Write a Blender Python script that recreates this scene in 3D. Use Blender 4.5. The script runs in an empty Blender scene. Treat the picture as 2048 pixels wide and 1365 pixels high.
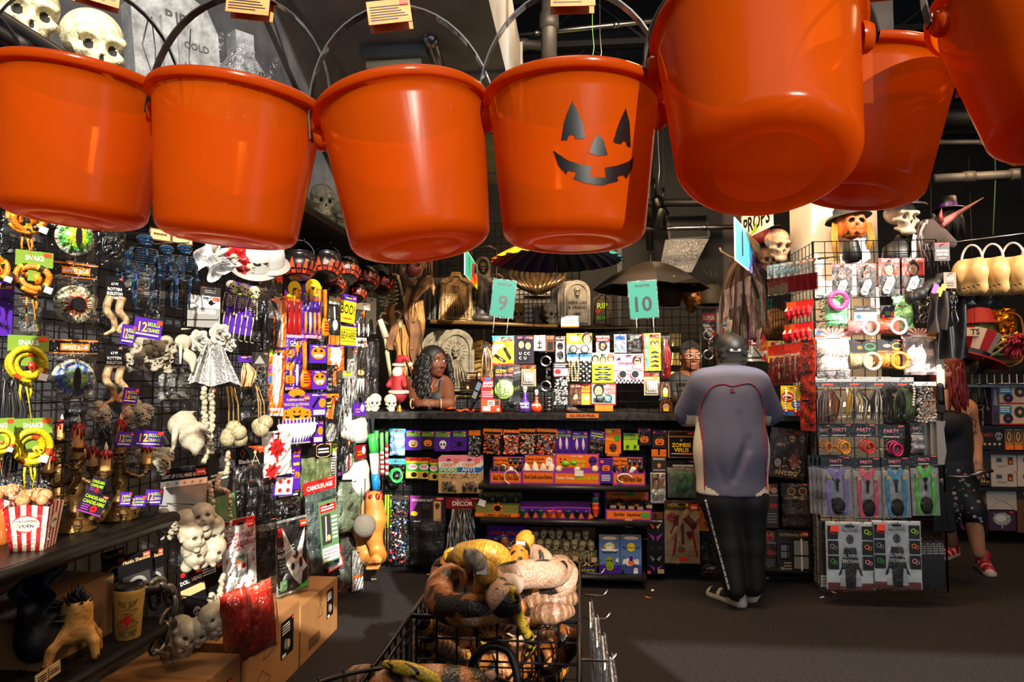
import bpy,math,random
import numpy as np
from math import sin,cos,pi,radians as RAD
from mathutils import Vector as V,Matrix
from mathutils.geometry import tessellate_polygon
random.seed(7)
sc=bpy.context.scene
COL=sc.collection
# camera, world, sun, lamps, exposure
FOC=1365.0
EYE=V((0,0,1.44))
YAW,PIT=RAD(5.68),RAD(3.12)
FW=V((-sin(YAW)*cos(PIT),cos(YAW)*cos(PIT),sin(PIT)))
RT=V((cos(YAW),sin(YAW),0))
UP=RT.cross(FW)
cd=bpy.data.cameras.new('camera');cam=bpy.data.objects.new('camera',cd);COL.objects.link(cam)
cd.sensor_width=36;cd.lens=36*FOC/2048;cd.clip_start=.02;cd.clip_end=60
cam.matrix_world=Matrix(((RT.x,UP.x,-FW.x,EYE.x),(RT.y,UP.y,-FW.y,EYE.y),(RT.z,UP.z,-FW.z,EYE.z),(0,0,0,1)))
sc.camera=cam
w=bpy.data.worlds.new('sky');sc.world=w;w.use_nodes=True
bg=w.node_tree.nodes['Background'];bg.inputs[0].default_value=(.78,.87,1,1);bg.inputs[1].default_value=1.6
SUN=V((-.45,1,-.50)).normalized()
def lamp(name,typ,loc,energy,col,d=None,**kw):
 l=bpy.data.lights.new(name,typ);l.energy=energy;l.color=col
 for k,x in kw.items():setattr(l,k,x)
 o=bpy.data.objects.new(name,l);COL.objects.link(o);o.location=loc
 if d is not None:o.rotation_mode='QUATERNION';o.rotation_quaternion=V(d).to_track_quat('-Z','Y')
 return o
lamp('sun','SUN',(3,-6,6),9,(1,.94,.82),SUN,angle=RAD(.6))
lamp('window_fill','AREA',(1.2,-1.05,2.6),14,(.88,.94,1),(-.1,1,-.15),shape='RECTANGLE',size=5,size_y=3)  # added daylight fill inside the shop front, on top of the sky
WARM=(1,.62,.30)
lamp('ceiling_fill','AREA',(.45,3.6,3.9),120,(1,.68,.38),(0,.5,-1),shape='RECTANGLE',size=1.5,size_y=.5)  # added warm fill over the counter, standing in for unseen shop lamps
lamp('ceiling_fill','AREA',(2.6,3.2,3.9),36,WARM,(0,.4,-1),shape='RECTANGLE',size=1.6,size_y=.5)  # same added fill towards the right rack
lamp('ceiling_fill','AREA',(-.3,1.6,3.6),30,(1,.72,.42),(-.5,.3,-1),shape='RECTANGLE',size=1.2,size_y=.5)  # same added fill towards the left wall
lamp('back_stock_fill','AREA',(3.6,5.4,3.4),40,WARM,(.1,.5,-1),shape='RECTANGLE',size=1.5,size_y=.6)  # added warm fill for the far stock shelves, no fixture modelled
lamp('behind_counter_fill','AREA',(-.4,5.4,3.3),55,(1,.66,.33),(0,.5,-1),shape='RECTANGLE',size=2.4,size_y=.3)  # added fill brightening the goods behind the counter
vs=sc.view_settings
vs.view_transform='Standard';vs.look='None';vs.gamma=1;vs.exposure=.1;vs.use_curve_mapping=False
# pixel <-> space
def ray(u,v):return FW+RT*((u-1024)/FOC)-UP*((v-682.5)/FOC)
def onY(u,v,y):r=ray(u,v);return EYE+r*(y/r.y)
def onX(u,v,x):r=ray(u,v);return EYE+r*(x/r.x)
def onZ(u,v,z):r=ray(u,v);return EYE+r*((z-EYE.z)/r.z)
def proj(p):
 q=V(p)-EYE;z=q.dot(FW)
 return 1024+FOC*q.dot(RT)/z,682.5-FOC*q.dot(UP)/z
# materials
def lin(c):
 if isinstance(c,str):
  c=c.lstrip('#');c=[int(c[i:i+2],16)/255 for i in(0,2,4)]
  c=[x/12.92 if x<=.04045 else((x+.055)/1.055)**2.4 for x in c]
 return(c[0],c[1],c[2],1)
MC={}
def mat(col,rough=.5,metal=0.,bump=0,bs=60,var=0,vs=12,spec=.5,coat=0,sss=0,trans=0,em=0):
 key=(str(col),rough,metal,bump,bs,var,vs,spec,coat,sss,trans,em)
 if key in MC:return MC[key]
 m=bpy.data.materials.new('mat');m.use_nodes=True;nt=m.node_tree;N=nt.nodes;L=nt.links
 b=N['Principled BSDF'];b.inputs['Roughness'].default_value=rough;b.inputs['Metallic'].default_value=metal
 b.inputs['Specular IOR Level'].default_value=spec;b.inputs['Coat Weight'].default_value=coat
 c=lin(col);b.inputs['Base Color'].default_value=c
 if sss:b.inputs['Subsurface Weight'].default_value=sss;b.inputs['Subsurface Radius'].default_value=(.02,.01,.006)
 if em:b.inputs['Emission Color'].default_value=c;b.inputs['Emission Strength'].default_value=em
 if var or bump:tc=N.new('ShaderNodeTexCoord')
 if var:
  n=N.new('ShaderNodeTexNoise');n.inputs['Scale'].default_value=vs;n.inputs['Detail'].default_value=4
  L.new(tc.outputs['Object'],n.inputs['Vector'])
  r=N.new('ShaderNodeValToRGB');e=r.color_ramp.elements
  e[0].position=.32;e[1].position=.68
  e[0].color=tuple(x*(1-var)for x in c[:3])+(1,);e[1].color=tuple(min(1,x*(1+var)+var*.02)for x in c[:3])+(1,)
  L.new(n.outputs['Fac'],r.inputs[0]);L.new(r.outputs[0],b.inputs['Base Color'])
 if bump:
  n=N.new('ShaderNodeTexNoise');n.inputs['Scale'].default_value=bs;n.inputs['Detail'].default_value=3
  L.new(tc.outputs['Object'],n.inputs['Vector'])
  bu=N.new('ShaderNodeBump');bu.inputs['Strength'].default_value=bump;bu.inputs['Distance'].default_value=.01
  L.new(n.outputs['Fac'],bu.inputs['Height']);L.new(bu.outputs[0],b.inputs['Normal'])
 MC[key]=m
 return m
def film(name='film',tint=(.98,.98,.98),add=.03,rough=.11,bs=45):
 if name in MC:return MC[name]
 m=bpy.data.materials.new(name);m.use_nodes=True;nt=m.node_tree;N=nt.nodes;L=nt.links
 N.remove(N['Principled BSDF']);out=N['Material Output']
 t=N.new('ShaderNodeBsdfTransparent');t.inputs[0].default_value=(*tint,1)
 g=N.new('ShaderNodeBsdfAnisotropic');g.inputs['Roughness'].default_value=rough;g.inputs[0].default_value=(1,1,1,1)
 fr=N.new('ShaderNodeFresnel');fr.inputs[0].default_value=1.33
 ad=N.new('ShaderNodeMath');ad.operation='ADD';ad.inputs[1].default_value=add;ad.use_clamp=True
 tc=N.new('ShaderNodeTexCoord');n=N.new('ShaderNodeTexNoise');n.inputs['Scale'].default_value=bs;n.inputs['Distortion'].default_value=1.5
 bu=N.new('ShaderNodeBump');bu.inputs['Strength'].default_value=.8;bu.inputs['Distance'].default_value=.01
 L.new(tc.outputs['Object'],n.inputs['Vector']);L.new(n.outputs['Fac'],bu.inputs['Height'])
 L.new(bu.outputs[0],g.inputs['Normal']);L.new(bu.outputs[0],fr.inputs['Normal'])
 mx=N.new('ShaderNodeMixShader');L.new(fr.outputs[0],ad.inputs[0]);L.new(ad.outputs[0],mx.inputs[0])
 L.new(t.outputs[0],mx.inputs[1]);L.new(g.outputs[0],mx.inputs[2]);L.new(mx.outputs[0],out.inputs[0])
 MC[name]=m
 return m
FILM=film();NETF=film('haze_film',(.8,.8,.78),.16,.3,70)
PAL=dict(K='#0d0b0e',W='#f0ede4',P='#4a1c98',O='#ee7412',Y='#f2cf1c',R='#c41c1c',G='#3aa53a',B='#1d68c0',N='#8a8a86',D='#33302e',T='#c6a473',I='#f090aa',L='#a9d818',C='#33aec4',M='#9a3aa2',E='#643618',S='#c4c4c2',A='#241c2e',F='#d9a67c',Q='#f4441e',U='#7a1418',X='#12303a',H='#587a52',J='#a8d4b4')
def pc(k,rough=.38):return mat(PAL.get(k,k),rough)
BLACK=mat('#0b0a0b',.45);BLKM=mat('#0e0d0e',.3,.6);CHROME=mat('#c9c9c9',.18,1);STEEL=mat('#8b8d90',.3,1)
BONE=mat('#a89e86',.55,var=.35,vs=30,bump=.25,bs=60);BONED=mat('#b9a878',.55,var=.5,vs=28,bump=.3,bs=50)
DARKH=mat('#140f0b',.8)
# mesh builder
TXT={}
def text_geo(s,bold=.02):
 k=(s,bold)
 if k not in TXT:
  c=bpy.data.curves.new('t','FONT');c.body=s;c.resolution_u=2;c.offset=bold;c.align_x='CENTER'
  o=bpy.data.objects.new('t',c);me=bpy.data.meshes.new_from_object(o)
  vv=[(p.co.x,p.co.y)for p in me.vertices];ff=[tuple(p.vertices)for p in me.polygons]
  bpy.data.objects.remove(o);bpy.data.curves.remove(c);bpy.data.meshes.remove(me)
  if vv:
   x0=min(a for a,b in vv);x1=max(a for a,b in vv);y0=min(b for a,b in vv);y1=max(b for a,b in vv)
   h=max(y1-y0,1e-4);vv=[((a-(x0+x1)/2)/h,(b-(y0+y1)/2)/h)for a,b in vv];TXT[k]=(vv,ff,(x1-x0)/h)
  else:TXT[k]=([],[],1)
 return TXT[k]
I4=Matrix.Identity(4)
class MB:
 def __init__(s):s.v=[];s.f=[];s.m=[];s.s=[];s.uv=[];s.mats=[];s.hasuv=False
 def mi(s,m):
  if m not in s.mats:s.mats.append(m)
  return s.mats.index(m)
 def add(s,vv,ff,m,smooth=False,M=None,uv=None):
  o=len(s.v);i=s.mi(m)
  s.v+=[tuple(M@V(p))for p in vv]if M is not None else[tuple(p)for p in vv]
  for k,f in enumerate(ff):
   s.f.append(tuple(a+o for a in f));s.m.append(i);s.s.append(smooth);s.uv.append(uv[k]if uv else None)
  if uv:s.hasuv=True
  return s
 def box(s,c,d,m,M=None,ax=None):
  a,b,e=d[0]/2,d[1]/2,d[2]/2
  vv=[(c[0]+x*a,c[1]+y*b,c[2]+z*e)for x in(-1,1)for y in(-1,1)for z in(-1,1)]
  return s.add(vv,[(0,1,3,2),(4,6,7,5),(0,4,5,1),(2,3,7,6),(0,2,6,4),(1,5,7,3)],m,False,M)
 def beam(s,a,b,wd,ht,m,upv=(0,0,1)):
  a,b=V(a),V(b);d=(b-a);L=d.length;d.normalize();r=d.cross(V(upv))
  if r.length<1e-5:r=V((1,0,0))
  r.normalize();u=r.cross(d)
  M=Matrix(((d.x,r.x,u.x,(a.x+b.x)/2),(d.y,r.y,u.y,(a.y+b.y)/2),(d.z,r.z,u.z,(a.z+b.z)/2),(0,0,0,1)))
  return s.box((0,0,0),(L,wd,ht),m,M)
 def tube(s,pts,r,m,n=6,M=None,caps=True,uv=False,flat=1.,smooth=True):
  pts=[V(p)for p in pts];k=len(pts)
  rr=r if isinstance(r,(list,tuple))else[r]*k
  T=[(pts[min(i+1,k-1)]-pts[max(i-1,0)]).normalized()for i in range(k)]
  t0=T[0];n0=t0.cross(V((0,0,1)))
  if n0.length<.05:n0=t0.cross(V((1,0,0)))
  n0.normalize();vv=[];L=[0]
  for i in range(k):
   if i:L.append(L[-1]+(pts[i]-pts[i-1]).length)
   n0=(n0-T[i]*n0.dot(T[i]));n0.normalize();b0=T[i].cross(n0)
   for j in range(n):
    a=2*pi*j/n;vv.append(pts[i]+(n0*cos(a)+b0*sin(a)*flat)*rr[i])
  ff=[];uvs=[]
  for i in range(k-1):
   for j in range(n):
    j2=(j+1)%n;ff.append((i*n+j,i*n+j2,(i+1)*n+j2,(i+1)*n+j))
    uvs.append([(L[i],j/n),(L[i],(j+1)/n),(L[i+1],(j+1)/n),(L[i+1],j/n)])
  if caps:
   ff.append(tuple(range(n-1,-1,-1)));ff.append(tuple((k-1)*n+j for j in range(n)))
   uvs+=[[(0,0)]*n,[(L[-1],0)]*n]
  return s.add(vv,ff,m,smooth,M,uvs if uv else None)
 def lathe(s,prof,m,n=16,M=None,smooth=True,cap0=False,cap1=False,sx=1,sy=1):
  vv=[(r*cos(2*pi*j/n)*sx,r*sin(2*pi*j/n)*sy,z)for r,z in prof for j in range(n)]
  ff=[(i*n+j,i*n+(j+1)%n,(i+1)*n+(j+1)%n,(i+1)*n+j)for i in range(len(prof)-1)for j in range(n)]
  if cap0:ff.append(tuple(range(n-1,-1,-1)))
  if cap1:ff.append(tuple((len(prof)-1)*n+j for j in range(n)))
  return s.add(vv,ff,m,smooth,M)
 def ball(s,c,r,m,n=10,k=6,M=None):
  r=r if isinstance(r,(tuple,list))else(r,r,r)
  vv=[(c[0],c[1],c[2]-r[2])]
  for i in range(1,k):
   a=pi*i/k-pi/2
   vv+=[(c[0]+r[0]*cos(a)*cos(2*pi*j/n),c[1]+r[1]*cos(a)*sin(2*pi*j/n),c[2]+r[2]*sin(a))for j in range(n)]
  vv.append((c[0],c[1],c[2]+r[2]));t=len(vv)-1
  ff=[(0,1+(j+1)%n,1+j)for j in range(n)]
  for i in range(k-2):
   ff+=[(1+i*n+j,1+i*n+(j+1)%n,1+(i+1)*n+(j+1)%n,1+(i+1)*n+j)for j in range(n)]
  o=1+(k-2)*n
  ff+=[(o+j,o+(j+1)%n,t)for j in range(n)]
  return s.add(vv,ff,m,True,M)
 def grid(s,fn,nu,nv,m,smooth=True,M=None,uv=False):
  vv=[fn(i/nu,j/nv)for j in range(nv+1)for i in range(nu+1)]
  q=nu+1;ff=[(j*q+i,j*q+i+1,(j+1)*q+i+1,(j+1)*q+i)for j in range(nv)for i in range(nu)]
  uu=[[(i/nu,j/nv),((i+1)/nu,j/nv),((i+1)/nu,(j+1)/nv),(i/nu,(j+1)/nv)]for j in range(nv)for i in range(nu)]if uv else None
  return s.add(vv,ff,m,smooth,M,uu)
 def poly(s,pts,y,m,M=None):
  tr=tessellate_polygon([[V((a,b,0))for a,b in pts]])
  return s.add([(a,y,b)for a,b in pts],[tuple(t)for t in tr],m,False,M)
 def rect(s,x0,z0,x1,z1,y,m,M=None):return s.add([(x0,y,z0),(x1,y,z0),(x1,y,z1),(x0,y,z1)],[(0,1,2,3)],m,False,M)
 def disc(s,cx,cz,rx,rz,y,m,n=18,M=None,ri=0):
  o=[(cx+rx*cos(2*pi*i/n),y,cz+rz*sin(2*pi*i/n))for i in range(n)]
  if not ri:return s.add(o,[tuple(range(n))],m,False,M)
  o+=[(cx+ri*rx*cos(2*pi*i/n),y,cz+ri*rz*sin(2*pi*i/n))for i in range(n)]
  return s.add(o,[(i,(i+1)%n,n+(i+1)%n,n+i)for i in range(n)],m,False,M)
 def text(s,t,cx,cz,h,y,m,maxw=None,M=None,sl=0,bold=.02):
  vv,ff,wd=text_geo(t,bold);hx=h
  if maxw and wd*h>maxw:hx=maxw/wd
  return s.add([(cx+a*hx+b*h*sl,y,cz+b*h)for a,b in vv],ff,m,False,M)
 def extr(s,pts,y0,y1,m,M=None,side=None):
  n=len(pts);tr=tessellate_polygon([[V((a,b,0))for a,b in pts]])
  s.add([(a,y0,b)for a,b in pts]+[(a,y1,b)for a,b in pts],[tuple(t)for t in tr]+[tuple(i+n for i in reversed(t))for t in tr],m,False,M)
  return s.add([(a,y0,b)for a,b in pts]+[(a,y1,b)for a,b in pts],[(i,(i+1)%n,n+(i+1)%n,n+i)for i in range(n)],side or m,False,M)
 def obj(s,name,parent=None,M=None,kind=None):
  me=bpy.data.meshes.new(name);me.from_pydata(s.v,[],s.f)
  for m in s.mats:me.materials.append(m)
  me.polygons.foreach_set('material_index',s.m);me.polygons.foreach_set('use_smooth',s.s)
  if s.hasuv:
   u=me.uv_layers.new(name='UVMap').data;i=0;fl=[]
   for f,q in zip(s.f,s.uv):fl+=[x for p in(q or[(0,0)]*len(f))for x in p]
   u.foreach_set('uv',fl)
  return link(name,me,parent,M,kind)
def link(name,me,parent=None,M=None,kind=None):
 o=bpy.data.objects.new(name,me);COL.objects.link(o)
 if parent is not None:o.parent=parent
 if M is not None:o.matrix_local=M
 if kind:o['kind']=kind
 return o
def tag(o,label,cat,group=None):
 o['label']=label;o['category']=cat
 if group:o['group']=group
 return o
def thing(name,label,cat,M=None,group=None):
 o=bpy.data.objects.new(name,None);COL.objects.link(o);o.empty_display_size=.05
 if M is not None:o.matrix_world=M
 return tag(o,label,cat,group)
def struct(o):o['kind']='structure';return o
def dup(root,M,label=None,group=None):
 r=root.copy();COL.objects.link(r);r.matrix_world=M
 if label:r['label']=label
 if group:r['group']=group
 for ch in list(root.children):
  c=ch.copy();COL.objects.link(c);c.parent=r
  for g in list(ch.children):e=g.copy();COL.objects.link(e);e.parent=c
 return r
def TR(p,rz=0,s=1,rx=0,ry=0):
 return Matrix.Translation(V(p))@Matrix.Rotation(rz,4,'Z')@Matrix.Rotation(ry,4,'Y')@Matrix.Rotation(rx,4,'X')@Matrix.Scale(s,4)
def loft(pts,k=8):
 P=[V(p)for p in pts];out=[]
 for i in range(len(P)-1):
  a,b,c,d=P[max(i-1,0)],P[i],P[i+1],P[min(i+2,len(P)-1)]
  for j in range(k):
   t=j/k;out.append(.5*((2*b)+(c-a)*t+(2*a-5*b+4*c-d)*t*t+(3*b-a-3*c+d)*t**3))
 return out+[P[-1]]
# implicit surfaces: one continuous body from rounded limbs
def sdf(prims,res,mats,matfn=None,name='body',smooth=True):
 lo=np.full(3,1e9);hi=-lo
 for p in prims:
  if p[1]<0:continue
  if p[0]=='c':E=[(p[2],max(p[4:6])),(p[3],max(p[4:6]))]
  else:E=[(p[2],max(p[3]))]
  for c,r in E:lo=np.minimum(lo,np.array(c)-r);hi=np.maximum(hi,np.array(c)+r)
 lo-=2.5*res;hi+=2.5*res;n=np.ceil((hi-lo)/res).astype(int)+1
 G=np.stack(np.meshgrid(*[lo[i]+res*np.arange(n[i])for i in range(3)],indexing='ij'),-1).astype(np.float32);D=np.full(G.shape[:3],1e3,np.float32)
 for p in prims:
  k=abs(p[1])or 1e-4
  if p[0]=='c':
   a,b,r1,r2=np.array(p[2],np.float32),np.array(p[3],np.float32),p[4],p[5];fy=np.array(p[6],np.float32)if len(p)>6 else np.ones(3,np.float32)
   q=(G-a)/fy;e=(b-a)/fy;t=np.clip((q@e)/max(float(e@e),1e-9),0,1)
   d=np.linalg.norm(q-t[...,None]*e,axis=-1)-(r1+(r2-r1)*t)
   if len(p)>6:d=d*min(p[6])
  else:
   r=np.array(p[3],np.float32);q=G-np.array(p[2],np.float32)
   if len(p)>4:q=q@np.array(Matrix.Rotation(p[4][1],3,p[4][0]),np.float32)
   k0=np.linalg.norm(q/r,axis=-1);d=(k0-1)*k0/np.maximum(np.linalg.norm(q/(r*r),axis=-1),1e-6)
  if p[1]>=0:h=np.clip(.5+.5*(D-d)/k,0,1);D=D*(1-h)+d*h-k*h*(1-h)
  else:h=np.clip(.5-.5*(D+d)/k,0,1);D=D*(1-h)-d*h+k*h*(1-h)
 nx,ny,nz=D.shape;off=np.array([(i,j,k)for i in(0,1)for j in(0,1)for k in(0,1)])
 cs=[D[i:nx-1+i,j:ny-1+j,k:nz-1+k]for i,j,k in off]
 ins=sum((x<0).astype(np.int8)for x in cs);act=(ins>0)&(ins<8)
 idx=np.full(act.shape,-1);ids=np.argwhere(act);idx[act]=np.arange(len(ids));cv=np.stack([x[act]for x in cs],1)
 acc=np.zeros((len(ids),3));cnt=np.zeros(len(ids))
 for a in range(8):
  for b in range(a+1,8):
   if abs(off[a]-off[b]).sum()==1:
    va,vb=cv[:,a],cv[:,b];m=(va<0)!=(vb<0);t=np.where(m,va/(va-vb+1e-12),0)
    acc+=m[:,None]*(off[a]+(off[b]-off[a])*t[:,None]);cnt+=m
 P=(ids+acc/cnt[:,None])*res+lo;FF=[]
 for ax in range(3):
  b,c=(ax+1)%3,(ax+2)%3
  s0=[slice(1,-1)]*3;s0[ax]=slice(0,-1);s1=list(s0);s1[ax]=slice(1,None)
  A=D[tuple(s0)]<0;B=D[tuple(s1)]<0
  for fl in(0,1):
   e=np.argwhere(A&~B if not fl else B&~A)
   if not len(e):continue
   e[:,b]+=1;e[:,c]+=1;q=[]
   for db,dc in((-1,-1),(0,-1),(0,0),(-1,0)):
    g=e.copy();g[:,b]+=db;g[:,c]+=dc;q.append(idx[g[:,0],g[:,1],g[:,2]])
   q=np.stack(q,1);FF.append(q if not fl else q[:,::-1])
 FF=np.concatenate(FF)
 me=bpy.data.meshes.new(name);me.from_pydata(P.tolist(),[],FF.tolist())
 for m in mats:me.materials.append(m)
 if matfn is not None:me.polygons.foreach_set('material_index',np.asarray(matfn(P[FF].mean(1)),np.int32))
 me.polygons.foreach_set('use_smooth',[smooth]*len(FF))
 return me
# the shell of the shop
CONC=mat('#282425',.85,var=.15,vs=60,bump=.12,bs=180,spec=.08)
WALLG=mat('#434347',.8,var=.25,vs=6,bump=.15,bs=120)
DARKW=mat('#0c0b0c',.7,var=.2,vs=5)
CEIL=mat('#141416',.8,var=.4,vs=3)
def slab(name,x0,y0,z0,x1,y1,z1,m):
 return struct(MB().box(((x0+x1)/2,(y0+y1)/2,(z0+z1)/2),(x1-x0,y1-y0,z1-z0),m).obj(name))
slab('floor',-2.15,-1.4,-.1,6.6,9.1,0,CONC)
slab('ceiling',-2.15,-1.4,6.8,6.6,9.1,6.9,CEIL)
slab('wall_left',-2.15,-1.4,0,-2.05,9.1,6.8,WALLG)
slab('wall_right',6.5,-1.4,0,6.6,9.1,6.8,DARKW)
slab('wall_back',-2.05,9,0,6.5,9.1,6.8,DARKW)
b=MB()
for x0,x1,z0,z1 in((-2.05,-1.1,0,6.8),(-1.1,1.15,0,2.48),(1.15,1.6,0,2.15),(1.6,2.55,0,4.3),(2.55,5.3,0,.3),(2.55,5.3,2.58,4.3),(1.6,5.3,5.8,6.8),(5.3,6.4,0,.3),(5.3,6.4,2.58,6.8),(6.4,6.5,0,6.8)):
 b.box(((x0+x1)/2,-1.25,(z0+z1)/2),(x1-x0,.1,z1-z0),DARKW)
struct(b.obj('wall_front_sun_mask'))  # unseen front wall, openings shaped so the sun lands in patches
slab('wall_behind_counter',-2.05,7.3,0,1.5,7.36,5.2,DARKW)
for x in(-1.2,.4):slab('trim_1' if x<0 else'trim_2',x,7.27,0,x+.05,7.31,5.2,BLACK)
# wire grid panels
def wires(P0,A,B,na,nb,r,m,name,parent=None):
 b=MB();P0,A,B=V(P0),V(A),V(B)
 for i in range(na+1):p=P0+A*(i/na);b.tube([p,p+B],r,m,4,smooth=False,caps=False)
 for i in range(nb+1):p=P0+B*(i/nb);b.tube([p,p+A],r,m,4,smooth=False,caps=False)
 return b.obj(name,parent)
def gridwall(label,P0,A,B,sp=.076,m=None,r=.0028):
 m=m or BLKM;P0,A,B=V(P0),V(A),V(B)
 t=thing('gridwall_panel',label,'grid panel',Matrix.Translation(P0))
 wires((0,0,0),A,B,max(1,round(A.length/sp)),max(1,round(B.length/sp)),r,m,'wire_lattice',t)
 for q in(V((0,0,0)),A):MB().tube([q,q+B],r*2.2,m,6).obj('upright',t)
 return t
XG=-1.95
GL=gridwall('tall black wire grid covering the left wall behind the hanging goods',(XG,1.0,.35),(0,4.6,0),(0,0,2.0))
YC=5.12
CW=gridwall('black wire grid across the counter front under the top',(-1.56,YC,.03),(3.26,0,0),(0,0,1.1))
GU=gridwall('black wire grid standing on the counter carrying glasses and novelty cards',(-.72,5.10,1.19),(1.6,0,0),(0,0,.62))
GR=gridwall('black wire grid facing the aisle on the right display rack',(1.565,4.74,.06),(.79,0,0),(0,0,2.3))
GS=gridwall('black wire grid on the left side of the right display rack',(1.575,4.76,.06),(0,1.15,0),(0,0,2.3))
gridwall('black wire grid behind the counter, left of the white lattice',(-1.5,7.2,.02),(1.5,0,0),(0,0,3.08))
gridwall('black wire grid behind the clerk with glasses',(.25,6.6,.02),(1.25,0,0),(0,0,2.23))
p0=onY(1030,655,7.0);p1=onY(1102,655,7.0)
t=thing('backlit_lattice','pale backlit panel with dark wire lattice above the tombstone shelf','panel',Matrix.Translation(p0))
MB().box(((p1-p0).x/2,.03,.22),((p1-p0).x,.02,.44),mat('#d8dade',.7)).obj('white_board',t)  # plain white board behind the wires
wires((0,0,0),((p1-p0).x,0,0),(0,0,.44),8,9,.004,BLKM,'wire_lattice',t)
# counter
t=thing('sales_counter','long black sales counter with scuffed top across the back','counter',Matrix.Translation((0,5.0,0)))
MB().box((.07,.18,.56),(3.3,.04,1.12),mat('#0a090a',.6)).obj('front_panel',t)
SCUF=mat('#2a2726',.42,var=.6,vs=25)
MB().box((.07,.37,1.168),(3.36,.78,.04),SCUF).obj('counter_top',t)
MB().box((.07,-.025,1.165),(3.36,.02,.05),SCUF).obj('edge_strip',t)
CSH=thing('counter_shelf','black shelf on the counter front carrying the orange display boxes','shelf',Matrix.Translation((0,0,0)))
SHM=mat('#191716',.38,var=.3,vs=20)
def cshelf(label,u0,u1,v,yf=4.8,first=None):
 a,b_=onY(u0,v,yf),onY(u1,v,yf)
 t=first or thing('counter_shelf',label,'shelf')
 t.location=((a.x+b_.x)/2,yf,a.z);w_=b_.x-a.x
 MB().box((0,.155,-.015),(w_,.31,.03),SHM).obj('board',t)
 MB().tube([(-w_/2,0,-.018),(w_/2,0,-.018)],.019,SHM,10).obj('rounded_front_edge',t)
 return a.z
ZA=cshelf('',957,1298,969,first=CSH)
ZB=cshelf('black shelf on the counter front under the shot glass boxes',960,1300,1037)
ZC=cshelf('lowest black shelf on the counter front under the skeleton boxes',962,1293,1144)
p=onY(1165,832,4.96)
t=thing('counter_sign','orange ALL SALES FINAL strip on the counter edge','sign',Matrix.Translation(p))
w_=onY(1198,832,4.96).x-onY(1133,832,4.96).x
MB().box((0,0,0),(w_,.003,.034),pc('#f08a3c')).text('ALL SALES FINAL',0,0,.018,-.0025,pc('K'),w_*.92).obj('strip',t)
# overhead: ducts, pipes, fixtures
DUCT=mat('#66676a',.55,.1,var=.3,vs=4,bump=.1,bs=20)
t=thing('air_duct','large grey sheet-metal duct box under the dark ceiling','duct',Matrix.Translation((-.82,2.7,3.1)))
MB().box((0,1.5,.3),(.86,3,.6),DUCT).obj('duct_body',t)
for y in(0,.9,1.8,2.7):MB().box((0,y,.3),(.89,.03,.63),DUCT).obj('flange',t)
t=thing('air_duct','grey duct end hanging behind the tilted and corner buckets','duct',Matrix.Translation(onY(1735,82,5.0)));MB().box((0,.6,.3),(.32,1.2,.6),DUCT).obj('duct_body',t);MB().box((0,0,.3),(.35,.03,.63),DUCT).obj('flange',t)
PIPE=mat('#3c3d40',.5,.2,var=.3,vs=8);PIPED=mat('#1a1a1c',.5,.2)
def pipe(label,a,b,r,m=PIPE,name='ceiling_pipe',joints=(.5,)):
 a,b=V(a),V(b);t=thing(name,label,'pipe',Matrix.Translation(a))
 MB().tube([V((0,0,0)),b-a],r,m,12).obj('tube',t)
 for j in joints:
  q=(b-a)*j;d=(b-a).normalized()*r;MB().tube([q-d,q+d],r*1.25,m,12).obj('coupling',t)
pipe('thick vertical dark pipe hanging above the face bucket',onY(1098,-40,4.6),onY(1098,128,4.6),.055)
pipe('long pale conduit running across behind the middle buckets',onY(960,78,5),onY(1420,30,5),.022,STEEL,joints=(.25,.6))
pipe('slanting pale pipe beside the grey duct',onY(828,-20,3.0),onY(890,165,3.4),.03,STEEL)
pipe('short elbow pipe right of the duct corner',onY(1005,85,5),onY(1085,92,5),.035)
pipe('heavy dark pipe crossing the ceiling at the far right',onY(1830,232,6.4),onY(2100,236,6.2),.09,PIPED)
pipe('thin light conduit under the heavy dark pipe at right',onY(1835,285,6.3),onY(2100,283,6.1),.022,PIPE)
pipe('pale sprinkler pipe above the top hat',onY(1868,358,6),onY(2100,345,6),.04,PIPE,joints=(.3,.7))
pipe('pale rail carrying the spotlight behind the counter',onY(1262,459,6.3),onY(1560,452,6.3),.022,STEEL)
pipe('dark rail below the ceiling right of the face bucket',onY(1240,407,6.6),onY(1700,402,6.6),.04,PIPED)
pipe('dark pipe rising beside the pumpkin face bucket',onY(1300,500,7),onY(1296,230,7),.035,PIPED)
for i in range(7):
 y=3.2+.85*i
 t=thing('ceiling_joist',['first','second','third','fourth','fifth','sixth','seventh'][i]+' dark open-web joist from the shop front','joist',Matrix.Translation((2,y,4.3)),'open-web joists')
 MB().box((0,0,.4),(9,.08,.05),PIPED).obj('top_chord',t);MB().box((0,0,0),(9,.08,.05),PIPED).obj('bottom_chord',t)
 bb=MB()
 for k in range(18):bb.beam((-4.4+k*.5,0,.4*(k%2)),(-3.9+k*.5,0,.4*(1-k%2)),.02,.02,PIPED)
 bb.obj('lattice_web',t)
p=onY(792,128,3.3)
t=thing('fluorescent_fixture','grey fluorescent strip fixture hanging beside the duct','ceiling light',Matrix.Translation(p))
MB().box((0,0,.05),(.34,.12,.06),DUCT).obj('housing',t)
MB().tube([(-.15,0,0),(.13,0,0)],.022,mat('#e8dcb0',.4),10).obj('lamp_tube',t)
MB().tube([(-.1,0,.08),(-.1,0,.12)],.004,PIPE,4).obj('hanger_rod',t);MB().tube([(.1,0,.08),(.1,0,.12)],.004,PIPE,4).obj('hanger_rod',t)
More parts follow.
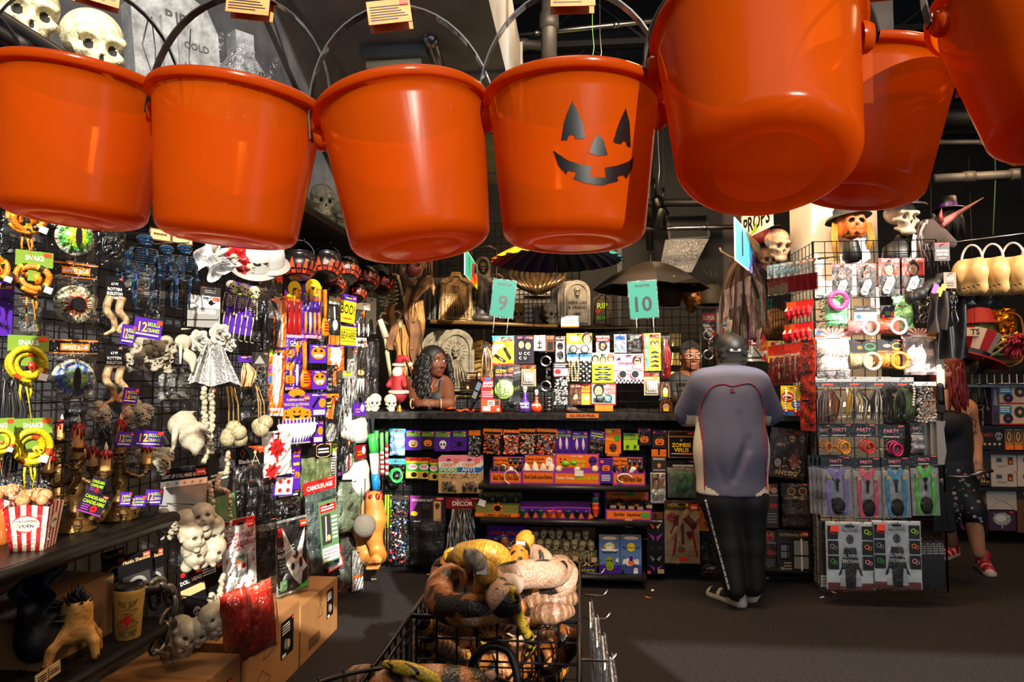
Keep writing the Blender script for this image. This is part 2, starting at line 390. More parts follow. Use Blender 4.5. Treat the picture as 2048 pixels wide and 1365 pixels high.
def spot(u,v,y,label,rz,on=False,s=1.):
 t=thing('spotlight',label,'spotlight',Matrix.Translation(onY(u,v,y))@Matrix.Rotation(rz,4,'Z')@Matrix.Rotation(.5,4,'X')@Matrix.Scale(s,4))
 MB().lathe([(.03,.12),(.045,.11),(.05,.02),(.085,-.06),(.085,-.07),(.075,-.06),(.045,.0),(.001,.02)],BLKM,16).obj('shade',t)
 MB().tube([(0,0,.11),(0,.02,.2),(0,.05,.28)],.012,BLKM,6).obj('bracket',t)
 MB().ball((0,0,-.045),.042,mat('#ffd9a0',em=30)if on else mat('#b8b09a',.3),10,6).obj('bulb',t)
spot(1319,440,6.2,'lit black track spotlight glowing on the pale rail',.3,True)
spot(1318,418,6.4,'unlit black track spotlight just above the glowing one',-.6)
t=thing('ceiling_panel','tilted dark square panel with pale metal rim behind the black umbrella','panel',Matrix.Translation(onY(1376,455,6.9))@Matrix.Rotation(-.25,4,'X')@Matrix.Rotation(-.05,4,'Y'))
MB().box((0,0,0),(.36,.02,.22),PIPED).obj('board',t)
for a,b_ in(((-.19,0,-.12),(.19,0,-.12)),((-.19,0,.12),(.19,0,.12)),((-.19,0,-.12),(-.19,0,.12)),((.19,0,-.12),(.19,0,.12))):MB().beam(a,b_,.03,.012,STEEL,(0,1,0)).obj('rim',t)
o=MB().poly([(-.22,-.2),(.1,-.2),(.27,.13),(-.15,.13)],0,film('sheet',(.75,.78,.8),.2,.35)).obj('plastic_sheet',M=Matrix.Translation(onY(1362,505,6.8)));tag(o,'hanging clear plastic sheet below the dark square panel','sheet')
for nm,u0,u1,y,m,dpt in(('pillar',1629,1762,5.02,mat('#efe6d2',.6),.5),('pillar',1437,1492,7.4,mat('#4a4440',.6),.3)):
 a=onY(u0,700,y).x;c_=onY(u1,700,y).x
 struct(MB().box(((a+c_)/2,y+dpt/2,2.6),(c_-a,dpt,5.2),m).obj(nm))
for i,(u,v0,v1,y,r)in enumerate(((1092,30,140,4.8,.004),(1110,0,120,4.8,.004),(1185,60,130,4.6,.003),(1200,70,140,4.6,.003),(1860,300,700,7.2,.008),(1988,240,470,7,.006),(1316,280,400,6.4,.006),(1326,300,400,6.4,.004))):
 o=MB().tube([V((onY(u,v0,y).x,y,6.8)),onY(u,v0,y),onY(u+3,(v0+v1)/2,y),onY(u-2,v1,y)],r,[STEEL,PIPED,mat('#5a8a4a',.5)][i%3],5).obj('hanging_wire')
 tag(o,['thin pale wire hanging above the face bucket','thin dark wire just right of the pale hanging wire','thin green wire hanging right of the thick vertical pipe','second thin pale wire right of the green wire','long dark rod hanging behind the top hat','green wire hanging above the torso hangers','pale wire dropping towards the spotlights','thin dark wire dropping beside the spotlight'][i],'wire')
# orange buckets
def bucket_mat():
 m=bpy.data.materials.new('bucket_plastic');m.use_nodes=True;nt=m.node_tree;N=nt.nodes;L=nt.links
 b=N['Principled BSDF'];b.inputs['Base Color'].default_value=lin('#9c3c05');b.inputs['Roughness'].default_value=.2;b.inputs['Specular IOR Level'].default_value=.2
 t=N.new('ShaderNodeBsdfTranslucent');t.inputs[0].default_value=lin('#e86406')
 c=N.new('ShaderNodeBsdfTransparent');c.inputs[0].default_value=lin('#ff7a20')
 mx=N.new('ShaderNodeMixShader');mx.inputs[0].default_value=.36;L.new(b.outputs[0],mx.inputs[1]);L.new(t.outputs[0],mx.inputs[2])
 m2=N.new('ShaderNodeMixShader');m2.inputs[0].default_value=.14;L.new(mx.outputs[0],m2.inputs[1]);L.new(c.outputs[0],m2.inputs[2])
 tc=N.new('ShaderNodeTexCoord');mp=N.new('ShaderNodeMapping');mp.inputs[3].default_value=(30,30,1.5);n=N.new('ShaderNodeTexNoise');n.inputs['Scale'].default_value=2
 bu=N.new('ShaderNodeBump');bu.inputs['Strength'].default_value=.12;bu.inputs['Distance'].default_value=.004
 L.new(tc.outputs['Object'],mp.inputs[0]);L.new(mp.outputs[0],n.inputs['Vector']);L.new(n.outputs['Fac'],bu.inputs['Height']);L.new(bu.outputs[0],b.inputs['Normal'])
 L.new(m2.outputs[0],N['Material Output'].inputs[0]);return m
BUCK=bucket_mat();STRAP=mat('#17100e',.3,coat=.4)
R0,R1,BH=.12,.094,.206
PAPER=mat('#c8793a',.6,var=.2,vs=40)
def make_bucket():
 t=thing('candy_bucket','x','bucket')
 pr=[(R0+.004,.0),(R0+.006,-.010),(R0+.002,-.012),(R0-.004,-.014),(R0-.006,-.03)]
 for i in range(1,9):f=i/8;pr.append((R0-.006+(R1+.004-R0+.006)*f,-.03-(BH-.05)*f))
 for i in range(1,8):a=i/7*pi/2;pr.append((R1+.004-.026*(1-cos(a)),-BH+.02-.02*sin(a)))
 pr+=[(R1-.034,-BH),(R1-.036,-BH+.0016),(R1-.038,-BH+.0016),(R1-.04,-BH),(.001,-BH)]
 MB().lathe(pr,BUCK,72).obj('shell',t)
 MB().lathe([(R0+.004,0),(R0+.001,.003),(R0-.004,0),(R0-.006,-.012)],BUCK,72).obj('rim_lip',t)
 for s in(-1,1):
  b=MB();b.lathe([(.001,.012),(.014,.012),(.018,.006),(.019,0)],BUCK,14,Matrix.Translation((s*(R0-.004),0,-.028))@Matrix.Rotation(s*pi/2,4,'Y'),cap0=True);b.obj('handle_lug',t)
 hp=[(-(R0+.012)*cos(a),0,-.03+.185*sin(a)**.9)for a in[i*pi/24 for i in range(25)]]
 b=MB();n=len(hp)
 vv=[]
 for i,p in enumerate(hp):
  a=i*pi/24;w_=.0075;nx,nz=cos(a),sin(a)
  for dx,y in((0,-w_),(0,w_),(.002,w_),(.002,-w_)):vv.append((p[0]-nx*dx,y,p[2]+nz*dx))
 b.add(vv,[(i*4+j,i*4+(j+1)%4,(i+1)*4+(j+1)%4,(i+1)*4+j)for i in range(n-1)for j in range(4)],STRAP);b.obj('handle',t)
 b=MB();b.box((0,-.010,.143),(.062,.002,.034),PAPER);b.box((0,.010,.143),(.062,.002,.034),PAPER);b.box((0,0,.161),(.062,.02,.002),PAPER)
 for i in range(6):b.rect(-.027,.131+i*.004,.012+.002*(i*7%9),.1325+i*.004,-.0115,pc('K'))
 b.rect(.016,.15,.029,.159,-.0115,pc('Q'));b.obj('paper_tag',t)
 return t
bk0=None;BKT=[]
def bucket(u,v,wpx,roll,pitch,lug,label):
 global bk0
 C=EYE+ray(u,v)*(R0*2*FOC/wpx*(1+((u-1024)/FOC)**2)**.25);d=V((C.x,C.y,0)).normalized();r=V((d.y,-d.x,0));q,p=RAD(roll),RAD(pitch)
 z=(V((0,0,cos(p)))+d*sin(p)+r*sin(q)).normalized();x=r*cos(lug)+d*sin(lug);x=(x-z*x.dot(z)).normalized();y=z.cross(x)
 M=Matrix(((x.x,y.x,z.x,C.x),(x.y,y.y,z.y,C.y),(x.z,y.z,z.z,C.z),(0,0,0,1)))
 if bk0 is None:bk0=make_bucket();bk0.matrix_world=M;bk0['label']=label;bk0['group']='orange buckets hanging overhead';t=bk0
 else:t=dup(bk0,M,label,'orange buckets hanging overhead')
 BKT.append((t,M));return t
bucket(174,172,345,3,-3,.0,'orange plastic bucket hung over the coiled rubber snakes, second from the left')
bucket(-118,150,330,0,0,.1,'orange plastic bucket cut off by the left edge of the picture')
bucket(482,204,340,4,-4,-.35,'orange plastic bucket hanging over the black cauldrons and lace headbands')
bucket(806,220,338,-8,4,-.1,'orange plastic bucket hanging just left of the one with a face')
FB=bucket(1146,196,345,0,0,.05,'orange plastic bucket with a black printed pumpkin face')
bucket(1508,76,404,-3,23,.05,'big orange bucket tilted to show its round bottom, right of the face')
bucket(1748,144,318,9,5,.0,'orange bucket hanging partly behind the tilted one')
bucket(2070,-25,424,-12,8,.5,'orange bucket cut off by the top right corner')
def d7(*a):return[(640+x/2.626,y/2.626)for x,y in a]
SH=[d7((1323,530),(1355,590),(1378,650),(1392,722),(1340,730),(1336,712),(1318,705),(1302,712),(1298,734),(1264,738),(1278,650),(1298,585)),d7((1605,566),(1625,640),(1632,772),(1612,768),(1606,745),(1592,738),(1580,756),(1538,744),(1560,670),(1582,615)),d7((1464,704),(1490,740),(1510,812),(1450,816),(1412,800),(1436,730)),d7((1222,788),(1300,840),(1360,860),(1422,872),(1417,926),(1500,930),(1495,878),(1560,868),(1610,850),(1645,826),(1640,880),(1610,935),(1590,918),(1560,925),(1566,948),(1548,954),(1480,972),(1400,962),(1330,938),(1345,900),(1300,896),(1290,914),(1250,870))]
def inpoly(x,y,P):
 c_=False;j=len(P)-1
 for i in range(len(P)):
  if(P[i][1]>y)!=(P[j][1]>y)and x<(P[j][0]-P[i][0])*(y-P[i][1])/(P[j][1]-P[i][1])+P[i][0]:c_=not c_
  j=i
 return c_
t,M=[q for q in BKT if q[0]==FB][0];FACE=mat('#0a0808',.3)
def bpt(a,f):r_=R0-.006+(R1+.004-R0+.006)*f+.0008;return V((r_*cos(a),r_*sin(a),-.03-(BH-.05)*f))
for nm,P in zip(('printed_eye','printed_eye','printed_nose','printed_mouth'),SH):
 b=MB();A0,A1,NA,NF=-pi/2-.35,-pi/2+1.35,230,150
 uv={}
 def pt(i,j):
  if(i,j)not in uv:p_=bpt(A0+(A1-A0)*i/NA,.02+j/NF);uv[i,j]=(p_,proj(M@p_))
  return uv[i,j]
 x0=min(q[0]for q in P);x1=max(q[0]for q in P);y0=min(q[1]for q in P);y1=max(q[1]for q in P)
 ids={};vv=[];ff=[]
 for i in range(NA):
  for j in range(NF):
   c_=pt(i,j)[1]
   if x0-1<c_[0]<x1+1 and y0-1<c_[1]<y1+1 and inpoly(c_[0],c_[1],P):
    f=[]
    for q in((i,j),(i+1,j),(i+1,j+1),(i,j+1)):
     if q not in ids:ids[q]=len(vv);vv.append(pt(*q)[0])
     f.append(ids[q])
    ff.append(tuple(f[::-1]))
 b.add(vv,ff,FACE,True);b.obj(nm,t)
# hanging goods: frames, prints, bags, contents
SURF={'L':(0,-1.62,V((.53,.848,0))),'F':(0,-1.62,V((0,1,0))),'C':(1,5.06,V((1,0,0))),'G':(1,5.05,V((1,0,0))),'R':(1,4.66,V((1,0,0))),'S':(0,1.50,V((.6,-.8,0))),'B':(1,6.5,V((1,0,0))),'Z':(1,5.6,V((1,0,0)))}
HOOKS=[]
def place(b,surf,d=0,roll=0):
 ax,c,R=SURF[surf];c=c+d if c<0 else c-d
 uc,vc=(b[0]+b[2])/2,(b[1]+b[3])/2
 P=onX(uc,vc,c)if ax==0 else onY(uc,vc,c)
 du=(proj(P+R*.05)[0]-proj(P-R*.05)[0])/.1;dv=(proj(P-V((0,0,.05)))[1]-proj(P+V((0,0,.05)))[1])/.1
 N=V((R.y,-R.x,0));Z=V((0,0,1))
 M=Matrix(((R.x,-N.x,0,P.x),(R.y,-N.y,0,P.y),(0,0,1,P.z),(0,0,0,1)))@Matrix.Rotation(roll,4,'Y')
 return M,abs((b[2]-b[0])/du),abs((b[3]-b[1])/dv)
def prt(mb,w,h,spec,y=-.004,rnd=random):
 X=lambda a:(float(a)-.5)*w
 Z=lambda a:(float(a)-.5)*h
 mn=min(w,h)
 for e in spec.split(';'):
  e=e.strip()
  if not e:continue
  f=e.split(' ');o=f[0];y-=.0005
  if o=='r':mb.rect(X(f[1]),Z(f[2]),X(f[3]),Z(f[4]),y,pc(f[5]))
  elif o=='e':mb.disc(X(f[1]),Z(f[2]),float(f[3])*w,float(f[4])*h,y,pc(f[5]))
  elif o=='o':mb.disc(X(f[1]),Z(f[2]),float(f[3])*mn,float(f[3])*mn,y,pc(f[4]),ri=float(f[5])if len(f)>5 else 0)
  elif o=='t':mb.text(' '.join(f[6:]),X(f[1]),Z(f[2]),float(f[3])*h,y,pc(f[5]),float(f[4])*w)
  elif o=='p':mb.poly([(X(f[i]),Z(f[i+1]))for i in range(2,len(f)-1,2)],y,pc(f[1]))
  elif o=='l':
   a,b=V((X(f[1]),Z(f[2]))),V((X(f[3]),Z(f[4])));n=(b-a).orthogonal().normalized()*float(f[5])*mn/2
   mb.add([(q.x,y,q.y)for q in(a-n,b-n,b+n,a+n)],[(0,1,2,3)],pc(f[6]))
  elif o=='s':
   n=int(f[4]);r=float(f[3])*mn;mb.add([(X(f[1])+r*(1 if i%2 else.62)*cos(pi*i/n),y,Z(f[2])+r*(1 if i%2 else.62)*sin(pi*i/n))for i in range(2*n)],[tuple(range(2*n))],pc(f[5]))
  elif o=='x':
   n=int(f[5]);x0,z0,x1,z1=X(f[1]),Z(f[2]),X(f[3]),Z(f[4])
   for i in range(n):
    zz=z1-(z1-z0)*(i+.5)/n;k=.25*(z1-z0)/n;x=x0
    while x<x1-.1*(x1-x0):
     q=min(x1,x+(.06+.16*rnd.random())*(x1-x0));mb.rect(x,zz-k,q-.015*(x1-x0),zz+k,y,pc(f[6]));x=q
  elif o=='k':
   cx,cz,r=X(f[1]),Z(f[2]),float(f[3])*mn
   for q in(-.5,.5,0):mb.disc(cx+q*r,cz,r*(.62 if q else.6),r*.82,y,pc('O' if len(f)<5 else f[4]));y-=.0003
   for q in(-1,1):mb.add([(cx+q*.55*r,y,cz+.1*r),(cx+q*.15*r,y,cz+.1*r),(cx+q*.42*r,y,cz+.45*r)],[(0,1,2)],pc('K'))
   mb.poly([(cx-.6*r,cz-.1*r),(cx-.3*r,cz-.22*r),(cx,cz-.25*r),(cx+.3*r,cz-.22*r),(cx+.6*r,cz-.1*r),(cx+.35*r,cz-.48*r),(cx,cz-.56*r),(cx-.35*r,cz-.48*r)],y,pc('K'))
   mb.rect(cx-.1*r,cz+.75*r,cx+.1*r,cz+1.0*r,y,pc('G'))
  elif o=='j':
   cx,cz,r=X(f[1]),Z(f[2]),float(f[3])*mn;c=f[4]if len(f)>4 else'W'
   mb.disc(cx,cz+.15*r,.8*r,.8*r,y,pc(c));mb.rect(cx-.45*r,cz-.95*r,cx+.45*r,cz-.4*r,y-.0002,pc(c))
   for q in(-1,1):mb.disc(cx+q*.34*r,cz,.24*r,.26*r,y-.0004,pc('K'),10)
   mb.add([(cx-.1*r,y-.0004,cz-.45*r),(cx+.1*r,y-.0004,cz-.45*r),(cx,y-.0004,cz-.2*r)],[(0,1,2)],pc('K'))
   for q in(-.3,-.1,.1,.3):mb.rect(cx+q*r-.02*r,cz-.95*r,cx+q*r+.02*r,cz-.62*r,y-.0004,pc('K'))
  elif o=='g':
   cx,cz,r=X(f[1]),Z(f[2]),float(f[3])*mn;c=f[4]if len(f)>4 else'W'
   mb.poly([(cx+.62*r*cos(a),cz+.3*r+.65*r*sin(a))for a in[i*pi/8 for i in range(9)]]+[(cx-.75*r,cz-.7*r),(cx-.4*r,cz-.95*r),(cx-.2*r,cz-.7*r),(cx+.05*r,cz-1.0*r),(cx+.3*r,cz-.7*r),(cx+.6*r,cz-.95*r)],y,pc(c))
   for q in(-1,1):mb.disc(cx+q*.22*r,cz+.3*r,.1*r,.15*r,y-.0004,pc('K'),8)
  elif o=='y':
   cx,cz,n=X(f[1]),Z(f[2]),int(f[3]);r=1.2*max(w,h)
   for i in range(n):
    a0,a1=2*pi*i/n,2*pi*(i+.5)/n;P=[]
    for a in(a0,a1):
     dx,dz=cos(a),sin(a);q=r
     if dx:q=min(q,((w/2 if dx>0 else-w/2)-cx)/dx)
     if dz:q=min(q,((h/2 if dz>0 else-h/2)-cz)/dz)
     P.append((cx+dx*q,y,cz+dz*q))
    mb.add([(cx,y,cz)]+P,[(0,1,2)],pc(f[4]))
  elif o=='b':
   cx,cz,r=X(f[1]),Z(f[2]),float(f[3])*mn
   mb.disc(cx,cz+.1*r,.8*r,.95*r,y,pc(f[5]));mb.disc(cx,cz-.08*r,.55*r,.72*r,y-.0002,pc(f[4]))
   for q in(-1,1):mb.disc(cx+q*.22*r,cz+.02*r,.12*r,.06*r,y-.0004,pc('K'),8)
   mb.rect(cx-.16*r,cz-.42*r,cx+.16*r,cz-.36*r,y-.0004,pc('R'))
  elif o=='f':
   for i in range(int(f[5])):
    x=X(float(f[1])+(float(f[3])-float(f[1]))*rnd.random());z=Z(float(f[2])+(float(f[4])-float(f[2]))*rnd.random());a=rnd.random()*6;q=mn*.03
    mb.add([(x+q*cos(a+k),y-.0001*(i%4),z+q*sin(a+k))for k in(0,1.7,3.1,4.6)],[(3,2,1,0)],pc(f[6]))
def sheet(t,x0,z0,x1,z1,bulge=.02,amp=.006,nx=8,nz=10,m=None,name='plastic_bag',y=-.005,rnd=random,flat=True):
 def fn(u,v):
  e=(4*u*(1-u))**.5*(4*v*(1-v))**.5;j=amp*(rnd.random()-.5)*2
  return(x0+(x1-x0)*u+(j*.6 if 0<u<1 else j*.8),y-bulge*e**.8+j*(1 if e>0 else.4),z0+(z1-z0)*v+(j*.5 if v==0 else 0))
 return MB().grid(fn,nx,nz,m or FILM,not flat).obj(name,t)
def ctn(t,kind,x0,z0,x1,z1,rnd):
 k=kind.split(':');o=k[0];c=k[1]if len(k)>1 else'K';w,h=x1-x0,z1-z0;cx,cz=(x0+x1)/2,(z0+z1)/2;b=MB();nm='contents'
 cols=[pc(q,.3)for q in c.split(',')]
 if o=='fill':
  A=[rnd.random()*6 for _ in range(6)]
  def fn(u,v):
   e=(4*u*(1-u))**.5*(4*v*(1-v))**.5
   return(x0+w*u,-.004-.022*e-.006*sin(9*u+A[0]+3*v)-.006*sin(13*v+A[1])-.004*rnd.random()*e,z0+h*v)
  b.grid(fn,9,11,mat(PAL.get(c,c),.45,bump=.4,bs=90,var=.3,vs=40),False)
 elif o=='coil':
  n=90;b.tube([(cx+w*.42*(.35+.65*i/n)*cos(i*.42),-.012-.006*sin(i*.3),cz+min(h,w*1.3)*.42*(.35+.65*i/n)*sin(i*.42))for i in range(n)],w*.045,cols[0],6)
 elif o=='ring':
  n=28;r=min(w,h)*.36
  for q in range(int(k[2])if len(k)>2 else 1):b.tube([(cx+r*(1-.12*q)*cos(2*pi*i/n)+.01*q,-.014-.012*q,cz-.008*q+r*sin(2*pi*i/n))for i in range(n+1)],r*(.15 if len(k)>2 else.2),cols[q%len(cols)],8)
 elif o=='fringe':
  for i in range(int(k[2])if len(k)>2 else 40):
   u=(i+rnd.random())/(int(k[2])if len(k)>2 else 40);sp=1.0+.35*rnd.random();pts=[]
   for j in range(7):
    f=j/6;pts.append((cx+(u-.5)*w*(.8+.45*f*sp-.2)+.006*sin(j*2+u*30),-.008-.02*rnd.random()-.012*f,z1-h*f*(.88+.12*rnd.random()if j==6 else 1)))
   b.tube(pts,.0032+.003*rnd.random(),mat(PAL.get(cols and c.split(',')[i%len(cols)],c.split(',')[i%len(cols)]),.22,.5 if c[0]in'SD' else 0),3,caps=False,smooth=False)
  nm='fringe'
 elif o=='wing':
  m=mat('#0b0b0d',.28,bump=.5,bs=30)
  for s in(-1,1):
   for i in range(11):
    f=i/10;a=cx+s*w*(.06+.12*f);L=h*(.55+.4*sin(f*2.4));zz=z1-h*.05-h*.1*f
    b.tube([(a,-.012-.003*i%3,zz),(a+s*w*.16*(1-f*.3),-.03-.002*i,zz-L*.4),(a+s*w*.17*(1-.4*f),-.026,zz-L*.75),(a+s*w*.1*(1-.7*f),-.014,zz-L)],[.004,w*.075,w*.06,.002],m,5,flat=.35)
  nm='feather_wings'
 elif o=='conf':
  for i in range(int(k[2])if len(k)>2 else 120):
   x,z,a,q=x0+w*(.06+.88*rnd.random()),z0+h*(.03+.94*rnd.random()**1.3),rnd.random()*6,min(w,.12)*.06
   b.add([(x+q*cos(a+j)*(1+.4*(j<2)),-.006-.02*rnd.random(),z+q*sin(a+j))for j in(0,1.57,3.14,4.71)],[(3,2,1,0)],cols[i%len(cols)])
  nm='confetti'
 elif o=='bead':
  n=int(k[2])if len(k)>2 else 4
  for i in range(n):
   x=x0+w*(i+.5)/n;r=min(w/n*.42,.009)
   q=int(h/(r*1.9))
   for j in range(q):b.ball((x+.004*sin(j*.7+i*2),-.012-.005*(i%2),z1-r-j*r*1.9),r,cols[(i+j)%len(cols)],6,4)
  nm='beads'
 elif o=='susp':
  m=cols[0]
  for s in(-1,1):
   b.beam((cx+s*w*.22,-.006,z1-h*.01),(cx,-.009,z1-h*.27),w*.17,.003,m,(0,1,0))
   b.beam((cx+s*w*.31,-.007,z1-h*.16),(cx+s*w*.31,-.008,z1-h*.66),w*.15,.003,m,(0,1,0));b.beam((cx+s*w*.31,-.008,z1-h*.65),(cx+s*w*.24,-.011,z1-h*.98),w*.15,.003,m,(0,1,0))
  b.obj('strap',t);b=MB()
  b.tube([(cx,-.012,z1-h*.26),(cx-w*.02,-.014,z1-h*.5)],w*.06,BLACK,6,flat=.3);b.ball((cx,-.013,z1-h*.27),w*.085,BLACK,8,5)
  b.ball((cx,-.012,z1-h*.8),(w*.25,.014,h*.18),mat('#141012',.6,bump=.6,bs=120),10,6);b.obj('clip_strap',t);b=MB()
  for s in(-1,1):b.box((cx+s*w*.3,-.012,z1-h*.2),(w*.13,.008,h*.07),mat('#b8a860',.25,1))
  nm='metal_clip'
 elif o=='cuffs':
  for q in(1,-1):
   n=24;r=w*.40
   for e in(0,.16):b.tube([(cx+r*(1-e)*cos(2*pi*i/n),-.012+.004*e,cz+q*h*.29+r*(1-e)*sin(2*pi*i/n))for i in range(n+1)],r*.09,CHROME,6)
   b.box((cx+w*.2,-.012,cz+q*h*.10),(w*.35,.012,h*.07),CHROME)
  b.tube([(cx,-.012,cz+h*.1),(cx+w*.1,-.012,cz),(cx,-.012,cz-h*.1)],w*.04,CHROME,6)
 elif o=='cigs':
  for i in range(6):b.tube([(x0+w*(.1+.16*i),-.009,z0),(x0+w*(.1+.16*i),-.009,z1)],w*.06,pc('W'),8)
  b.rect(x0,z0,x1,z0+h*.2,-.02,pc('N'))
 elif o=='glasses':
  n=20;r=min(w*.22,h*.42)
  for s in(-1,1):
   b.disc(cx+s*w*.25,cz,r,r,-.012,pc('K')if'dark' in k else FILM,16);b.tube([(cx+s*w*.25+r*cos(2*pi*i/n),-.013,cz+r*sin(2*pi*i/n))for i in range(n+1)],r*.12,cols[0],5)
  b.tube([(cx-w*.05,-.013,cz+r*.2),(cx+w*.05,-.013,cz+r*.2)],r*.1,cols[0],5);nm='spectacles'
 elif o=='web':
  for i in range(60):
   p=V((x0+w*rnd.random(),-.008-.012*rnd.random(),z0+h*rnd.random()));q=V((x0+w*rnd.random(),-.008-.012*rnd.random(),z0+h*rnd.random()))
   b.tube([p,p.lerp(q,.5)+V((0,-.006,.02*rnd.random())),q],.0014,cols[i%len(cols)],3,caps=False)
  nm='web_strands'
 elif o=='fangs':
  for i in range(11):
   f=(i-5)/5;L=h*(.9-.35*abs(f));x=cx+f*w*.44
   b.tube([(x,-.01,z1-h*.12),(x-f*w*.04,-.02,z1-h*.2-L*.4),(x-f*w*.10,-.012,z1-h*.2-L*.85)],[w*.045,w*.04,.001],pc('W',.25),6)
   b.tube([(x,-.01,z1-h*.15),(x,-.01,z1+h*.08)],[w*.014,w*.012],pc('W',.25),5)
  for zz in(.3,.52):b.box((cx,-.016,z1-h*zz),(w*.55,.012,h*.07),pc('W',.25))
  nm='plastic_fangs'
 elif o=='tools':
  cs=c.split(',')
  for i,q in enumerate(cs):
   x=x0+w*(i+.5)/len(cs);b.tube([(x,-.012,z0+h*.03),(x,-.014,z0+h*.25),(x,-.012,z0+h*.48)],[w*.05,w*.07,w*.05],pc(q,.3),6);b.tube([(x,-.012,z0+h*.48),(x,-.012,z0+h*(.72+.1*(i%2)))],w*.022,STEEL,5)
   if i%2:b.ball((x,-.012,z0+h*.85),(w*.09,.008,h*.14),pc('O',.3),8,6)
  nm='carving_tools'
 elif o=='feat':
  for i in range(46):
   u=rnd.random();x=x0+w*u;b.tube([(cx+(x-cx)*.35,-.008,z1-h*.04),(x+.01*rnd.random(),-.02-.012*rnd.random(),cz+h*.1),(cx+(x-cx)*.9,-.012,z0+h*.06*rnd.random())],[.002,.006,.001],cols[i%len(cols)],3,caps=False)
  nm='hair'
 elif o=='bugs':
  for i in range(int(k[2])if len(k)>2 else 14):
   x,z,r=x0+w*rnd.random(),z0+h*rnd.random(),min(w,h)*.10
   b.ball((x,-.012,z),(r,r*.7,r*.7),cols[i%len(cols)],6,4)
   for s in range(6):a=s*1.05+i;b.tube([(x,-.012,z),(x+r*1.2*cos(a),-.018,z+r*1.2*sin(a)),(x+r*2*cos(a),-.006,z+r*2*sin(a))],r*.14,cols[i%len(cols)],3)
  nm='plastic_bugs'
 if b.v:b.obj(nm,t)
STK=[0]
def card(b,name,label,cat,base,spec='',surf='L',d=0.,roll=0,hf=1.,cont=None,grp=None,bag=True,hook=True,stick=1,win=None,bulge=.02,amp=.006,fm=None):
 STK[0]+=1;rnd=random.Random(STK[0]*17+3)
 M,w,h=place(b,surf,d,roll);t=thing(name,label,cat,M,grp)
 hh=h*hf;zc=h/2-hh/2;mb=MB();mb.box((0,0,0),(w,.003,hh),pc(base))
 if stick and w>.045:spec+=';r .74 .86 .95 .95 Q;r .77 .89 .92 .91 W' if stick==1 else';r .08 .86 .26 .95 Q'
 prt(mb,w,hh,spec,-.0022,rnd)
 mb.rect(-w*.09,hh*.42,w*.09,hh*.455,-.016 if 0 else-.0098,pc('K'))
 mb.obj('card' if hf>=1 else'header_card',t,Matrix.Translation((0,-.001,zc)))
 if hf<1:
  ctn(t,cont,-w*.46,-h/2+h*.02,w*.46,h/2-hh,rnd)if cont else None
  if bag:sheet(t,-w/2,-h/2,w/2,h/2-hh*.85,bulge,amp,rnd=rnd,m=fm)
 else:
  if win:
   x0,z0,x1,z1=(win[0]-.5)*w,(win[1]-.5)*h,(win[2]-.5)*w,(win[3]-.5)*h
   if cont:ctn(t,cont,x0,z0,x1,z1,rnd)
   MB().grid(lambda u,v:(x0+(x1-x0)*u,-.008-.018*min(1,5*u*(1-u)*4*.4)*min(1,8*v*(1-v)),z0+(z1-z0)*v),6,6,FILM).obj('blister',t)
  elif cont:ctn(t,cont,-w*.45,-h*.45,w*.45,h*.45,rnd)
  if bag==2:sheet(t,-w*.52,-h*.53,w*.52,h*.5,.006,amp,rnd=rnd,m=fm)
 if hook:HOOKS.append((surf,M@V((0,0,h/2-.012))))
 return t,w,h
# left wall: bagged and carded goods
LW='left wall goods'
def eye(b,label,rim,iris,inner,slit,hdr=True,**kw):
 sp='r 0 0 1 1 K;r 0 0 1 .06 O;r 0 .9 1 1 O;f .03 .15 .97 .85 26 W;r .2 .22 .82 .72 O;t .51 .47 .26 .54 W GIANT EYES;r .4 .28 .62 .31 W'
 t,w,h=card(b,'eye_pack',label,'decoration','K',sp if hdr else'',hf=.21 if hdr else.06,**kw)
 mb=MB();zc=-h*.1 if hdr else 0;R=min(w,h*.8)*.46;rnd=random.Random(len(label));N=72;cl=[lin(PAL.get(q,q))[:3]for q in(inner,inner,iris,iris,rim,rim,'#b8b89a')]
 for k in range(7):
  f0,f1=k/7,(k+1)/7
  for i in range(N):
   a0,a1=2*pi*i/N,2*pi*(i+1)/N;g=(.35,.7,1.,1.25)[rnd.randrange(4)];q=cl[min(6,max(0,k+rnd.choice((-1,0,0,1))*(k<6)))];c=tuple(min(1,round(x*g,3))for x in q)
   y=lambda f:-.006-.03*(1-f*f)
   mb.add([(R*f*cos(a),y(f),zc+R*f*sin(a))for f,a in((f0+.001,a0),(f1,a0),(f1,a1),(f0+.001,a1))],[(0,1,2,3)],mat(c,.25,coat=.5),True)
 mb.obj('eyeball_dome',t)
 p=MB();p.disc(0,zc,R*slit,R*(.62 if slit<.25 else.36),-.040,pc('K'),20);p.obj('pupil',t)
eye((104,428,192,524),'bagged giant green eye with yellow iris and slit pupil','#3f9a3a','#9bbf2a','Y',.16,hdr=False)
eye((102,527,194,664),'giant brown eye in bag under orange GIANT EYES header','#c9c49a','#8a4630','#a85a44',.36)
eye((97,680,194,812),'giant blue-green eye in bag under orange GIANT EYES header','#4a5fae','#5a8a5a','#9aa85a',.17)
card((195,452,250,531),'coil_pack','clear bag with a coiled black plastic snake beside the green eye','bag','D',hf=.06,cont='coil:K',d=-.06)
card((-20,562,25,672),'spider_card','purple card of black plastic spiders cut by the left edge','card','P','t .6 .9 .1 .7 Y ELUES',cont='bugs:K:9',d=.03)
card((0,432,96,520),'snake_bag','black shiny bag behind the topmost orange snake','bag','K',hf=.1,cont='fill:K',d=-.1,roll=.05)
card((-10,720,40,960),'tinsel_bag','bag of black tinsel at the left edge beside the yellow snakes','bag','K',hf=.04,cont='feat:K,D,D',d=-.02)
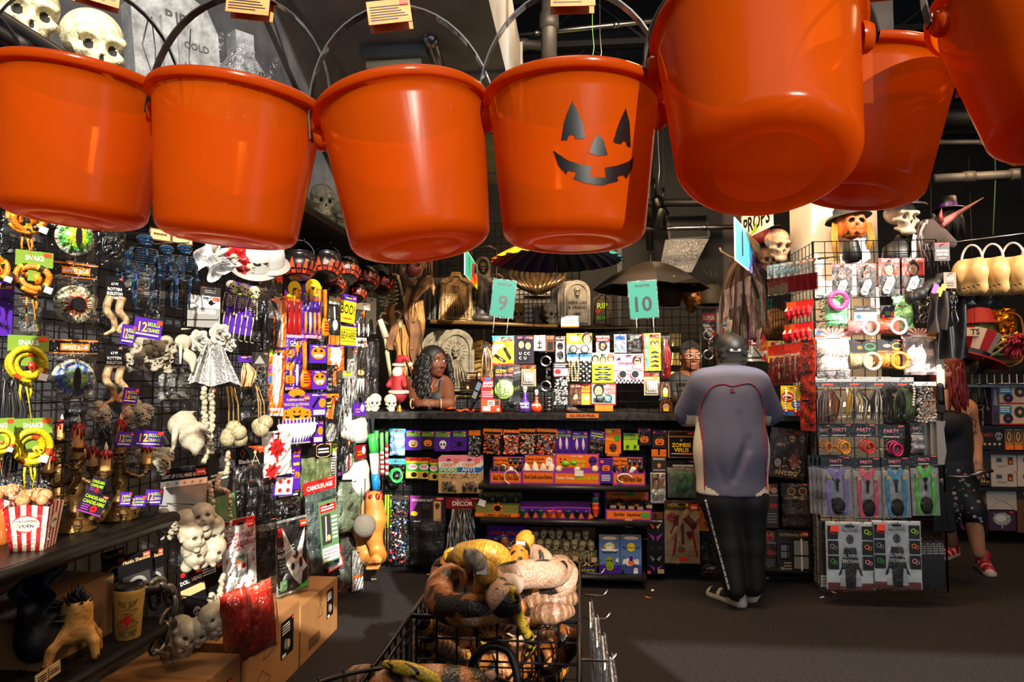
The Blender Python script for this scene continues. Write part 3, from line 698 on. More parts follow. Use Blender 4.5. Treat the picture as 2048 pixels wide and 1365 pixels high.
for u,v,lb in((228,580,'upper'),(227,718,'lower')):
 t,w,h=card((u-17,v-26,u+18,v+26),'skeleton_snake',lb+' rotten skeleton snake hanging from its black card','toy snake','K','t .5 .72 .1 .4 W 6.7 FT;t .5 .52 .12 .8 W ROTTEN;t .5 .35 .12 .9 W SKELETON;t .5 .19 .12 .7 W SNAKE',d=.02)
 SN=mat('#9c7f58',.5,var=.5,vs=60,bump=.6,bs=70)
 for s,x in((1,-.018),(1.05,.022)):
  pts=loft([(x,-.012,-h*.3),(x-.012,-.02,-h*.8),(x+.012,-.02,-h*1.2),(x*.4,-.022,-h*1.55),(x*2,-.02,-h*1.75)],7)
  MB().tube(pts,[.013-.009*(i/len(pts))**2 for i in range(len(pts))],SN,8).obj('snake_body',t)
card((450,566,506,668),'skeleton_garland','purple skeleton garland card with three white skeletons','card','P','r .08 .86 .9 .93 L;r .08 .77 .9 .84 L;x .1 .87 .88 .925 1 K;x .1 .775 .88 .835 1 K',roll=.12,d=.05)
BRK='r 0 0 1 .08 A;t .3 .3 .2 .5 W Black;t .66 .27 .12 .3 N crow;p {0} .12 .68 .22 .92 .34 .68 .22 .44;e .22 .68 .05 .1 K;p Q .4 1 1 1 1 .6 .9 .72 .84 .62 .76 .8 .6 .86;e .66 .72 .05 .12 {1};l .55 .1 .66 .6 .03 {1};l .66 .6 .82 .1 .03 {1}'
card((505,548,563,706),'crow_wings','upper bag of black crow wings under a dark header','costume wings','D',BRK.format('I','N'),hf=.28,cont='wing')
card((470,893,527,1042),'crow_wings','lower bag of black crow wings beside the blood splatter','costume wings','K',BRK.format('E','T'),hf=.28,cont='wing',d=.03)
card((548,592,572,700),'toy_knife','white bloodless toy knife bagged on an orange card','toy knife','O','p W .5 .95 .75 .4 .7 .02 .3 .02 .4 .5;r 0 0 1 .05 P',d=-.03,bag=2)
KIT='r 0 0 1 .06 I;e .55 .96 .4 .16 Y;p K .45 .98 .65 .98 .55 .9;t .5 .82 .07 .8 L FAMILY CARVING;t .5 .74 .06 .7 O 8 PIECES;r .0 .84 .14 1 P'
card((569,574,603,676),'carving_kit','red pumpkin carving kit in shade behind the orange one','carving kit','U',KIT,cont='tools:R,R,R',d=-.05)
card((603,571,643,677),'carving_kit','purple family carving kit with orange-handled tools in the upper row','carving kit','P',KIT,cont='tools:O,T,O,O',bag=2)
card((571,676,613,780),'carving_kit','purple carving kit with pumpkin prints in the second row','carving kit','P','r 0 0 1 .05 I;k .2 .7 .2;k .2 .45 .2;k .2 .2 .2;t .5 .9 .08 .8 W CARVE;x .1 .82 .7 .86 1 L',cont='tools:O,S,O',bag=2)
def scoop(b,label,col,d=.05):
 M,w,h=place(b,'L',d);t=thing('carving_scoop',label,'scoop',M);m=pc(col,.25)
 MB().tube([(0,0,h/2),(0,-.006,0),(0,-.004,-h*.1)],[w*.3,w*.24,w*.2],m,8,flat=.4).obj('handle',t)
 MB().tube([(0,-.004,-h*.1),(0,-.012,-h*.25),(0,-.012,-h*.45),(0,-.006,-h/2)],[w*.2,w*.48,w*.44,w*.2],m,10,flat=.3).obj('bowl',t)
 bb=MB();bb.text('CARVER',0,0,.001,0,pc('R'))
 for i in range(5):bb.rect(-w*.06,h*(.12+.06*i),w*.06,h*(.15+.06*i),-.018,pc('R'))
 for i in range(4):bb.rect(-w*.28,-h*(.2+.06*i),w*.28,-h*(.18+.06*i),-.026,pc('U'))
 bb.obj('slot',t);HOOKS.append(('L',M@V((0,0,h/2))))
scoop((641,580,657,674),'upper orange carving scoop beside the family kit','O');scoop((598,686,618,777),'lower orange carving scoop over the second carving kit','O')
card((656,588,681,692),'key_pack','clear pack with white skeleton key and yellow label','pack','K','r .05 .8 .9 .95 W;x .2 .84 .8 .92 1 Y;e .55 .4 .2 .1 W;l .55 .4 .45 .75 .12 W;r .05 .02 .9 .2 O',bag=2)
card((680,590,711,646),'boo_sign','yellow BOO! door sign card with purple top','sign card','Y','r 0 .78 1 1 P;t .5 .48 .36 .88 K BOO!;x .2 .1 .8 .2 1 R;x .3 .84 .7 .92 1 L',roll=.1,d=.05)
card((681,644,712,694),'beware_sign','yellow BEWARE! door sign card under the BOO! one','sign card','Y','r 0 .8 1 1 P;t .5 .45 .3 .94 K BEWARE!;x .3 .84 .7 .93 1 L;r 0 0 1 .06 P;l 0 .66 1 .66 .02 K;l 0 .22 1 .22 .02 K',roll=.03,d=.04)
card((710,606,740,676),'dog_bones','clear bag of white bones right of the BOO! sign','bag','W',hf=.2,cont='tools:W,S,W',d=.02)
card((732,596,752,668),'prop_blade','grey plastic machete hanging beside the cauldrons','prop','N','p D .2 0 .8 0 .6 .4 .3 .4',hook=False,d=-.02,stick=0)
TOOTH='e .5 .55 .42 .34 O;p K .2 .62 .45 .6 .34 .78;p K .55 .6 .8 .62 .68 .78;r .26 .34 .74 .48 W;l .38 .34 .38 .48 .03 K;l .5 .34 .5 .48 .03 K;l .62 .34 .62 .48 .03 K;x .15 .86 .85 .95 1 W'
card((619,690,653,727),'pumpkin_teeth','purple card of pumpkin teeth with grinning print, higher one','card','P',TOOTH,d=.04)
card((624,741,653,779),'pumpkin_teeth','purple card of pumpkin teeth with fanged print, lower one','card','P',TOOTH+';p W .3 .34 .4 .34 .35 .22;p W .6 .34 .7 .34 .65 .22',d=.04)
card((612,741,626,779),'pumpkin_teeth','dark red pack squeezed left of the fanged pumpkin card','card','U','x .2 .7 .8 .9 2 R;e .5 .4 .3 .2 R',d=-.02)
card((655,690,688,742),'tooth_pack','white tooth-shaped pack hanging right of the grinning pumpkin card','pack','O','p W .2 .9 .8 .9 .85 .5 .7 .1 .5 .35 .3 .1 .15 .5;r 0 .9 1 1 P',d=.04,bag=2)
card((653,730,674,790),'marker_pack','black pack with orange flash above the fangs card','pack','K','r .6 .3 .9 .8 O;x .1 .1 .5 .6 3 N',bag=2,d=.03)
card((674,742,708,868),'web_strips','tall clear bag of grey cobweb with a yellow-green tag','bag','N','r .3 .4 .8 .8 L',hf=.12,cont='fringe:D,S,N:26',d=.04)
card((694,692,714,800),'skull_banner','long grey banner printed with skull shapes','banner','N','j .5 .7 .3 W;j .5 .3 .3 W',d=.0,bag=2)
card((710,676,732,792),'spike_garland','long dark pack with a row of white spikes','pack','D','r 0 .85 1 1 W;p W .1 .3 .9 .3 .75 .02 .6 .25 .5 .04 .4 .25 .25 .02;x .2 .87 .8 .97 1 K;e .5 .4 .3 .05 T',bag=2,d=.03)
card((731,678,757,798),'black_cloth','long folded black cloth in a clear bag at the end of the left wall','cloth','K',hf=.05,cont='fill:K',d=.04)
card((476,712,503,776),'straw_bundle','bundle of tan straw twine on purple card beside white veil','twine','P','x .2 .6 .8 .9 2 Y',hf=.2,cont='feat:T,T,E',bag=False,d=.02)
card((500,705,536,800),'web_bag','clear bag of black webbing with a dark skull header','bag','D','p N .5 .8 .8 .2 .2 .2',hf=.3,cont='web:K,D,N',d=-.01)
card((480,770,540,842),'black_gauze','black gauze in a wrinkled clear bag above the twine balls','cloth','K',hf=.04,cont='fill:K',d=-.03)
card((536,700,568,832),'bloody_knife','long orange pack with a white bloody knife','toy knife','O','p W .2 .98 .8 .98 .75 .25 .5 .12 .3 .3;r 0 0 1 .12 W;r 0 .9 .2 1 L;r 0 .5 .2 .6 B;r 0 .65 .2 .75 M;x .1 .02 .9 .1 1 O',bag=2,roll=.03,d=.03)
card((564,787,620,888),'pumpkin_fangs','purple PUMPKIN FANGS card with white plastic fangs','card','P','e .5 1 .3 .08 O;t .5 .87 .055 .7 T PUMPKIN FANGS;t .5 .78 .055 .9 T CROCS DE LA CITROUILLE;k .2 .58 .2;k .8 .58 .2;k .5 .6 .26;r 0 0 1 .03 N',d=.05)
ctn(bpy.context.scene.objects['pumpkin_fangs'],'fangs',-.13,-.155,.13,-.01,random)
for bb,lb in(((620,786,652,832),'small purple pumpkin light pack, upper one'),((622,843,646,886),'small purple pumpkin light pack, lower one')):
 card(bb,'light_pack',lb,'pack','P','e .75 .55 .22 .2 O;p K .1 .4 .5 .85 .6 .78 .2 .3;r .2 .05 .9 .25 W;x .25 .08 .85 .22 2 O;x .1 .85 .8 .95 1 W',d=.04)
card((650,788,676,888),'glitter_egg','black card with orange dropper and glittery egg','card','K','p O .5 .95 .75 .9 .55 .5 .35 .5;e .3 .6 .22 .1 O;e .45 .22 .4 .2 N;f .1 .05 .8 .4 30 W;x .1 .72 .45 .85 2 Y;r 0 .92 1 1 O',d=.04,bag=2)
card((525,862,582,952),'blood_window_cling','white window cling sheet with red blood splats','window cling','W','s .5 .62 .34 9 R;e .5 .62 .18 .2 R;l .4 .62 .38 .95 .06 R;l .55 .62 .56 .98 .06 R;l .5 .6 .82 .5 .08 R;s .3 .12 .28 8 R;l .3 .1 .6 .2 .1 R;l .5 .62 .48 .3 .08 R',roll=-.06,d=.10,bag=2,stick=0)
card((548,936,588,992),'splat_card','purple 3D card with four small red splats','card','P','t .25 .85 .2 .3 L 3D;x .45 .75 .95 .95 2 L;r .08 .05 .92 .66 W;s .3 .5 .13 7 R;s .7 .5 .13 7 R;s .3 .2 .13 7 R;s .7 .2 .13 7 R;l .5 .05 .5 .66 .02 O',roll=.1,d=.09)
card((552,984,600,1046),'web_ring','round black web decoration in clear bag under the splat card','bag','K','x .1 .25 .9 .75 1 W',hf=.22,cont='coil:K',d=.05)
card((584,896,600,980),'pumpkin_strip','narrow purple card with stacked orange pumpkins behind the moss','card','P','k .5 .35 .4;x .1 .75 .9 .95 2 O;x .1 .55 .9 .68 1 Y',d=.0)
MOSS='#4e5a34'
card((600,888,632,996),'creepy_cloth','dark olive gauze cloth with its header in shade','cloth','K',hf=.26,cont='fill:'+MOSS,d=.02,bag=False)
card((628,886,664,1000),'creepy_cloth','olive green gauze cloth under a black gold-edged header','cloth','K','p T .08 .8 .3 .95 .7 .95 .92 .8 .92 .2 .7 .05 .3 .05 .08 .2;p K .12 .78 .32 .9 .68 .9 .88 .78 .88 .22 .68 .1 .32 .1 .12 .22;x .2 .3 .8 .7 2 W',hf=.27,cont='fill:'+MOSS,d=.06,bag=False)
card((660,888,672,1000),'letter_ribbon','narrow white ribbon printed with tiny black letters','ribbon','W','x .2 .05 .8 .8 16 K;r 0 .85 1 1 L',d=.02,bag=2)
card((672,846,708,950),'dark_pack','tall black shiny pack right of the letter ribbon','pack','K','r .1 0 .9 .06 M',d=.01,bag=2)
card((682,846,710,945),'tool_bag','clear bag of small gardening props with purple label at the foot','bag','T','k .5 .5 .3;x .1 .1 .9 .3 1 R',hf=.28,cont='tools:D,R,G',d=.06)
card((612,958,676,1142),'camouflage_bag','grey-green camouflage net in bag under a red header','bag','R','t .5 .45 .4 .8 W CAMOUFLAGE',hf=.13,cont='fill:#3c4844',d=.10,roll=-.10)
t,w,h=card((640,1000,676,1125),'camouflage_label','printed label sheet on the camouflage net bag','label','H','r .05 .82 .95 .95 R;x .12 .84 .88 .93 2 W;r .1 .3 .6 .78 D;l .3 .35 .35 .75 .06 W;e .45 .4 .1 .05 T;x .65 .35 .95 .75 6 W;r .05 .03 .95 .25 W;x .1 .06 .9 .22 3 N',d=.145,roll=-.10,stick=0,hook=False)
card((552,1036,616,1186),'fabric_web','ELASTIC FABRIC WEB pack with stretched white web picture','pack','N','r .04 .03 .96 .97 K;r .04 .2 .96 .97 D;p W .2 .9 .6 .5 .95 .92 .8 .45 .96 .3 .8 .25 .75 .05 .5 .2 .3 .4;e .6 .5 .08 .06 D;e .75 .38 .06 .07 D;e .5 .35 .06 .05 D;p G .5 .03 .96 .03 .96 .12;t .3 .62 .06 .5 W ELASTIC;t .32 .53 .06 .54 W FABRIC WEB;x .08 .3 .3 .48 4 N;r .08 .06 .3 .2 H;r .06 .78 .2 .9 R',d=.10,bag=2,roll=-.05)
card((445,1037,512,1186),'table_cover_pack','white BLOODY TABLE SET pack with red writing and blood spots','pack','W','r 0 .92 1 1 R;t .5 .76 .07 .85 R BLOODY TABLE;t .5 .66 .07 .85 R SET DRESSING;f .03 .03 .97 .9 46 R;r .35 .22 .75 .5 N;r .4 .3 .7 .46 W;e .45 .42 .05 .04 O;e .6 .35 .06 .04 R;r .55 .44 .62 .52 G;l .4 .22 .4 .4 .02 D;l .7 .22 .7 .4 .02 D',d=.10,bag=2,roll=-.05)
card((506,1040,552,1180),'black_netting','black netting in wrinkled bag between blood set and fabric web','bag','K',hf=.06,cont='fill:K',d=.04)
for bb,lb,d in(((446,1180,500,1298),'red translucent bag of fake flesh in shadow, left one',.26),((480,1168,552,1312),'big bright red bag of fake flesh in front of the cartons',.29)):
 M,w,h=place(bb,'L',d,-.12);t=thing('flesh_bag',lb,'bag',M);rr=random.Random(int(w*900))
 sheet(t,-w/2,-h/2,w/2,h/2,.05,.007,9,12,mat('#a8200f',.2,var=.35,vs=18,coat=.6,bump=.4,bs=30),'flesh_bundle',.01,rr,False);sheet(t,-w*.51,-h*.51,w*.51,h*.54,.06,.006,rnd=rr)
card((670,960,728,1066),'camouflage_net','green and grey camouflage cloth hanging in a loose clear bag','bag','K',hf=.04,cont='fill:#55614e',d=.08,roll=.1)
card((676,1068,730,1196),'net_stockings','clear bag of netting with a white paper label','bag','K',hf=.04,cont='fill:#3a3a34',d=.06)
card((704,1100,727,1182),'lattice_label','woven brown and white lattice piece over the netting bag','net','N','f .02 .4 .98 .98 60 W;r 0 .32 1 .38 O;r .05 .03 .95 .3 S',d=.12,hook=False,stick=0,bag=2)
card((652,1094,684,1140),'hand_pack','small white card with red edge above the severed hand','card','R','r .08 .06 .92 .94 S;l .2 .4 .8 .7 .1 B',roll=-.25,d=.11)
card((376,592,440,655),'headband_card','white Halloween card behind the rose headband','card','W','r 0 0 1 .62 N;t .5 .5 .16 .7 W HALLOWEEN;p K .6 .78 .7 .9 .78 .8 .9 .84 .7 .7',d=.02)
card((300,462,386,486),'iridescent_header','brown header cards over the iridescent skeletons','card','E','r .02 .1 .46 .9 T;r .52 .1 .98 .9 T;x .08 .4 .4 .7 1 E;x .6 .4 .92 .7 1 E',d=-.02,stick=0)
card((320,934,414,1060),'garland_card','grey LIGHT UP DOLL HEAD GARLAND card in the upper set','card','N','r 0 .8 1 1 K;t .5 .87 .06 .94 W LIGHT UP DOLL HEAD GARLAND;r 0 .7 1 .8 W;o .15 .75 .03 T;o .33 .75 .03 T;o .5 .75 .03 T;o .67 .75 .03 T;o .85 .75 .03 T;e .12 .95 .06 .02 R',d=.03)
card((366,1124,414,1290),'garland_card','black doll head garland card of the lower set, seen at an angle','card','K','t .5 .8 .05 .9 W DOLL HEAD;r 0 .62 1 .72 T;j .5 .4 .2 N;e .2 .9 .1 .03 R',d=.04,roll=-.2)
card((396,1124,452,1236),'bone_card','black card behind the lower bone bead strand','card','K','r .2 .8 .7 .92 W;x .22 .81 .68 .91 2 K;r .05 .8 .16 .92 R',d=.0,roll=-.15)
card((398,772,432,870),'bone_card','dark card behind the upper bone bead strand','card','D','r .3 .7 .7 .84 W;x .32 .72 .68 .82 2 K',d=.0)
card((412,900,470,1060),'bone_card','dark folded card behind the long bone bead garland','card','D','r .05 0 .95 .42 H;x .2 .62 .9 .72 2 W',d=.0,roll=-.12)
for bb,lb,s in(((204,1100,250,1166),'PLASTIC SHACKLES card in shade at the back',.6),((238,1104,306,1200),'PLASTIC SHACKLES card standing behind the tumbler',1),((288,1096,330,1190),'angled PLASTIC SHACKLES card beside the chain',.8)):
 card(bb,'shackle_card',lb,'card','K','t .55 .84 .08 .8 T Plastic Shackles;e .12 .92 .1 .04 U;r .1 .05 .9 .55 D;e .5 .3 .3 .2 N;e .5 .3 .2 .13 K',surf='L',d=.06-.12*(s<.7),roll=-.12,hook=False)
# shared figures: skulls, heads, skeletons, snakes, roses
def inell(C,c,r):return(((C-np.array(c))/np.array(r))**2).sum(1)<1
SKP=[('e',.05,(0,.08,.2),(.36,.44,.34)),('e',.08,(0,-.2,-.12),(.25,.2,.27)),('c',.05,(.3,-.1,-.06),(.19,-.33,-.12),.06,.07),('c',.05,(-.3,-.1,-.06),(-.19,-.33,-.12),.06,.07),('c',.05,(-.22,-.32,.1),(.22,-.32,.1),.07,.07),('e',.04,(0,-.24,-.4),(.19,.16,.12)),('c',.04,(.22,-.05,-.28),(.1,-.3,-.43),.05,.06),('c',.04,(-.22,-.05,-.28),(-.1,-.3,-.43),.05,.06),('e',-.03,(.145,-.42,-.02),(.115,.16,.105)),('e',-.03,(-.145,-.42,-.02),(.115,.16,.105)),('e',-.02,(0,-.46,-.18),(.055,.12,.08)),('e',-.05,(.43,-.1,.02),(.07,.2,.16)),('e',-.05,(-.43,-.1,.02),(.07,.2,.16)),('c',-.01,(-.17,-.43,-.345),(.17,-.43,-.345),.016,.016)]+[('c',-.01,(x,-.44,-.28),(x,-.44,-.42),.012,.012)for x in(-.12,-.06,0,.06,.12)]
def skf(C):
 d=np.zeros(len(C),int)
 for s in(-1,1):d|=(inell(C,(s*.145,-.44,-.02),(.105,.19,.097))&(C[:,1]>-.36)).astype(int)
 return d|(inell(C,(0,-.46,-.18),(.05,.12,.075))&(C[:,1]>-.38)).astype(int)
SKC={}
def skull_me(m,res=.03):
 k=(m.name,res)
 if k not in SKC:SKC[k]=sdf(SKP,res,[m,DARKH],skf,'skull')
 return SKC[k]
HDP=[('e',.05,(0,.06,.12),(.42,.44,.42)),('e',.1,(0,-.1,-.18),(.34,.3,.28)),('e',.06,(.2,-.26,-.16),(.13,.12,.12)),('e',.06,(-.2,-.26,-.16),(.13,.12,.12)),('e',.04,(0,-.4,-.1),(.05,.06,.06)),('e',.05,(0,-.3,-.4),(.12,.1,.09)),('e',.04,(.42,.0,-.05),(.05,.08,.1)),('e',.04,(-.42,0,-.05),(.05,.08,.1)),('c',.05,(0,.05,-.35),(0,.06,-.5),.2,.2),('e',-.03,(.17,-.42,.03),(.1,.12,.085)),('e',-.03,(-.17,-.42,.03),(.1,.12,.085)),('e',-.02,(0,-.42,-.27),(.09,.08,.03))]
def hdf(C):return sum((inell(C,c,r)&(C[:,1]>-.42)).astype(int)for c,r in(((.17,-.42,.03),(.1,.15,.085)),((-.17,-.42,.03),(.1,.15,.085)),((0,-.42,-.27),(.085,.1,.03))))
DOLLM=mat('#a89e88',.4,var=.15,vs=9);HEAD_ME=None
def doll_me():
 global HEAD_ME
 if HEAD_ME is None:HEAD_ME=sdf(HDP,.04,[DOLLM,mat('#3a3026',.7)],hdf,'doll_head')
 return HEAD_ME
SKEL={}
def skeleton_meshes(m):
 if m.name in SKEL:return SKEL[m.name]
 R={}
 b=MB()
 for i in range(9):b.ball((0,.012+.01*sin(i*.6),.50+.035*i),.013,m,6,4)
 for i in range(7):
  z=.77-.030*i;rw=.052+.022*sin(min(1,(i+1)/5)*pi/2)-.008*max(0,i-4);n=12
  b.tube([(rw*sin(a),.012-rw*.75*(1-cos(a))*.62,z-.012*(1-cos(a)))for a in[-pi*.9+1.8*pi*q/n for q in range(n+1)]],.0055,m,4,caps=False)
 b.tube([(0,-.045,.77),(0,-.055,.63)],.009,m,5);b.tube([(-.085,0,.79),(0,-.03,.785),(.085,0,.79)],.008,m,5)
 R['ribcage']=b
 b=MB();n=14
 for s in(-1,1):b.tube([(0,.01,.5),(s*.05,.0,.52),(s*.075,-.01,.49),(s*.05,-.012,.45),(s*.015,-.02,.43),(0,-.02,.44)],.013,m,5,flat=.7)
 R['pelvis']=b
 for s in(-1,1):
  b=MB();b.tube([(s*.09,0,.785),(s*.1,.0,.7),(s*.105,.0,.63)],[.012,.008,.012],m,5)
  for q in(0,.01):b.tube([(s*.105+q*s,0,.63),(s*.11+q*s,-.015,.49)],.005,m,4)
  for q in range(5):b.tube([(s*.112,-.015,.49),(s*(.10+.008*q),-.02,.46),(s*(.097+.010*q),-.02,.42+.012*(q in(0,4)))],.0035,m,4)
  R['arm',s]=b
  b=MB();b.tube([(s*.055,-.005,.46),(s*.06,-.01,.36),(s*.055,-.005,.26)],[.017,.010,.016],m,5);b.tube([(s*.055,-.005,.25),(s*.055,0,.04)],[.012,.008],m,5);b.tube([(s*.065,.004,.24),(s*.063,.004,.05)],.004,m,4)
  for q in range(3):b.tube([(s*.055,0,.03),(s*(.045+.012*q),-.05,.012),(s*(.04+.016*q),-.08,.006)],.006,m,4)
  R['leg',s]=b
 out=[]
 for k,v in R.items():o=v.obj('x');out.append((k if isinstance(k,str)else k[0],o.data));bpy.data.objects.remove(o)
 SKEL[m.name]=out
 return out
def skeleton(label,M,H,m,grp=None,head=None,parts=None,name='skeleton',fat=1):
 t=thing(name,label,'skeleton',M@Matrix.Diagonal((H*fat,H*fat,H,1)),grp)
 for k,me in skeleton_meshes(m):
  if parts is None or k in parts:link(k,me,t)
 link('skull',skull_me(m,.06),t,Matrix.Translation((0,-.01,.89))@Matrix.Rotation(head or 0,4,'Z')@Matrix.Scale(.2/fat**.5,4))
 return t
def band_mat(cols,freq,name,blot=0,scale=1.,rough=.4):
 if name in MC:return MC[name]
 m=bpy.data.materials.new(name);m.use_nodes=True;nt=m.node_tree;N=nt.nodes;L=nt.links;b=N['Principled BSDF'];b.inputs['Roughness'].default_value=rough
 uv=N.new('ShaderNodeUVMap');mp=N.new('ShaderNodeMapping');L.new(uv.outputs[0],mp.inputs[0]);tc=N.new('ShaderNodeTexCoord')
 r=N.new('ShaderNodeValToRGB');e=r.color_ramp.elements;r.color_ramp.interpolation='LINEAR' if blot else'CONSTANT'
 for i,(p,c)in enumerate(cols):
  q=e[i]if i<2 else e.new(p);q.position=p;q.color=lin(c)
 if blot:
  mp.inputs[3].default_value=(freq,1.6,1);v=N.new('ShaderNodeTexNoise');v.inputs['Scale'].default_value=1.7;v.inputs['Detail'].default_value=1;v.inputs['Distortion'].default_value=.8
  L.new(mp.outputs[0],v.inputs['Vector']);L.new(v.outputs['Fac'],r.inputs[0])
 else:
  mp.inputs[3].default_value=(freq,1,1);sp=N.new('ShaderNodeSeparateXYZ');fr=N.new('ShaderNodeMath');fr.operation='FRACT'
  L.new(mp.outputs[0],sp.inputs[0]);L.new(sp.outputs[0],fr.inputs[0]);L.new(fr.outputs[0],r.inputs[0])
 n=N.new('ShaderNodeTexVoronoi');n.inputs['Scale'].default_value=160*scale;L.new(tc.outputs['Object'],n.inputs['Vector'])
 mx=N.new('ShaderNodeMix');mx.data_type='RGBA';mx.blend_type='MULTIPLY';mx.inputs[0].default_value=.55
 r2=N.new('ShaderNodeValToRGB');r2.color_ramp.elements[0].position=.1;r2.color_ramp.elements[0].color=(1,1,1,1);r2.color_ramp.elements[1].position=.7;r2.color_ramp.elements[1].color=(.35,.3,.25,1)
 L.new(n.outputs['Distance'],r2.inputs[0]);L.new(r.outputs[0],mx.inputs[6]);L.new(r2.outputs[0],mx.inputs[7]);L.new(mx.outputs[2],b.inputs['Base Color'])
 bu=N.new('ShaderNodeBump');bu.inputs['Strength'].default_value=.4;bu.inputs['Distance'].default_value=.004;bu.invert=True;L.new(n.outputs['Distance'],bu.inputs['Height']);L.new(bu.outputs[0],b.inputs['Normal'])
 MC[name]=m;return m
def rubber_snake(b,label,m,headm,seed,hdr=None,hdl='',cov=.0):
 M,w,h=place(b,'L',.06);rnd=random.Random(seed);t=thing('rubber_snake',label,'toy snake',M)
 R=min(w,h*.62)*.45;zc=h/2-R*1.05-(.03 if hdr else 0);n=110;pts=[]
 for i in range(n):f=i/n;a=1.2+f*2*pi*3.6;r=R*(.36+.64*f**.8)*(1+.06*sin(a*2+seed));pts.append((r*cos(a),-.015-.02*sin(a*.5+seed)-.012*(f>.5),zc+r*sin(a)))
 a=pts[-1];pts+=loft([a,(a[0]*.5,-.02,zc-R*1.2),(R*.15,-.02,zc-R*1.9),(R*.35,-.02,-h/2)],6)[1:]
 k=len(pts);MB().tube(pts,[R*.19*(1 if i<k-34 else max(.12,(k-i)/34))for i in range(k)],m,10,uv=True).obj('body',t)
 p0=V(pts[0]);hb=MB();d=(V((R*.25,-.02,zc-R*.2))-p0);q=p0+d*.5+V((0,-.012,0));hb.tube([p0,p0+d*.3+V((0,-.01,0)),q,p0+d*1.0+V((0,-.012,0)),p0+d*1.4],[R*.15,R*.19,R*.26,R*.22,R*.06],headm,8,flat=.7)
 for s in(-1,1):hb.ball(tuple(p0+d*1.05+V((s*R*.13,-.02,R*.05))),R*.05,pc('K',.2),6,4)
 hb.obj('head',t)
 for x in(-.15,.2):MB().tube([(x*R,-.01,zc-R*.8),(x*R*1.6,-.014,zc-R*1.6),(x*R,-.01,zc-R*2.0-.02*seed%.05)],[R*.10,R*.07,R*.015],m,6,uv=True).obj('tail',t)
 if hdr:
  q=MB();hw=w*.46;q.box((0,-.03,h/2-.022),(hw*2,.002,.044),pc('#6f8f2e'));q.text('SNAKE',0,h/2-.02,.014,-.032,pc('W'),hw);q.rect(hw*.45,h/2-.014,hw*.9,h/2-.003,-.0325,pc('Q'));q.rect(-R*.35,h/2-.085,R*.35,h/2-.044,-.031,pc('#6f8f2e'));q.obj('green_header',t)
 q=MB();q.rect(R*.35,zc-R*.75,R*.8,zc-R*.35,-.055,pc('W'));q.obj('price_tag',t,Matrix.Rotation(.3,4,'Y'))
 HOOKS.append(('L',M@V((0,0,h/2-.01))))
SO=band_mat([(0,'#e8861a'),(.72,'#241c12'),(.9,'#d8c020')],14,'snake_orange');SY=band_mat([(0,'#e0c818'),(.75,'#c8501a'),(.85,'#d8c818')],5,'snake_yellow')
rubber_snake((0,405,100,520),'topmost orange rubber snake with black bands, in a coil',SO,pc('#e8861a'),1)
rubber_snake((18,505,100,665),'orange rubber snake with green header beside the giant brown eye',SO,pc('#e8861a'),2,1)
rubber_snake((2,672,92,842),'yellow rubber snake with a red head hanging beside the blue eye',SY,pc('#c43018'),3,1)
rubber_snake((12,836,100,965),'lowest yellow rubber snake above the popcorn boxes',SY,pc('#d8b020'),4,1)
rubber_snake((-38,836,22,950),'yellow rubber snake half out of the picture at the left edge',SY,pc('#c43018'),5,1)
rubber_snake((-62,510,14,640),'orange rubber snake half hidden behind the second one at the left',SO,pc('#e8861a'),6)
NETM=film('net',(.94,.93,.9),.015,.35,200)
SKN=mat('#a89e88',.5,var=.25,vs=40,bump=.5,bs=220)
def skull_net(b,tagb,label,d=.04,n=11,seed=1):
 M,w,h=place(b,'L',d);rnd=random.Random(seed);t=thing('skull_net',label,'net bag',M);r=(w*h/n)**.5*.62
 for i in range(n):
  a=i*2.4;q=(i/n)**.5;x,z=q*(w/2-r*.5)*cos(a),q*(h/2-r*.5)*sin(a)
  link('net_skull',skull_me(SKN,.06),t,TR((x,-.02-.05*(1-q)-.01*rnd.random(),z),rnd.uniform(-.9,.9),r*2.15,rnd.uniform(-.5,.4),rnd.uniform(-.5,.5)))
 for j,tb in enumerate(tagb):
  M2,tw,th=place(tb,'L',d+.10);q=MB();q.box((0,0,0),(tw,.002,th),pc('P'));prt(q,tw,th,'t .3 .55 .5 .3 Y 12;t .68 .72 .2 .45 L SKULLS;t .68 .42 .2 .45 L CRANES;r .78 .75 .98 .95 Q;x .06 .1 .9 .25 1 W',-.002,rnd);q.obj('purple_tag',t,M.inverted()@M2@Matrix.Rotation(.12,4,'Y'))
 HOOKS.append(('L',M@V((0,.02,h/2))))
skull_net((266,660,346,748),[(268,638,324,677),(242,650,270,690)],'net bag of white skulls under the highest purple twelve-skulls tag',seed=1)
skull_net((236,690,290,745),[],'net bag of darker skulls left of the highest tagged net',.0,8,2)
skull_net((170,806,216,856),[],'small net of skulls behind the tall candle of the candelabra',.0,7,3)
skull_net((234,800,298,858),[(246,776,276,808)],'net bag of white skulls level with the candle tops',.04,10,4)
skull_net((262,888,342,948),[(270,862,326,894),(234,864,266,894)],'net bag of skulls beside the right candelabra arm',.05,11,5)
skull_net((294,1014,354,1076),[(240,985,262,1012),(250,992,292,1014),(290,980,326,1010)],'lowest net bag of skulls at the shelf end',.06,11,6)
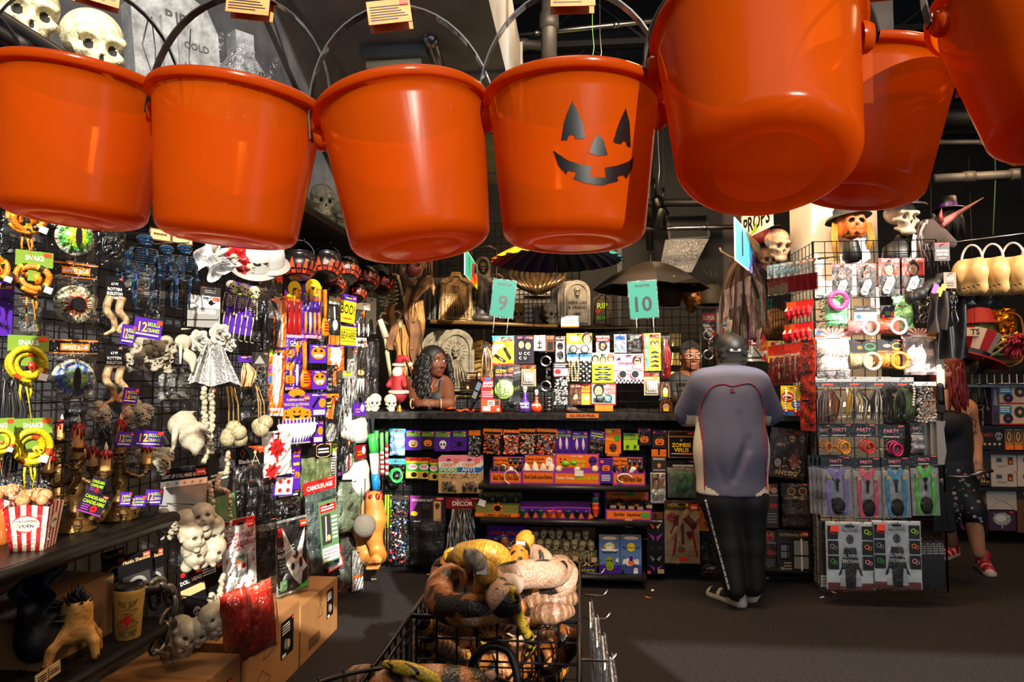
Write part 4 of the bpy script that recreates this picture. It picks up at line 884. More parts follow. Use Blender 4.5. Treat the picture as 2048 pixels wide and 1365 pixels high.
def net_rat(b,label,seed,d=.05):
 M,w,h=place(b,'L',d);k=V((w,1,h));t=thing('net_rat',label,'toy rat',M);P=lambda x,y,z:(x*w,-.04+y,z*h);s=min(w,h)
 me=sdf([('e',.02,P(-.05,0,.15),(s*.33,s*.24,s*.3)),('e',.03,P(.1,-.02,-.15),(s*.26,s*.2,s*.24)),('c',.02,P(.2,-.03,-.25),P(.1,-.05,-.46),s*.16,s*.05),('e',.01,P(.33,-.02,-.16),(s*.09,s*.04,s*.1)),('e',.01,P(.02,-.03,-.2),(s*.09,s*.04,s*.1)),('c',.01,P(-.3,-.03,.05),P(-.4,-.05,-.3),s*.08,s*.04),('c',.01,P(.25,-.03,.15),P(.42,-.06,-.05),s*.07,s*.04),('c',.01,P(-.1,0,.4),P(.35,.0,.42),s*.05,s*.015)],s*.035,[SKN],name='rat_body');link('rat_body',me,t);HOOKS.append(('L',M@V((0,.02,h/2))))
net_rat((334,650,382,748),'white netted rat hanging right of the top skull net',1);net_rat((316,816,402,912),'big white netted rat over the doll head garland card',2,.06)
def irid():
 m=mat('#3a4258',.14,.85);nt=m.node_tree;N=nt.nodes;L=nt.links;lw=N.new('ShaderNodeLayerWeight');lw.inputs[0].default_value=.4;r=N.new('ShaderNodeValToRGB');e=r.color_ramp.elements
 for i,(p,c)in enumerate(((0,'#26282e'),(.25,'#2a7ab0'),(.45,'#8a4ab8'),(.65,'#4ab88a'),(.85,'#d8b86a'))):q=e[i]if i<2 else e.new(p);q.position=p;q.color=lin(c)
 L.new(lw.outputs['Facing'],r.inputs[0]);L.new(r.outputs[0],N['Principled BSDF'].inputs['Base Color']);return m
IR=irid()
for i,(u,v0,v1,dd,lb)in enumerate(((282,466,622,.06,'dark iridescent skeleton nearest the coiled snake bag'),(326,488,616,.0,'dark iridescent skeleton in the middle of the three'),(362,486,622,.05,'dark iridescent skeleton beside the lace and red rose'),(250,500,600,-.05,'dark iridescent skeleton mostly hidden at the back left'))):
 M,w,h=place((u-20,v0,u+20,v1),'L',dd);t=skeleton(lb,M@Matrix.Translation((0,-.02,-h/2)),h,IR,'iridescent skeletons',fat=1.7)
 HOOKS.append(('L',M@V((0,0,h/2))))
def rose(b,c,r,m,M=None,seed=0):
 rnd=random.Random(seed);c=V(c)
 for L,(n,rr,up)in enumerate(((3,.3,.55),(5,.6,.42),(6,1.,.2))):
  for i in range(n):
   a=2*pi*i/n+L*.5+seed;ca,sa=cos(a),sin(a)
   def fn(u,v):
    s=(u-.5)*(1.7 if L else 2.4);q=rr*(.25+.75*v**.6);k=(1-.25*abs(u-.5)*2*v)
    x,z=q*k*cos(a+s*.7),q*k*sin(a+s*.7)
    return tuple(c+V((x*r,-r*(up*(1.3*v-.5*v*v)+.18-.10*L)+(.1*r*v*v if L else 0)*(1+sin(u*9)),z*r)))
   b.grid(fn,5,4,m,True,M)
WHC=mat('#a8a49c',.7,bump=.3,bs=80);LACE=film('lace',(.62,.6,.58),.35,.6,60);LACEG=film('lace_grey',(.45,.43,.42),.4,.6,60)
M,w,h=place((362,640,480,768),'L',.12);t=thing('rose_headband','white rose headband with long pale veil in front of Halloween card','headband',M)
for c,r,sd in(((-w*.24,-.02,h*.16),w*.2,1),((w*.08,-.03,h*.28),w*.2,2),((w*.3,-.01,h*.12),w*.13,3),((-w*.05,-.015,h*.08),w*.13,4)):b=MB();rose(b,c,r,WHC,seed=sd);b.obj('rose',t)
MB().grid(lambda u,v:((u-.5)*w*(.35+.62*(1-v)),-.02-.02*sin(u*22)-.015*sin(u*9+2)-.03*(1-v),-h*.5+h*.62*v+.012*sin(u*11)),40,8,LACE).obj('veil',t);HOOKS.append(('L',M@V((0,0,h/2))))
MB().grid(lambda u,v:((u-.5)*w*(.3+.5*(1-v)),-.0-.02*sin(u*17+1),-h*.45+h*.55*v),30,6,LACE).obj('veil',t)
M,w,h=place((392,478,500,560),'L',.12);t=thing('rose_headband','grey lace headband with red rose and two small skulls','headband',M)
b=MB();rose(b,(w*.18,-.03,h*.08),w*.24,mat('#b0131a',.45,bump=.2),seed=3);rose(b,(w*.33,-.02,-h*.12),w*.16,mat('#b0131a',.45,bump=.2),seed=5);b.obj('red_rose',t)
for x,z,a in((.04,-.02,-.3),(.36,-.2,.4)):link('small_skull',skull_me(BONE,.06),t,TR((w*x,-.07,h*z),a,w*.17))
for q in range(3):MB().grid(lambda u,v:(-w*(.5-.32*u-.16*q)+.02*sin(v*9+q),-.02-.03*sin(u*9+q*2+v*5)-.02*q,h*(.42-.2*q)-h*(.85-.3*q)*v*(1-.2*sin(u*6))),14,12,LACEG).obj('lace_ruffle',t)
b=MB()
for q in range(4):b.tube([(-w*.3,-.06,h*.05),(-w*(.36-.03*q),-.07,h*(.25+.03*q)),(-w*(.42-.05*q),-.065,h*(.42+.02*(q%2)))],.004,BONE,5)
b.tube([(-w*.3,-.06,h*.05),(-w*.15,-.05,-h*.2)],.007,BONE,6);b.obj('bone_hand',t);HOOKS.append(('L',M@V((0,0,h/2))))
WHP=mat('#b8b6b0',.5)
for i,(u,v,r,lb)in enumerate(((512,512,.085,'white ghost hat with small closed eyes above the dark header'),(540,508,.075,'smooth white ghost hat right of the one with eyes'))):
 P=onX(u,v,-1.60+.05*i);t=thing('ghost_hat',lb,'hat',TR(P,.55,1,.75))
 MB().lathe([(r*1.05,-r*.75),(r*1.0,-r*.55),(r*.98,0),(r*.8,r*.55),(r*.4,r*.85),(.001,r*.95)],WHP,24,cap0=True).obj('crown',t)
 MB().lathe([(r*.98,-r*.62),(r*1.4,-r*.8),(r*1.42,-r*.83),(r*.98,-r*.68)],mat('#8d8a86',.6),24).obj('brim',t)
 if i==0:
  b=MB()
  for s in(-1,0,1):b.tube([(s*r*.4-.018,-r*.98+abs(s)*.012,r*.12),(s*r*.4,-r*1.0+abs(s)*.012,r*.06),(s*r*.4+.018,-r*.98+abs(s)*.012,r*.12)],.004,pc('K'),4)
  b.obj('sewn_eye',t)
def cauldron(u,v,r,rx,rz,label):
 P=onX(u,v,-1.58);n=40;pr=[(.001,-.62),(.55,-.62),(.62,-.60),(.86,-.35),(1,0),(.95,.3),(.78,.52),(.72,.58),(.86,.70),(.88,.74),(.80,.74),(.68,.58),(.84,.28),(.9,0)]
 t=thing('toy_cauldron',label,'cauldron',TR(P,rz,1,-rx),'black flame cauldrons');b=MB();b.lathe([(a*r,z*r)for a,z in pr],mat('#141112',.3,coat=.3),n);b.obj('pot',t)
 f=MB();rnd=random.Random(int(u))
 for i in range(16):
  a=2*pi*i/16;k=.5+.5*rnd.random()
  for q in range(6):
   g0,g1=q/6,(q+1)/6;z=lambda g:-.55+(.45+.4*k)*g
   rad=lambda zz:(1.012*(.62+(zz+.6)*.96)if zz<-.35 else 1.012*(.86+(zz+.35)*.4)if zz<0 else 1.012*(1-zz*.17))*r;wd=lambda g:.15*(1-g**1.6)+.01
   f.add([(rad(z(g))*cos(a+s*wd(g)),rad(z(g))*sin(a+s*wd(g)),z(g)*r)for g,s in((g0,-1),(g0,1),(g1,1),(g1,-1))],[(0,1,2,3)],mat('#d8421c',.35)if i%2 else mat('#8a2a18',.35),True)
 f.obj('painted_flame',t);h=MB();h.tube([(r*.85*cos(a),0,r*.65+r*1.0*sin(a))for a in[i*pi/10 for i in range(11)]],r*.035,BLACK,6);h.obj('wire_handle',t)
 HOOKS.append(('F',P+V((0,0,r*1.5))))
for a in((652,537,.105,.45,.3,'black flame cauldron leftmost of the hanging row under the shelf'),(692,545,.10,.5,.5,'black flame cauldron second in the hanging row'),(733,562,.10,.6,.2,'black flame cauldron third in the hanging row'),(765,570,.10,.6,.0,'black flame cauldron at the end of the hanging row'),(598,535,.10,.2,.4,'black flame cauldron in shadow behind the bat wings'),(672,572,.07,.7,.2,'smaller flame cauldron hanging under the two left ones'),(715,590,.07,.7,.2,'smaller flame cauldron hanging above the BOO! sign')):cauldron(*a)
def cluster(name,label,cat,b,n,r,me_fn,d=.06,part='ball',strings=0,col=None):
 M,w,h=place(b,'L',d);rnd=random.Random(len(label));t=thing(name,label,cat,M);pts=[]
 for i in range(n):
  for _ in range(40):
   p=(rnd.uniform(-w/2+r*.8,w/2-r*.8),-.03-rnd.random()*.05,rnd.uniform(-h/2+r*.8,(h/2-r*.8)))
   if all((p[0]-q[0])**2+(p[2]-q[2])**2>(1.45*r)**2 for q in pts):break
  pts.append(p);me_fn(t,p,r,rnd,i)
  if strings:MB().tube([(p[0]*.9,p[1],p[2]),(p[0]*.8,p[1]+.01,(h/2+strings)*.6),(p[0]*.7,-.01,h/2+strings)],.0028,col,4).obj('cord',t)
 HOOKS.append(('L',M@V((0,0,h/2+strings))));return t
BALLM=mat('#9a8e6c',.6,var=.35,vs=90,bump=.5,bs=160)
cluster('twine_balls','bunch of speckled pale balls hanging on tan cords','garland',(430,836,486,892),6,.034,lambda t,p,r,rnd,i:MB().ball(p,r,BALLM,14,9).obj('ball',t),strings=.14,col=mat('#8f7040',.7))
cluster('twine_balls','second bunch of pale balls hanging beside the blood splats','garland',(486,830,528,880),4,.036,lambda t,p,r,rnd,i:MB().ball(p,r,BALLM,14,9).obj('ball',t),.05,strings=.14,col=mat('#8f7040',.7))
def dollh(t,p,r,rnd,i):link('doll_head',doll_me(),t,TR(p,rnd.uniform(-.7,.9),r*2.3,rnd.uniform(-.4,.5),rnd.uniform(-.6,.6)))
cluster('doll_head_garland','upper string of five white doll heads on the grey card','garland',(340,1010,440,1124),6,.048,dollh,.12)
cluster('doll_head_garland','lower string of dirty doll heads above the cardboard boxes','garland',(370,1196,452,1282),5,.045,dollh,.12)
cluster('doll_head_garland','tan doll heads in shadow behind the lower garland card','garland',(330,1216,374,1310),3,.05,dollh,.02)
def bones(pts,label,n,sz):
 P=[onX(u,v,-1.50)for u,v in pts];t=thing('bone_garland',label,'garland',Matrix.Translation(P[0]));L=loft([p-P[0]for p in P],12);step=max(1,int(len(L)/n));b=MB();c=MB()
 for i,p in enumerate(L[::step]):b.ball(tuple(p+V((.004*sin(i*2.1),.004*cos(i*3.),0))),sz*(.8+.35*(i%2)),BONE,7,5)
 b.obj('beads',t,kind='stuff');c.tube(L,.0015,pc('E'),4);c.obj('string',t)
bones([(408,776),(409,830),(412,860),(424,905)],'thick bone bead strand hanging left of the tan twine',22,.011);bones([(423,780),(424,830),(420,870),(408,925)],'second bone bead strand right beside the thick one',22,.011)
bones([(456,905),(453,945),(440,950),(436,975),(458,990),(459,1060)],'long bone bead garland looping over the dark folded card',34,.009);bones([(418,965),(424,1000),(428,1060)],'short bone bead strand at the left edge of the folded card',18,.009)
bones([(446,1150),(440,1185),(432,1210),(424,1190),(420,1215)],'bone bead loop above the lower doll heads',26,.010)
GHO=mat('#b4b8b0',.25,trans=0,sss=.3)
for bb,lb in(((704,832,738,886),'upper stack of frosted white plastic ghosts in bag'),((706,916,742,992),'lower stack of frosted white plastic ghosts in bag')):
 M,w,h=place(bb,'L',.14);t=thing('ghost_light',lb,'light',M)
 for q in range(4):MB().lathe([(.001,h*.5),(w*.25,h*.42),(w*.4,h*.2),(w*.38,-.0),(w*.45,-h*.3),(w*.3,-h*.5),(.001,-h*.5)],GHO,14,TR((-.018*q,.02*q,.01*q)),sy=.45).obj('ghost',t)
 HOOKS.append(('L',M@V((0,0,h/2))))
for bb,lb in(((706,806,730,832),'small purple tag above the upper ghosts'),((710,890,732,918),'small dark red tag above the lower ghosts')):card(bb,'ghost_tag',lb,'tag','P' if'purple' in lb else'U','x .2 .2 .6 .6 2 O;e .75 .6 .15 .3 W',d=.15,stick=0)
def rod(u0,v0,u1,v1,cols,r,label,y=4.75,name='light_sword'):
 a,b=onY(u0,v0,y),onY(u1,v1,y);t=thing(name,label,'toy sword',Matrix.Translation(a));d=b-a;k=len(cols)
 for i,(c,f0,f1)in enumerate(cols):MB().tube([d*f0,d*((f0+f1)/2),d*f1],r,mat(PAL.get(c,c),.15,coat=.5),10).obj('segment',t)
 HOOKS.append(('C',a))
rod(743,868,752,980,[('#3ab04a',0,.35),('W',.35,.72),('#1c78b8',.72,1)],.028,'fat green white and blue toy sword at the wall corner')
rod(752,862,756,975,[('#3ab04a',0,.4),('S',.4,1)],.018,'thin green and clear toy sword behind the fat one',4.85)
rod(763,866,765,950,[('#6fc06a',0,.45)]+[('R' if i%2 else'W',.45+.055*i,.505+.055*i)for i in range(10)],.013,'candy-striped toy sword with green top, left one');rod(773,864,774,950,[('#4aa04a',0,.3)]+[('W' if i%2 else'R',.3+.07*i,.37+.07*i)for i in range(10)],.012,'candy-striped toy sword with green top, right one',4.85)
SKT=mat('#b9772e',.5,var=.2,vs=14,bump=.2,bs=60);GORE=mat('#7c0f0c',.25,bump=.8,bs=60,coat=.5)
def limb(pts,rs,foot,label,y=4.55):
 P=[onY(u,v,y)for u,v in pts];o=P[0];t=thing('severed_leg',label,'prop',Matrix.Translation(o));pr=[('c',.03,tuple(P[i]-o),tuple(P[i+1]-o),rs[i],rs[i+1])for i in range(len(P)-1)]
 F=onY(*foot,y-.16)-o;pr.append(('c',.03,tuple(P[-1]-o),tuple(F),rs[-1],rs[-1]*.62))
 for q in range(4):pr.append(('c',.006,tuple(F+V((.02*(q-1.5),0,-.005))),tuple(F+V((.022*(q-1.5),-.045+.006*q,-.015))),.016,.011))
 link('flesh',sdf(pr,.011,[SKT]),t);b=MB();rnd=random.Random(4)
 for i in range(14):a=i*.9;b.ball((rs[0]*.8*cos(a),rs[0]*.7*sin(a),.01+.02*rnd.random()),(.02,.02,.014+.02*rnd.random()),GORE,7,5)
 b.obj('gory_stump',t)
limb([(748,1000),(752,1040),(748,1075),(757,1112)],[.06,.068,.052,.05],(752,1118),'tan severed leg prop with bloody stump at the wall corner');limb([(724,1000),(722,1060),(727,1098),(735,1118)],[.05,.055,.042,.042],(748,1130),'second tan severed leg partly hidden behind the glitter ball',4.6)
P=onY(729,1052,4.35);t=thing('light_ball','round glittery grey light ball hanging by the severed legs','light',Matrix.Translation(P));MB().ball((0,0,0),.074,mat('#8f887c',.35,.3,bump=1.0,bs=260),32,20).obj('globe',t);MB().tube([(0,0,.07),(0,0,.3)],.003,BLACK,4).obj('cord',t)
# left shelves and what stands on them
SHL=mat('#090706',.4,spec=.3,var=.3,vs=14)
def shelf(label,x0,y0,y1,z,depth=.45,th=.045):
 t=thing('wall_shelf',label,'shelf',Matrix.Translation((x0-depth/2,(y0+y1)/2,z)))
 MB().box((0,0,-th/2),(depth,y1-y0,th),SHL).obj('board',t);MB().tube([(depth/2,-(y1-y0)/2,-th/2),(depth/2,(y1-y0)/2,-th/2)],th/2,SHL,10).obj('rounded_front_edge',t)
 b=MB()
 for s in(-1,1):b.beam((-depth/2,s*(y1-y0)*.46,-.16),(depth*.3,s*(y1-y0)*.46,-.05),.012,.03,BLKM)
 b.obj('bracket',t);return t
Z1,Z2,Z3=.945,.56,2.40
shelf('black shelf at the left carrying popcorn boxes and candelabras',-1.5,.9,2.43,Z1);shelf('lower black shelf at the left carrying crow, hand vase and tumbler',-1.5,.9,2.43,Z2);shelf('high black shelf on the left wall carrying skulls and tombstones',-1.5,1.2,5.35,Z3,.5)
RED=pc('#b01a1c',.4);CRM=pc('#e6dcc0',.45)
def popcorn(u,v,s,rz,label):
 P=onZ(u,v,Z1);t=thing('popcorn_box',label,'box',TR(P,rz,s));hw0,hw1,H=.058,.078,.17
 for k in range(4):
  b=MB();Mk=Matrix.Rotation(k*pi/2,4,'Z')
  for i in range(8):
   f0,f1=-1+2*i/8,-1+2*(i+1)/8
   b.add([(f0*hw0,-hw0,0),(f1*hw0,-hw0,0),(f1*hw1,-hw1,H+.012*(1-abs(f1))),(f0*hw1,-hw1,H+.012*(1-abs(f0)))],[(0,1,2,3)],RED if i%2==0 else CRM,M=Mk)
  b.obj('striped_side',t)
 q=MB();Ml=Matrix.Translation((0,-(hw0+hw1)/2-.002,H*.62))@Matrix.Rotation(math.atan2(hw1-hw0,H),4,'X')
 q.disc(0,0,.05,.034,0,pc('R'));q.disc(0,0,.046,.030,-.0006,CRM);q.text('HALLOWEEN',0,.011,.009,-.0012,pc('K'),.07);q.text('CORN',0,-.008,.014,-.0012,pc('K'),.05);q.obj('oval_label',t,Ml)
 q=MB();q.disc(0,0,.034,.034,0,pc('R'));q.disc(0,0,.031,.031,-.0006,CRM);q.text('CORN',0,0,.012,-.0012,pc('K'),.05);q.obj('round_label',t,Matrix.Rotation(pi/2,4,'Z')@Ml)
 rnd=random.Random(3);pcm=mat('#c9905a',.5,bump=.4,bs=80)
 for i in range(16):x,y=rnd.uniform(-.055,.055),rnd.uniform(-.055,.055);MB().ball((x,y,H+.01+.03*(1-(x*x+y*y)/.006)),.021+.006*rnd.random(),pcm,8,6).obj('popcorn_ball',t)
 MB().grid(lambda a,c:((a-.5)*.17*(1-.5*max(0,c-.7)),-hw1-.006+.02*max(0,c-.6)+.004*rnd.random(),.01+c*.27),8,10,FILM,False).obj('plastic_bag',t)
popcorn(66,1096,.74,.35,'red and white striped popcorn box nearest the candelabras');popcorn(14,1080,.72,.3,'striped popcorn box half hidden at the left edge')
P=onZ(-6,1088,Z1);t=thing('candy_jar','orange lettered jar cut off by the left edge of the upper shelf','jar',TR(P));MB().lathe([(.03,0),(.038,.02),(.036,.07),(.02,.1),(.001,.105)],pc('#b05a1c'),16).text('ES',0,.05,.014,-.04,pc('K')).obj('jar_body',t)
GOLD=mat('#5e431c',.38,.75,var=.5,vs=40,bump=.3,bs=90);WAX=mat('#b98a4a',.5,sss=.2);DRIP=mat('#8e0e10',.25,coat=.4)
def candelabra(u,v,H,rz,label):
 P=onZ(u,v,Z1);t=thing('candelabra',label,'candelabra',TR(P,rz,H/.5));S=skull_me(GOLD,.06)
 MB().lathe([(.001,0),(.085,0),(.088,.012),(.07,.022),(.075,.035),(.045,.05),(.03,.065),(.036,.08),(.026,.1),(.024,.12),(.034,.16),(.036,.2),(.026,.225),(.03,.24),(.02,.255),(.03,.27),(.02,.28),(.028,.3)],GOLD,20).obj('stem',t)
 for a in range(4):link('base_skull',S,t,TR((.075*cos(a*1.57+.4),.075*sin(a*1.57+.4),.035),a*1.57+.4+pi/2,.055))
 link('stem_skull',S,t,TR((0,-.008,.315),0,.085))
 for x,z0,ch in((-.115,.255,.075),(0,.365,.09),(.115,.255,.075)):
  if x:
   s=1 if x>0 else-1;MB().tube(loft([(s*.02,0,.235),(s*.05,0,.215),(s*.09,0,.205),(s*.115,0,.225),(s*.105,0,.25),(s*.115,0,.26)],6),.012,GOLD,8).obj('arm',t);link('arm_skull',S,t,TR((x,-.01,.245),0,.05))
  MB().lathe([(.008,z0-.02),(.026,z0-.012),(.024,z0),(.032,z0+.006),(.03,z0+.012),(.001,z0+.012)],GOLD,14,TR((x,0,0))).obj('candle_cup',t)
  c=MB().lathe([(.0215,z0+.01),(.0205,z0+ch+.02),(.017,z0+ch+.024),(.001,z0+ch+.02)],WAX,14,TR((x,0,0))).obj('candle',t)
  d=MB();rnd=random.Random(int(x*900)+5)
  for i in range(9):a=i*.7;L=.02+.045*rnd.random();d.tube([(x+.022*cos(a),.022*sin(a),z0+ch+.022),(x+.0225*cos(a),.0225*sin(a),z0+ch+.02-L)],[.004,.0055],DRIP,6)
  d.lathe([(.0235,z0+ch+.008),(.0235,z0+ch+.022),(.015,z0+ch+.03),(.001,z0+ch+.026)],DRIP,14,TR((x,0,0)));d.obj('wax_drip',c)
  MB().lathe([(.006,z0+ch+.025),(.009,z0+ch+.036),(.007,z0+ch+.048),(.001,z0+ch+.066)],mat('#cfc6b4',.1,trans=.0,coat=.6),10,TR((x,0,0))).obj('flame_bulb',c)
 return t
candelabra(150,1062,.36,.35,'gold skull candelabra at the left, nearest the popcorn');candelabra(236,1040,.36,.5,'gold skull candelabra at the right with ivory candles');candelabra(118,1010,.34,.2,'third candelabra standing behind the other two')
for bb,lb,ro in(((160,986,212,1028),'black and pink CANDELABRA hang tag with a red button',.45),((178,956,208,990),'second CANDELABRA hang tag behind the first',.4)):card(bb,'hang_tag',lb,'tag','A','t .5 .75 .16 .9 L CANDELABRA;t .5 .52 .16 .9 L CANDELABRE;e .6 .25 .14 .17 R;p K .56 .2 .68 .25 .56 .3;x .08 .1 .4 .4 3 M;r 0 0 1 .05 M','L',.12,ro,hook=False)
CARD_=mat('#9a6c3e',.7,var=.12,vs=6,bump=.08,bs=90)
def carton(M,w,d,h,label,prints=(),tape=True):
 t=thing('cardboard_box',label,'box',M);MB().box((0,0,h/2),(w,d,h),CARD_).obj('carton',t)
 for s in(-1,1):MB().box((s*(w/4+.0005),0,h+.002),(w/2-.003,d-.004,.004),CARD_).obj('flap',t)
 if tape:q=MB();q.box((0,0,h+.0045),(.05,d+.003,.001),mat('#8a6034',.25));q.box((0,-d/2-.001,h-.03),(.05,.001,.06),mat('#8a6034',.25));q.obj('packing_tape',t)
 for(face,x0,z0,x1,z1,base,sp)in prints:
  q=MB();ww,hh=x1-x0,z1-z0
  if base:q.rect(-ww/2,-hh/2,ww/2,hh/2,0,pc(base))
  prt(q,ww,hh,sp,-.0006,random.Random(5));Mf=Matrix.Translation(((x0+x1)/2,-d/2-.0015,(z0+z1)/2))if face=='f' else Matrix.Rotation(pi/2,4,'Z')@Matrix.Translation(((x0+x1)/2,-w/2-.0015,(z0+z1)/2))
  q.obj('printed_label',t,Mf)
 return t
P=onZ(178,1258,Z2+.001);carton(TR((-1.77,2.11,Z2),.0),.30,.32,.20,'brown cardboard box on the lower shelf behind the hand vase',[('s',-.05,.02,.10,.11,None,'o .5 .6 .3 D .8;e .35 .6 .12 .12 D;t .5 .2 .3 .9 K PUMPKIN')])
HANDM=mat('#b9823a',.5,var=.4,vs=22,bump=.35,bs=45)
P=onZ(150,1322,Z2);pr=[('c',.02,(0,0,.15),(0,0,.20),.05,.056),('c',.03,(0,0,.15),(-.01,-.01,.11),.05,.05)]
for q in((-.05,-.09,.0),(-.10,.02,.0),(-.02,.10,0),(.05,.06,0),(.07,-.02,0)):
 k=V((q[0]*.6,q[1]*.6,.11));e=V((q[0]*1.15,q[1]*1.15,.022));pr+=[('c',.02,(0,0,.12),tuple(k),.036,.027),('c',.008,tuple(k),tuple((k+e)/2+V((q[0]*.12,q[1]*.12,.012))),.026,.022),('c',.006,tuple((k+e)/2+V((q[0]*.12,q[1]*.12,.012))),tuple(e),.021,.015)]
pr.append(('e',-.01,(0,0,.22),(.042,.042,.035)))
t=thing('hand_vase','tan severed-hand vase standing on its fingers, holding a black succulent','vase',TR(P,.3,.8));link('hand',sdf(pr,.006,[HANDM]),t);SUC=mat('#141014',.45);b=MB()
for L in range(4):
 for i in range(7-L):
  a=2*pi*i/(7-L)+L*.6;r=.062-.014*L;b.tube([(0,0,.2),(r*.6*cos(a),r*.6*sin(a),.22+.012*L),(r*cos(a),r*sin(a),.238+.018*L)],[.006,.015,.001],SUC,6,flat=.45)
b.obj('succulent',t)
n=MB()
for q in((-.05,-.09),(.05,.06),(.07,-.02)):n.ball((q[0]*1.28,q[1]*1.28,.024),(.009,.009,.011),mat('#5a3a1c',.3),8,5)
n.obj('fingernail',t)
P=onZ(256,1276,Z2);t=thing('travel_mug','tan lidded travel mug with inked scroll and red diamond','mug',TR(P,.5,.92));TAN=mat('#b58a3e',.3,var=.15,vs=20,coat=.4)
MB().lathe([(.001,0),(.040,0),(.043,.006),(.047,.1),(.053,.165),(.054,.18),(.052,.183)],TAN,32).obj('mug_body',t);MB().lathe([(.052,.178),(.054,.187),(.047,.19),(.042,.182),(.001,.182)],mat('#17110e',.25),32).obj('lid',t)
b=MB();INK=mat('#3a2410',.6);rr=lambda z:.0435+.0095*(z/.165)**1.3+.0006
def onm(x,z):a=-pi/2+x/rr(z);return(rr(z)*cos(a),rr(z)*sin(a),z)
def ink(P,r=.0009,m=INK):b.tube([onm(*p)for p in P],r,m,4,caps=False)
for s in(-1,1):
 ink([(s*(.004+.03*i/20+.006*sin(i*.9)),.13+.012*cos(i*.8)+.01*(i/20))for i in range(21)]);ink([(s*(.03*i/16),.105-.006*sin(i/16*pi))for i in range(17)]);ink([(s*(.03*i/16),.118-.006*sin(i/16*pi))for i in range(17)]);ink([(s*.03,.105),(s*.036,.112),(s*.03,.118)])
 ink([(s*(.028-.01*cos(i*.6)),.05+.03*i/14)for i in range(15)]);ink([(s*(.03*abs(sin(i*.5))),.016+.016*i/12)for i in range(13)])
for i in range(16):a=i*.393;ink([(.017*cos(a),.072+.02*sin(a)),(.025*cos(a),.072+.03*sin(a))])
for i in range(7):ink([(-.028+.009*i,.03),(-.024+.009*i,.045),(-.02+.009*i,.03)])
b.obj('ink_ornament',t);b=MB();b.add([onm(*p)for p in((0,.052),(.019,.073),(0,.094),(-.019,.073))],[(0,1,2,3)],pc('R'));
b.obj('red_diamond',t,Matrix.Scale(1.03,4))
CHN=mat('#5a5046',.3,.5,var=.4,vs=50)
P0=onX(300,1172,-1.50);t=thing('toy_chain','heavy dark plastic chain hanging in a loop beside the tumbler','chain',Matrix.Translation(P0));L=loft([onX(u,v,-1.50)-P0 for u,v in((298,1172),(318,1168),(338,1185),(343,1215),(330,1245),(328,1275),(312,1300),(335,1310),(318,1318))],30)
dist=[0]
for i in range(1,len(L)):dist.append(dist[-1]+(L[i]-L[i-1]).length)
n=int(dist[-1]/.05);lk=MB();lk.tube([(.036*cos(a)*(1 if abs(cos(a))<.7 else 1.1),(.019*sin(a)),0)for a in[2*pi*i/16 for i in range(17)]],.0095,CHN,6);lko=lk.obj('chain_link',t);first=True
for i in range(n):
 s=i*.05;j=min(range(len(L)),key=lambda k:abs(dist[k]-s));d=(L[min(j+1,len(L)-1)]-L[max(j-1,0)]).normalized();q=d.to_track_quat('X','Z').to_matrix().to_4x4();Mx=Matrix.Translation(L[j])@q@Matrix.Rotation((i%2)*pi/2+.4,4,'X')
 if first:lko.matrix_local=Mx;first=False
 else:link('chain_link',lko.data,t,Mx)
M,w,h=place((292,1160,316,1222),'L',.06);t=thing('shackle_ring','big black plastic shackle ring in clear wrap by the chain','shackle',M);MB().tube([(w*.42*cos(a),-.02,h*.42*sin(a))for a in[2*pi*i/24 for i in range(25)]],w*.14,mat('#15110f',.2,coat=.5),8).obj('ring',t)
P=onZ(84,1330,Z2);FE=mat('#120e0e',.5,bump=.3,bs=60);FEG=mat('#3a3230',.45)
t=thing('crow_prop','black feathered crow with grey beak facing left on lower shelf','crow',TR(P,.25,1.25))
link('body',sdf([('e',.03,(0,0,.085),(.055,.085,.065),('X',.45)),('e',.03,(-.008,-.05,.15),(.035,.042,.036)),('c',.02,(0,.06,.06),(0,.16,.03),.03,.012)],.008,[FE]),t)
MB().tube([(-.02,-.075,.155),(-.05,-.10,.15),(-.075,-.11,.135)],[.016,.010,.001],mat('#5a5048',.4),8).obj('beak',t);f=MB();rnd=random.Random(2)
for i in range(70):
 a=rnd.uniform(-1.4,1.6);y=rnd.uniform(-.06,.07);c=V((.056*sin(a)*(1-(y/.11)**2)**.5,y,.095-.35*y+.062*cos(a)*(1-(y/.11)**2)**.5));f.tube([c,c+V((.004*sin(a),.025,-.008)),c+V((.002*sin(a),.05,-.03))],[.002,.011,.001],FE if rnd.random()<.6 else FEG,5,flat=.25)
f.obj('feathers',t);lg=MB()
for s in(-1,1):lg.tube([(s*.02,0,.04),(s*.02,-.005,.0)],.004,FEG,5);[lg.tube([(s*.02,-.005,.004),(s*.02+.015*k,-.035,.003)],.003,FEG,4)for k in(-1,0,1)]
lg.obj('leg',t);MB().ball((-.032,-.075,.162),.006,pc('K',.1),8,6).obj('eye',t)
dup(t,TR(onZ(-10,1290,Z2),-.1,1.2),'second black crow at the left edge, mostly in the dark')
card((70,1336,120,1362),'price_label','small white price label lying at the front of the lower shelf','label','T','x .08 .2 .45 .8 3 K;l .5 0 .5 1 .06 K;x .55 .3 .95 .7 2 K','F',.14,-.1,hook=False,stick=0)
M,w,h=place((30,1128,108,1215),'L',-.05);t=thing('gauze_ghoul','dark blue-grey gauze bundle hanging in shade under the popcorn shelf','prop',M)
for q in range(4):MB().grid(lambda u,v:((u-.5)*w*(.5+.5*sin(v*3+q))+.02*sin(v*8+q),-.03*q-.03*sin(u*7+q),h*(.5-v)),10,10,mat('#232838',.7)).obj('gauze_strip',t)
